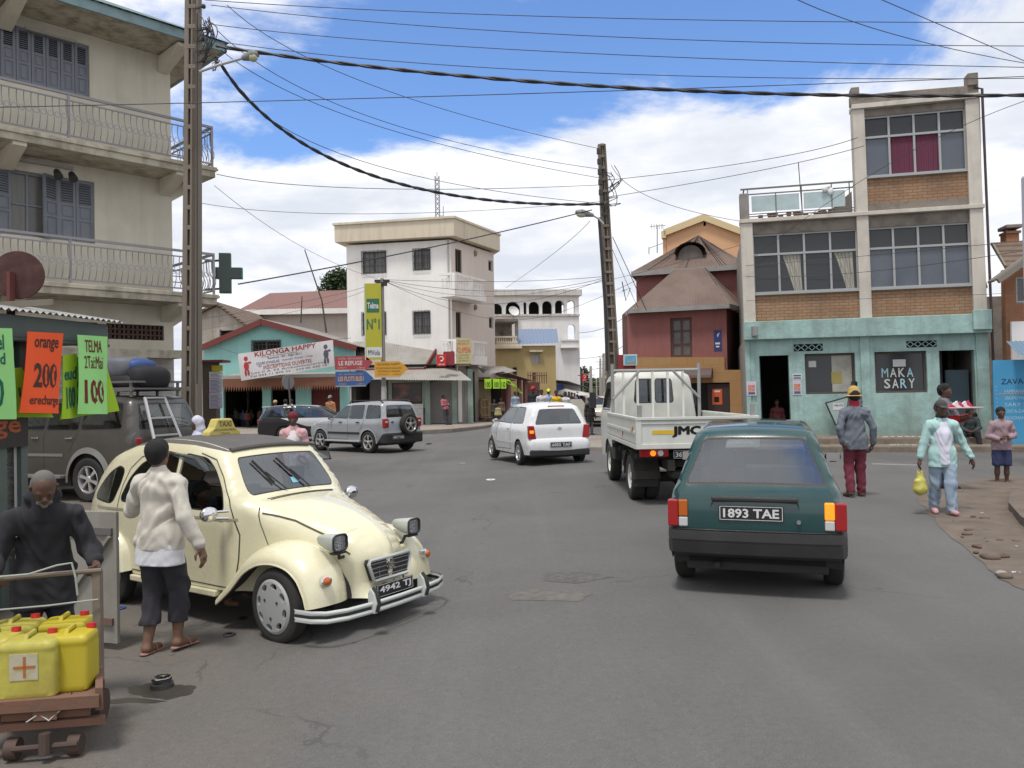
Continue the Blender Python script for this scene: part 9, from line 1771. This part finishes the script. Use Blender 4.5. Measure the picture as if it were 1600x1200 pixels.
WD=mat('worn_red_wood',(.17,.085,.055),.9,dirt=.6,dcol=(.10,.075,.055),dscale=6,streak=.4,bump=.003);WD2=mat('old_grey_wood',(.16,.13,.10),.9,dirt=.5,dscale=5,streak=.5,bump=.003);IR2=mat('rusty_iron',(.08,.05,.04),.7,.3,dirt=.5)
t=thing('hand_cart','wooden hand cart on low rollers loaded with yellow jerry cans','cart',(-2.5,4.5,-.15));ax=Vector((-.46,.89,0)).normalized();sx=Vector((.97,.15,0));O=Vector((-2.46,4.18,.06));C_=lambda a,b,z:O+sx*a+ax*b+Vector((0,0,z))
def cb(mb,a0,a1,b0,b1,z0,z1):mb.hexa([C_(a0,b0,z0),C_(a1,b0,z0),C_(a1,b1,z0),C_(a0,b1,z0),C_(a0,b0,z1),C_(a1,b0,z1),C_(a1,b1,z1),C_(a0,b1,z1)])
mb=MB()
for i in range(4):cb(mb,-.27+i*.135,-.14+i*.135,.0,.62,.085,.11)
cb(mb,-.27,.27,-.04,.0,.05,.118);cb(mb,-.27,.27,.57,.62,.03,.08);mb.build('deck',WD,t,bevel=.004)
for s_ in(-1,1):mb=MB();cb(mb,s_*.27-.02,s_*.27+.02,-.02,.64,.03,.15);mb.build('side_rail',WD,t,bevel=.004);mb=MB();mb.bar(C_(s_*.268-.03*(s_<0),.36,.08),C_(s_*.268-.03*(s_<0),.40,.68),.045,.04,(0,1,0));mb.build('upright',WD2,t,bevel=.003)
mb=MB();mb.tube([C_(-.36,.37,.66),C_(-.1,.375,.672),C_(.29,.38,.685)],.014,8);mb.build('push_bar',WD2,t);mb=MB();mb.tube([C_(-.3,.35,.68),C_(-.1,.34,.69),C_(.05,.35,.73),C_(.13,.35,.74),C_(.15,.34,.66),C_(.16,.34,.56)],.006,6);mb.tube([C_(-.29,.34,.50),C_(0,.33,.512),C_(.27,.34,.53)],.005,6);mb.build('rope',mat('pale_rope',(.3,.32,.28),.9),t)
mb=MB();cb(mb,-.22,.22,.02,.06,-.01,.03);cb(mb,-.30,.30,.0,.05,-.055,-.015);cb(mb,-.06,.06,-.03,.08,.0,.085);mb.build('steering_beam',WD,t,bevel=.004)
for a in(-.19,.12):mb=MB();mb.cyl(C_(a,.02,-.15),C_(a+.06,.02,-.15),.055,n=16);mb.build('roller',IR2,t,smooth=True)
mb=MB();cb(mb,-.3,.3,.48,.53,-.02,.03);mb.build('rear_beam',WD,t,bevel=.004)
for a in(-.3,.25):mb=MB();mb.cyl(C_(a,.5,-.115),C_(a+.05,.5,-.115),.09,n=16);mb.build('roller',IR2,t,smooth=True)
mb=MB();mb.tube([C_(-.16,-.03,-.135),C_(.16,-.03,-.13)],.016,8);mb.tube([C_(0,-.04,-.06),C_(0,-.05,-.16)],.03,10);mb.build('axle',IR2,t);mb=MB();mb.tube([C_(-.06,-.02,.06),C_(.02,-.03,.0),C_(.09,-.02,.06)],.005,5);mb.tube([C_(-.09,-.03,.0),C_(-.04,-.03,.03)],.004,5);mb.build('wire_tie',mat('pale_wire',(.4,.4,.36),.5),t)
YC=[mat('yellow_can_a',(.40,.36,.06),.5,dirt=.8,dcol=(.25,.18,.04),dscale=6,var=.12),mat('yellow_can_b',(.43,.35,.02),.45,dirt=.5,dcol=(.4,.3,.03),dscale=5)]
def can(label,a,b,m,w_=.285,z=.112,lab=False):
 c=C_(a,b,z);tt=thing('jerry_can',label,'jerry can',c,math.atan2(sx.y,sx.x),'yellow jerry cans on the hand cart');mb=MB();prof=[(0,.0),(.46,.0),(.5,.02),(.5,.28),(.485,.30),(.5,.32),(.49,.35),(.42,.375),(0,.385)]
 secs=[(.0,.94),(.012,1.0),(.04,1),(.28,1),(.29,.985),(.31,.985),(.32,1),(.345,.97),(.362,.88),(.368,.6)];V=[];n=28
 for z_,k in secs:
  for i in range(n):an=2*math.pi*i/n;ex=lambda v:math.copysign(abs(v)**.28,v);V.append((ex(math.cos(an))*w_/2*k,ex(math.sin(an))*.10*k+.003*math.sin(z_*40+a*30),z_*.80))
 mb.add(V,[(i*n+q,i*n+(q+1)%n,(i+1)*n+(q+1)%n,(i+1)*n+q)for i in range(len(secs)-1)for q in range(n)]+[tuple((len(secs)-1)*n+q for q in range(n)),tuple(range(n-1,-1,-1))]);mb.build('can_body',m,tt,smooth=True,world=False)
 mb=MB();mb.tube([(-.02,.07,.28),(-.02,.065,.307),(-.02,-.03,.307),(-.02,-.05,.28)],.013,8);mb.build('handle',m,tt,smooth=True,world=False);mb=MB();mb.cyl((.07,.06,.275),(.07,.065,.315),.024,n=14);mb.build('cap',mat('red_cap',(.45,.015,.015),.5),tt,smooth=True,world=False)
 if lab:
  mb=MB();mb.box(-.075,.062,-.1035,-.099,.10,.235);lo=mb.build('torn_label',mat('torn_label',(.42,.40,.30),.9,dirt=1.0,dcol=(.38,.30,.06),dscale=26),tt,world=False)
  mb=MB();mb.box(-.055,.05,-.106,-.104,.162,.174);mb.box(-.008,.004,-.106,-.104,.115,.222);mb.build('label_cross',mat('faded_red',(.38,.12,.04),.9),lo,world=False)
can('foremost yellow jerry can with a torn white label, middle of the cart front',-.06,.09,YC[0],.285,lab=True);can('bright yellow jerry can at the right front of the cart',.14,.16,YC[1],.21);can('pale yellow jerry can at the left front of the cart',-.25,.17,YC[0],.22)
can('yellow jerry can with a red cap in the second row, right',.10,.45,YC[1],.26);can('yellow jerry can in the second row, left',-.17,.45,YC[0],.26)
GW_=mat('grey_door_paint',(.26,.25,.22),.85,dirt=.6,dcol=(.14,.12,.09),dscale=3,streak=.3);D_=Fac(W(92,900,6.1).to_2d(),W(181,900,5.95).to_2d());q=D_.rect(92,985,181,800);t=thing('plank_door','grey wooden door leaf with a diagonal brace standing behind the cart','door',D_.P((q[0]+q[1])/2,q[2]))
mb=MB();D_.box(mb,q[0],q[1],-.1,q[3],-.03,0);mb.build('boards',GW_,t,bevel=.004);mb=MB();D_.box(mb,q[0],q[1]-.03,q[3]-.17,q[3]-.12,.0,.02);mb.build('batten',mat('dark_batten',(.12,.115,.11),.85,dirt=.4),t);mb=MB();D_.box(mb,q[0],q[1]-.03,.04,.09,.0,.02);mb.build('batten',mat('brown_batten',(.15,.09,.07),.9),t)
mb=MB();mb.bar(D_.P(q[0]+.02,.12,.01),D_.P(q[1]-.04,q[3]-.18,.01),.02,.05,D_.Nn);mb.build('brace',GW_,t)
c=G(253,1074);t=thing('metal_stub','short round metal stub standing in the puddle','pipe stub',c);mb=MB();mb.lathe([(.075,-.02),(.07,.03),(.055,.035),(.05,.045),(.062,.05),(.062,.06),(0,.062)],c,n=20);mb.build('collar',mat('wet_iron',(.05,.045,.045),.4,.4),t,smooth=True);mb=MB();mb.lathe([(.055,.062),(.06,.066),(.05,.07),(0,.068)],c,n=20);mb.build('lid',CHR,t,smooth=True)
def litter(label,px,py,r,m,cat='litter',nm='crushed_litter',flat=.25):
 c=G(px,py);rr_=random.Random(int(px));mb=MB();V=[]
 for jj in range(5):
  for i in range(9):a=2*math.pi*i/9;k=math.sin(math.pi*(jj+.3)/5)*rr_.uniform(.7,1.1);V.append((c.x+r[0]*k*math.cos(a),c.y+r[1]*k*math.sin(a),c.z+.004+r[0]*flat*jj/4*rr_.uniform(.7,1.2)))
 mb.add(V,[(jj*9+i,jj*9+(i+1)%9,(jj+1)*9+(i+1)%9,(jj+1)*9+i)for jj in range(4)for i in range(9)]);tag(mb.build(nm,m,smooth=True),label,cat)
litter('flattened dark tin on the road right of the walking woman',358,993,(.05,.06),mat('dull_tin',(.08,.08,.08),.5,.5));litter('shiny flattened can beside the taxi front tyre',380,967,(.05,.05),MATS['dull_tin']);litter('small blue wrapper on the ground behind the plank door',190,951,(.04,.05),mat('blue_wrapper',(.03,.1,.4),.5));litter('black scrap of rubber on the road left of the white hatchback',670,694,(.13,.2),BLK,flat=.3)
litter('white paper scrap lying in the middle of the junction',767,750,(.10,.18),PW,flat=.08);litter('pale stain like paper scrap further up the road',722,724,(.09,.2),PAVE,flat=.05);litter('pale rubble lump in the road beside the truck',905,693,(.22,.25),CONC,'rubble','rubble_lump',.6);litter('white rubbish on the verge at the lower right',1590,897,(.05,.06),PW,flat=.3)
rr=random.Random(8)
for i in range(14):litter('torn white paper on the upper step of the turquoise shop' if i<7 else 'torn white paper on the lower step of the turquoise shop',1370+(i%7)*10.5+rr.uniform(-2,2),676 if i<7 else 690,(.01,.01),PW)
for i,o in enumerate([o for o in COL.objects if o.name.startswith('crushed_litter')and 'torn white' in o.get('label','')]):
 c=MK.P(MK.u(1372+(i%7)*10.5,676),.335 if i<7 else.165,.95 if i<7 else 1.75);o.location=c;o.scale=(9,5,6);o['group']='papers on the upper step' if i<7 else 'papers on the lower step';o.name='torn_paper'
t=thing('notice_post','dark square post pasted with printed notices beside the tall power pole','post',(W(330,640,21).x,21,-.15));F_=flatfac(318,350,21);h_=F_.rect(317,672,333,566);mb=MB();F_.box(mb,F_.u(316,600),F_.u(337,600),-.2,h_[3],-.3,-.02);mb.build('post',mat('dark_post',(.09,.07,.06),.9,dirt=.4),t)
mb=MB();F_.box(mb,F_.u(312,570),F_.u(350,570),h_[3],h_[3]+.06,-.5,.1);mb.build('cap_board',REDB,t);PPR=mat('lilac_paper',(.46,.44,.52),.85,dirt=.3,dcol=(.25,.25,.3),dscale=8)
for k,(y0,y1,m_)in enumerate(((571,580,mat('yellow_poster',(.45,.36,.03),.8,dirt=.5,dcol=(.05,.1,.03),dscale=8)),(581,591,PW),(592,613,PPR),(614,638,PPR))):
 mb=MB();r_=F_.rect(327 if k else 331,y0,348,y1);F_.box(mb,r_[0],r_[1],r_[2],r_[3],.0,.01);po=mb.build('pasted_notice',m_,t)
 if k:mb=MB();[F_.box(mb,r_[0]+.03,r_[1]-.05-.04*(i%3),z_,z_+.012,.01,.013)for i,z_ in enumerate(np.arange(r_[2]+.03,r_[3]-.03,.035))];mb.build('print_lines',PB,po)
q=gp(1474,804);m_=Matrix.Translation(q)@Matrix.Rotation(R(-100),4,'Z');hp=m_@Vector((.02,-.31,.68));hp=W(1437,735,q.y+.02);t=thing('plastic_bag','thin yellow plastic bag of shopping hanging from the hand of the pale blue jacket','bag',hp)
YB=mat('thin_yellow_plastic',(.48,.47,.10),.4,dirt=.8,dcol=(.30,.13,.05),dscale=9);v,f=surface([((0,0,-.16),(0,0,-.24),.07,.088,.03,(1.1,.8,1)),((0,0,-.02),(0,0,-.14),.018,.06,.02,(1,.7,1)),((-.03,0,.0),(-.03,0,-.08),.01,.02,.01),((.03,0,.0),(.03,0,-.08),.01,.02,.01)],.008,.006);me=bpy.data.meshes.new('bag_body');me.from_pydata(v,[],f);link_mesh('bag_body',me,YB,t,'all',world=False)
c=W(1502,636,gp(1492,766).y-.35);t=thing('goods_tray','flat tray heaped with white and red packets held by the man in the grey vest','tray',c);mb=MB();mb.box(c.x-.27,c.x+.27,c.y-.16,c.y+.16,c.z-.02,c.z+.0);mb.build('tray_board',mat('tray_pink',(.5,.3,.32),.7),t,bevel=.008)
for i in range(7):mb=MB();x=c.x-.2+i*.055;mb.prism([(x-.07,c.z),(x+.07,c.z),(x+.05*math.sin(i*2.1),c.z+.05+.05*abs(math.sin(i*1.3)))],lambda a,z:(a,c.y-.1+.02*i,z),lambda a,z:(a,c.y-.05+.02*i,z));mb.build('packet',PW if i%3 else mat('packet_red',(.4,.03,.08),.7),t)
c=MK.P(MK.u(1196,655,.2),.33,.1);t=thing('jerry_can','small yellow jerry can in the open turquoise shop doorway','jerry can',c);mb=MB();mb.box(c.x-.13,c.x+.13,c.y-.1,c.y+.1,c.z,c.z+.2);mb.build('can_body',YC[1],t,bevel=.03);mb=MB();mb.tube([(c.x-.05,c.y,c.z+.2),(c.x,c.y,c.z+.235),(c.x+.05,c.y,c.z+.2)],.01,6);mb.build('handle',YC[1],t)
BRKS=mat('brown_stone',(.12,.08,.06),.9,var=.3,dscale=9)
for i in range(46):
 px,py=rr.uniform(1480,1600),rr.uniform(790,905)
 if px<1480+(py-830)*1.2:continue
 c=G(px,py);r_=rr.uniform(.012,.05)*(1.6 if i%9==0 else 1);mb=MB();mb.ball((c.x,c.y,c.z+.02),(r_*1.3,r_,r_*.6),7,5);tag(mb.build('stone',(DIRT,BRKS,CONC)[(i%7)//3],smooth='all'),'small loose stone on the dirt corner at the right','stone','loose stones on the dirt corner')
for o in COL.objects:
 if o.parent is None and o.get('category')in('litter','rubble','stone'):o['kind']='thing'
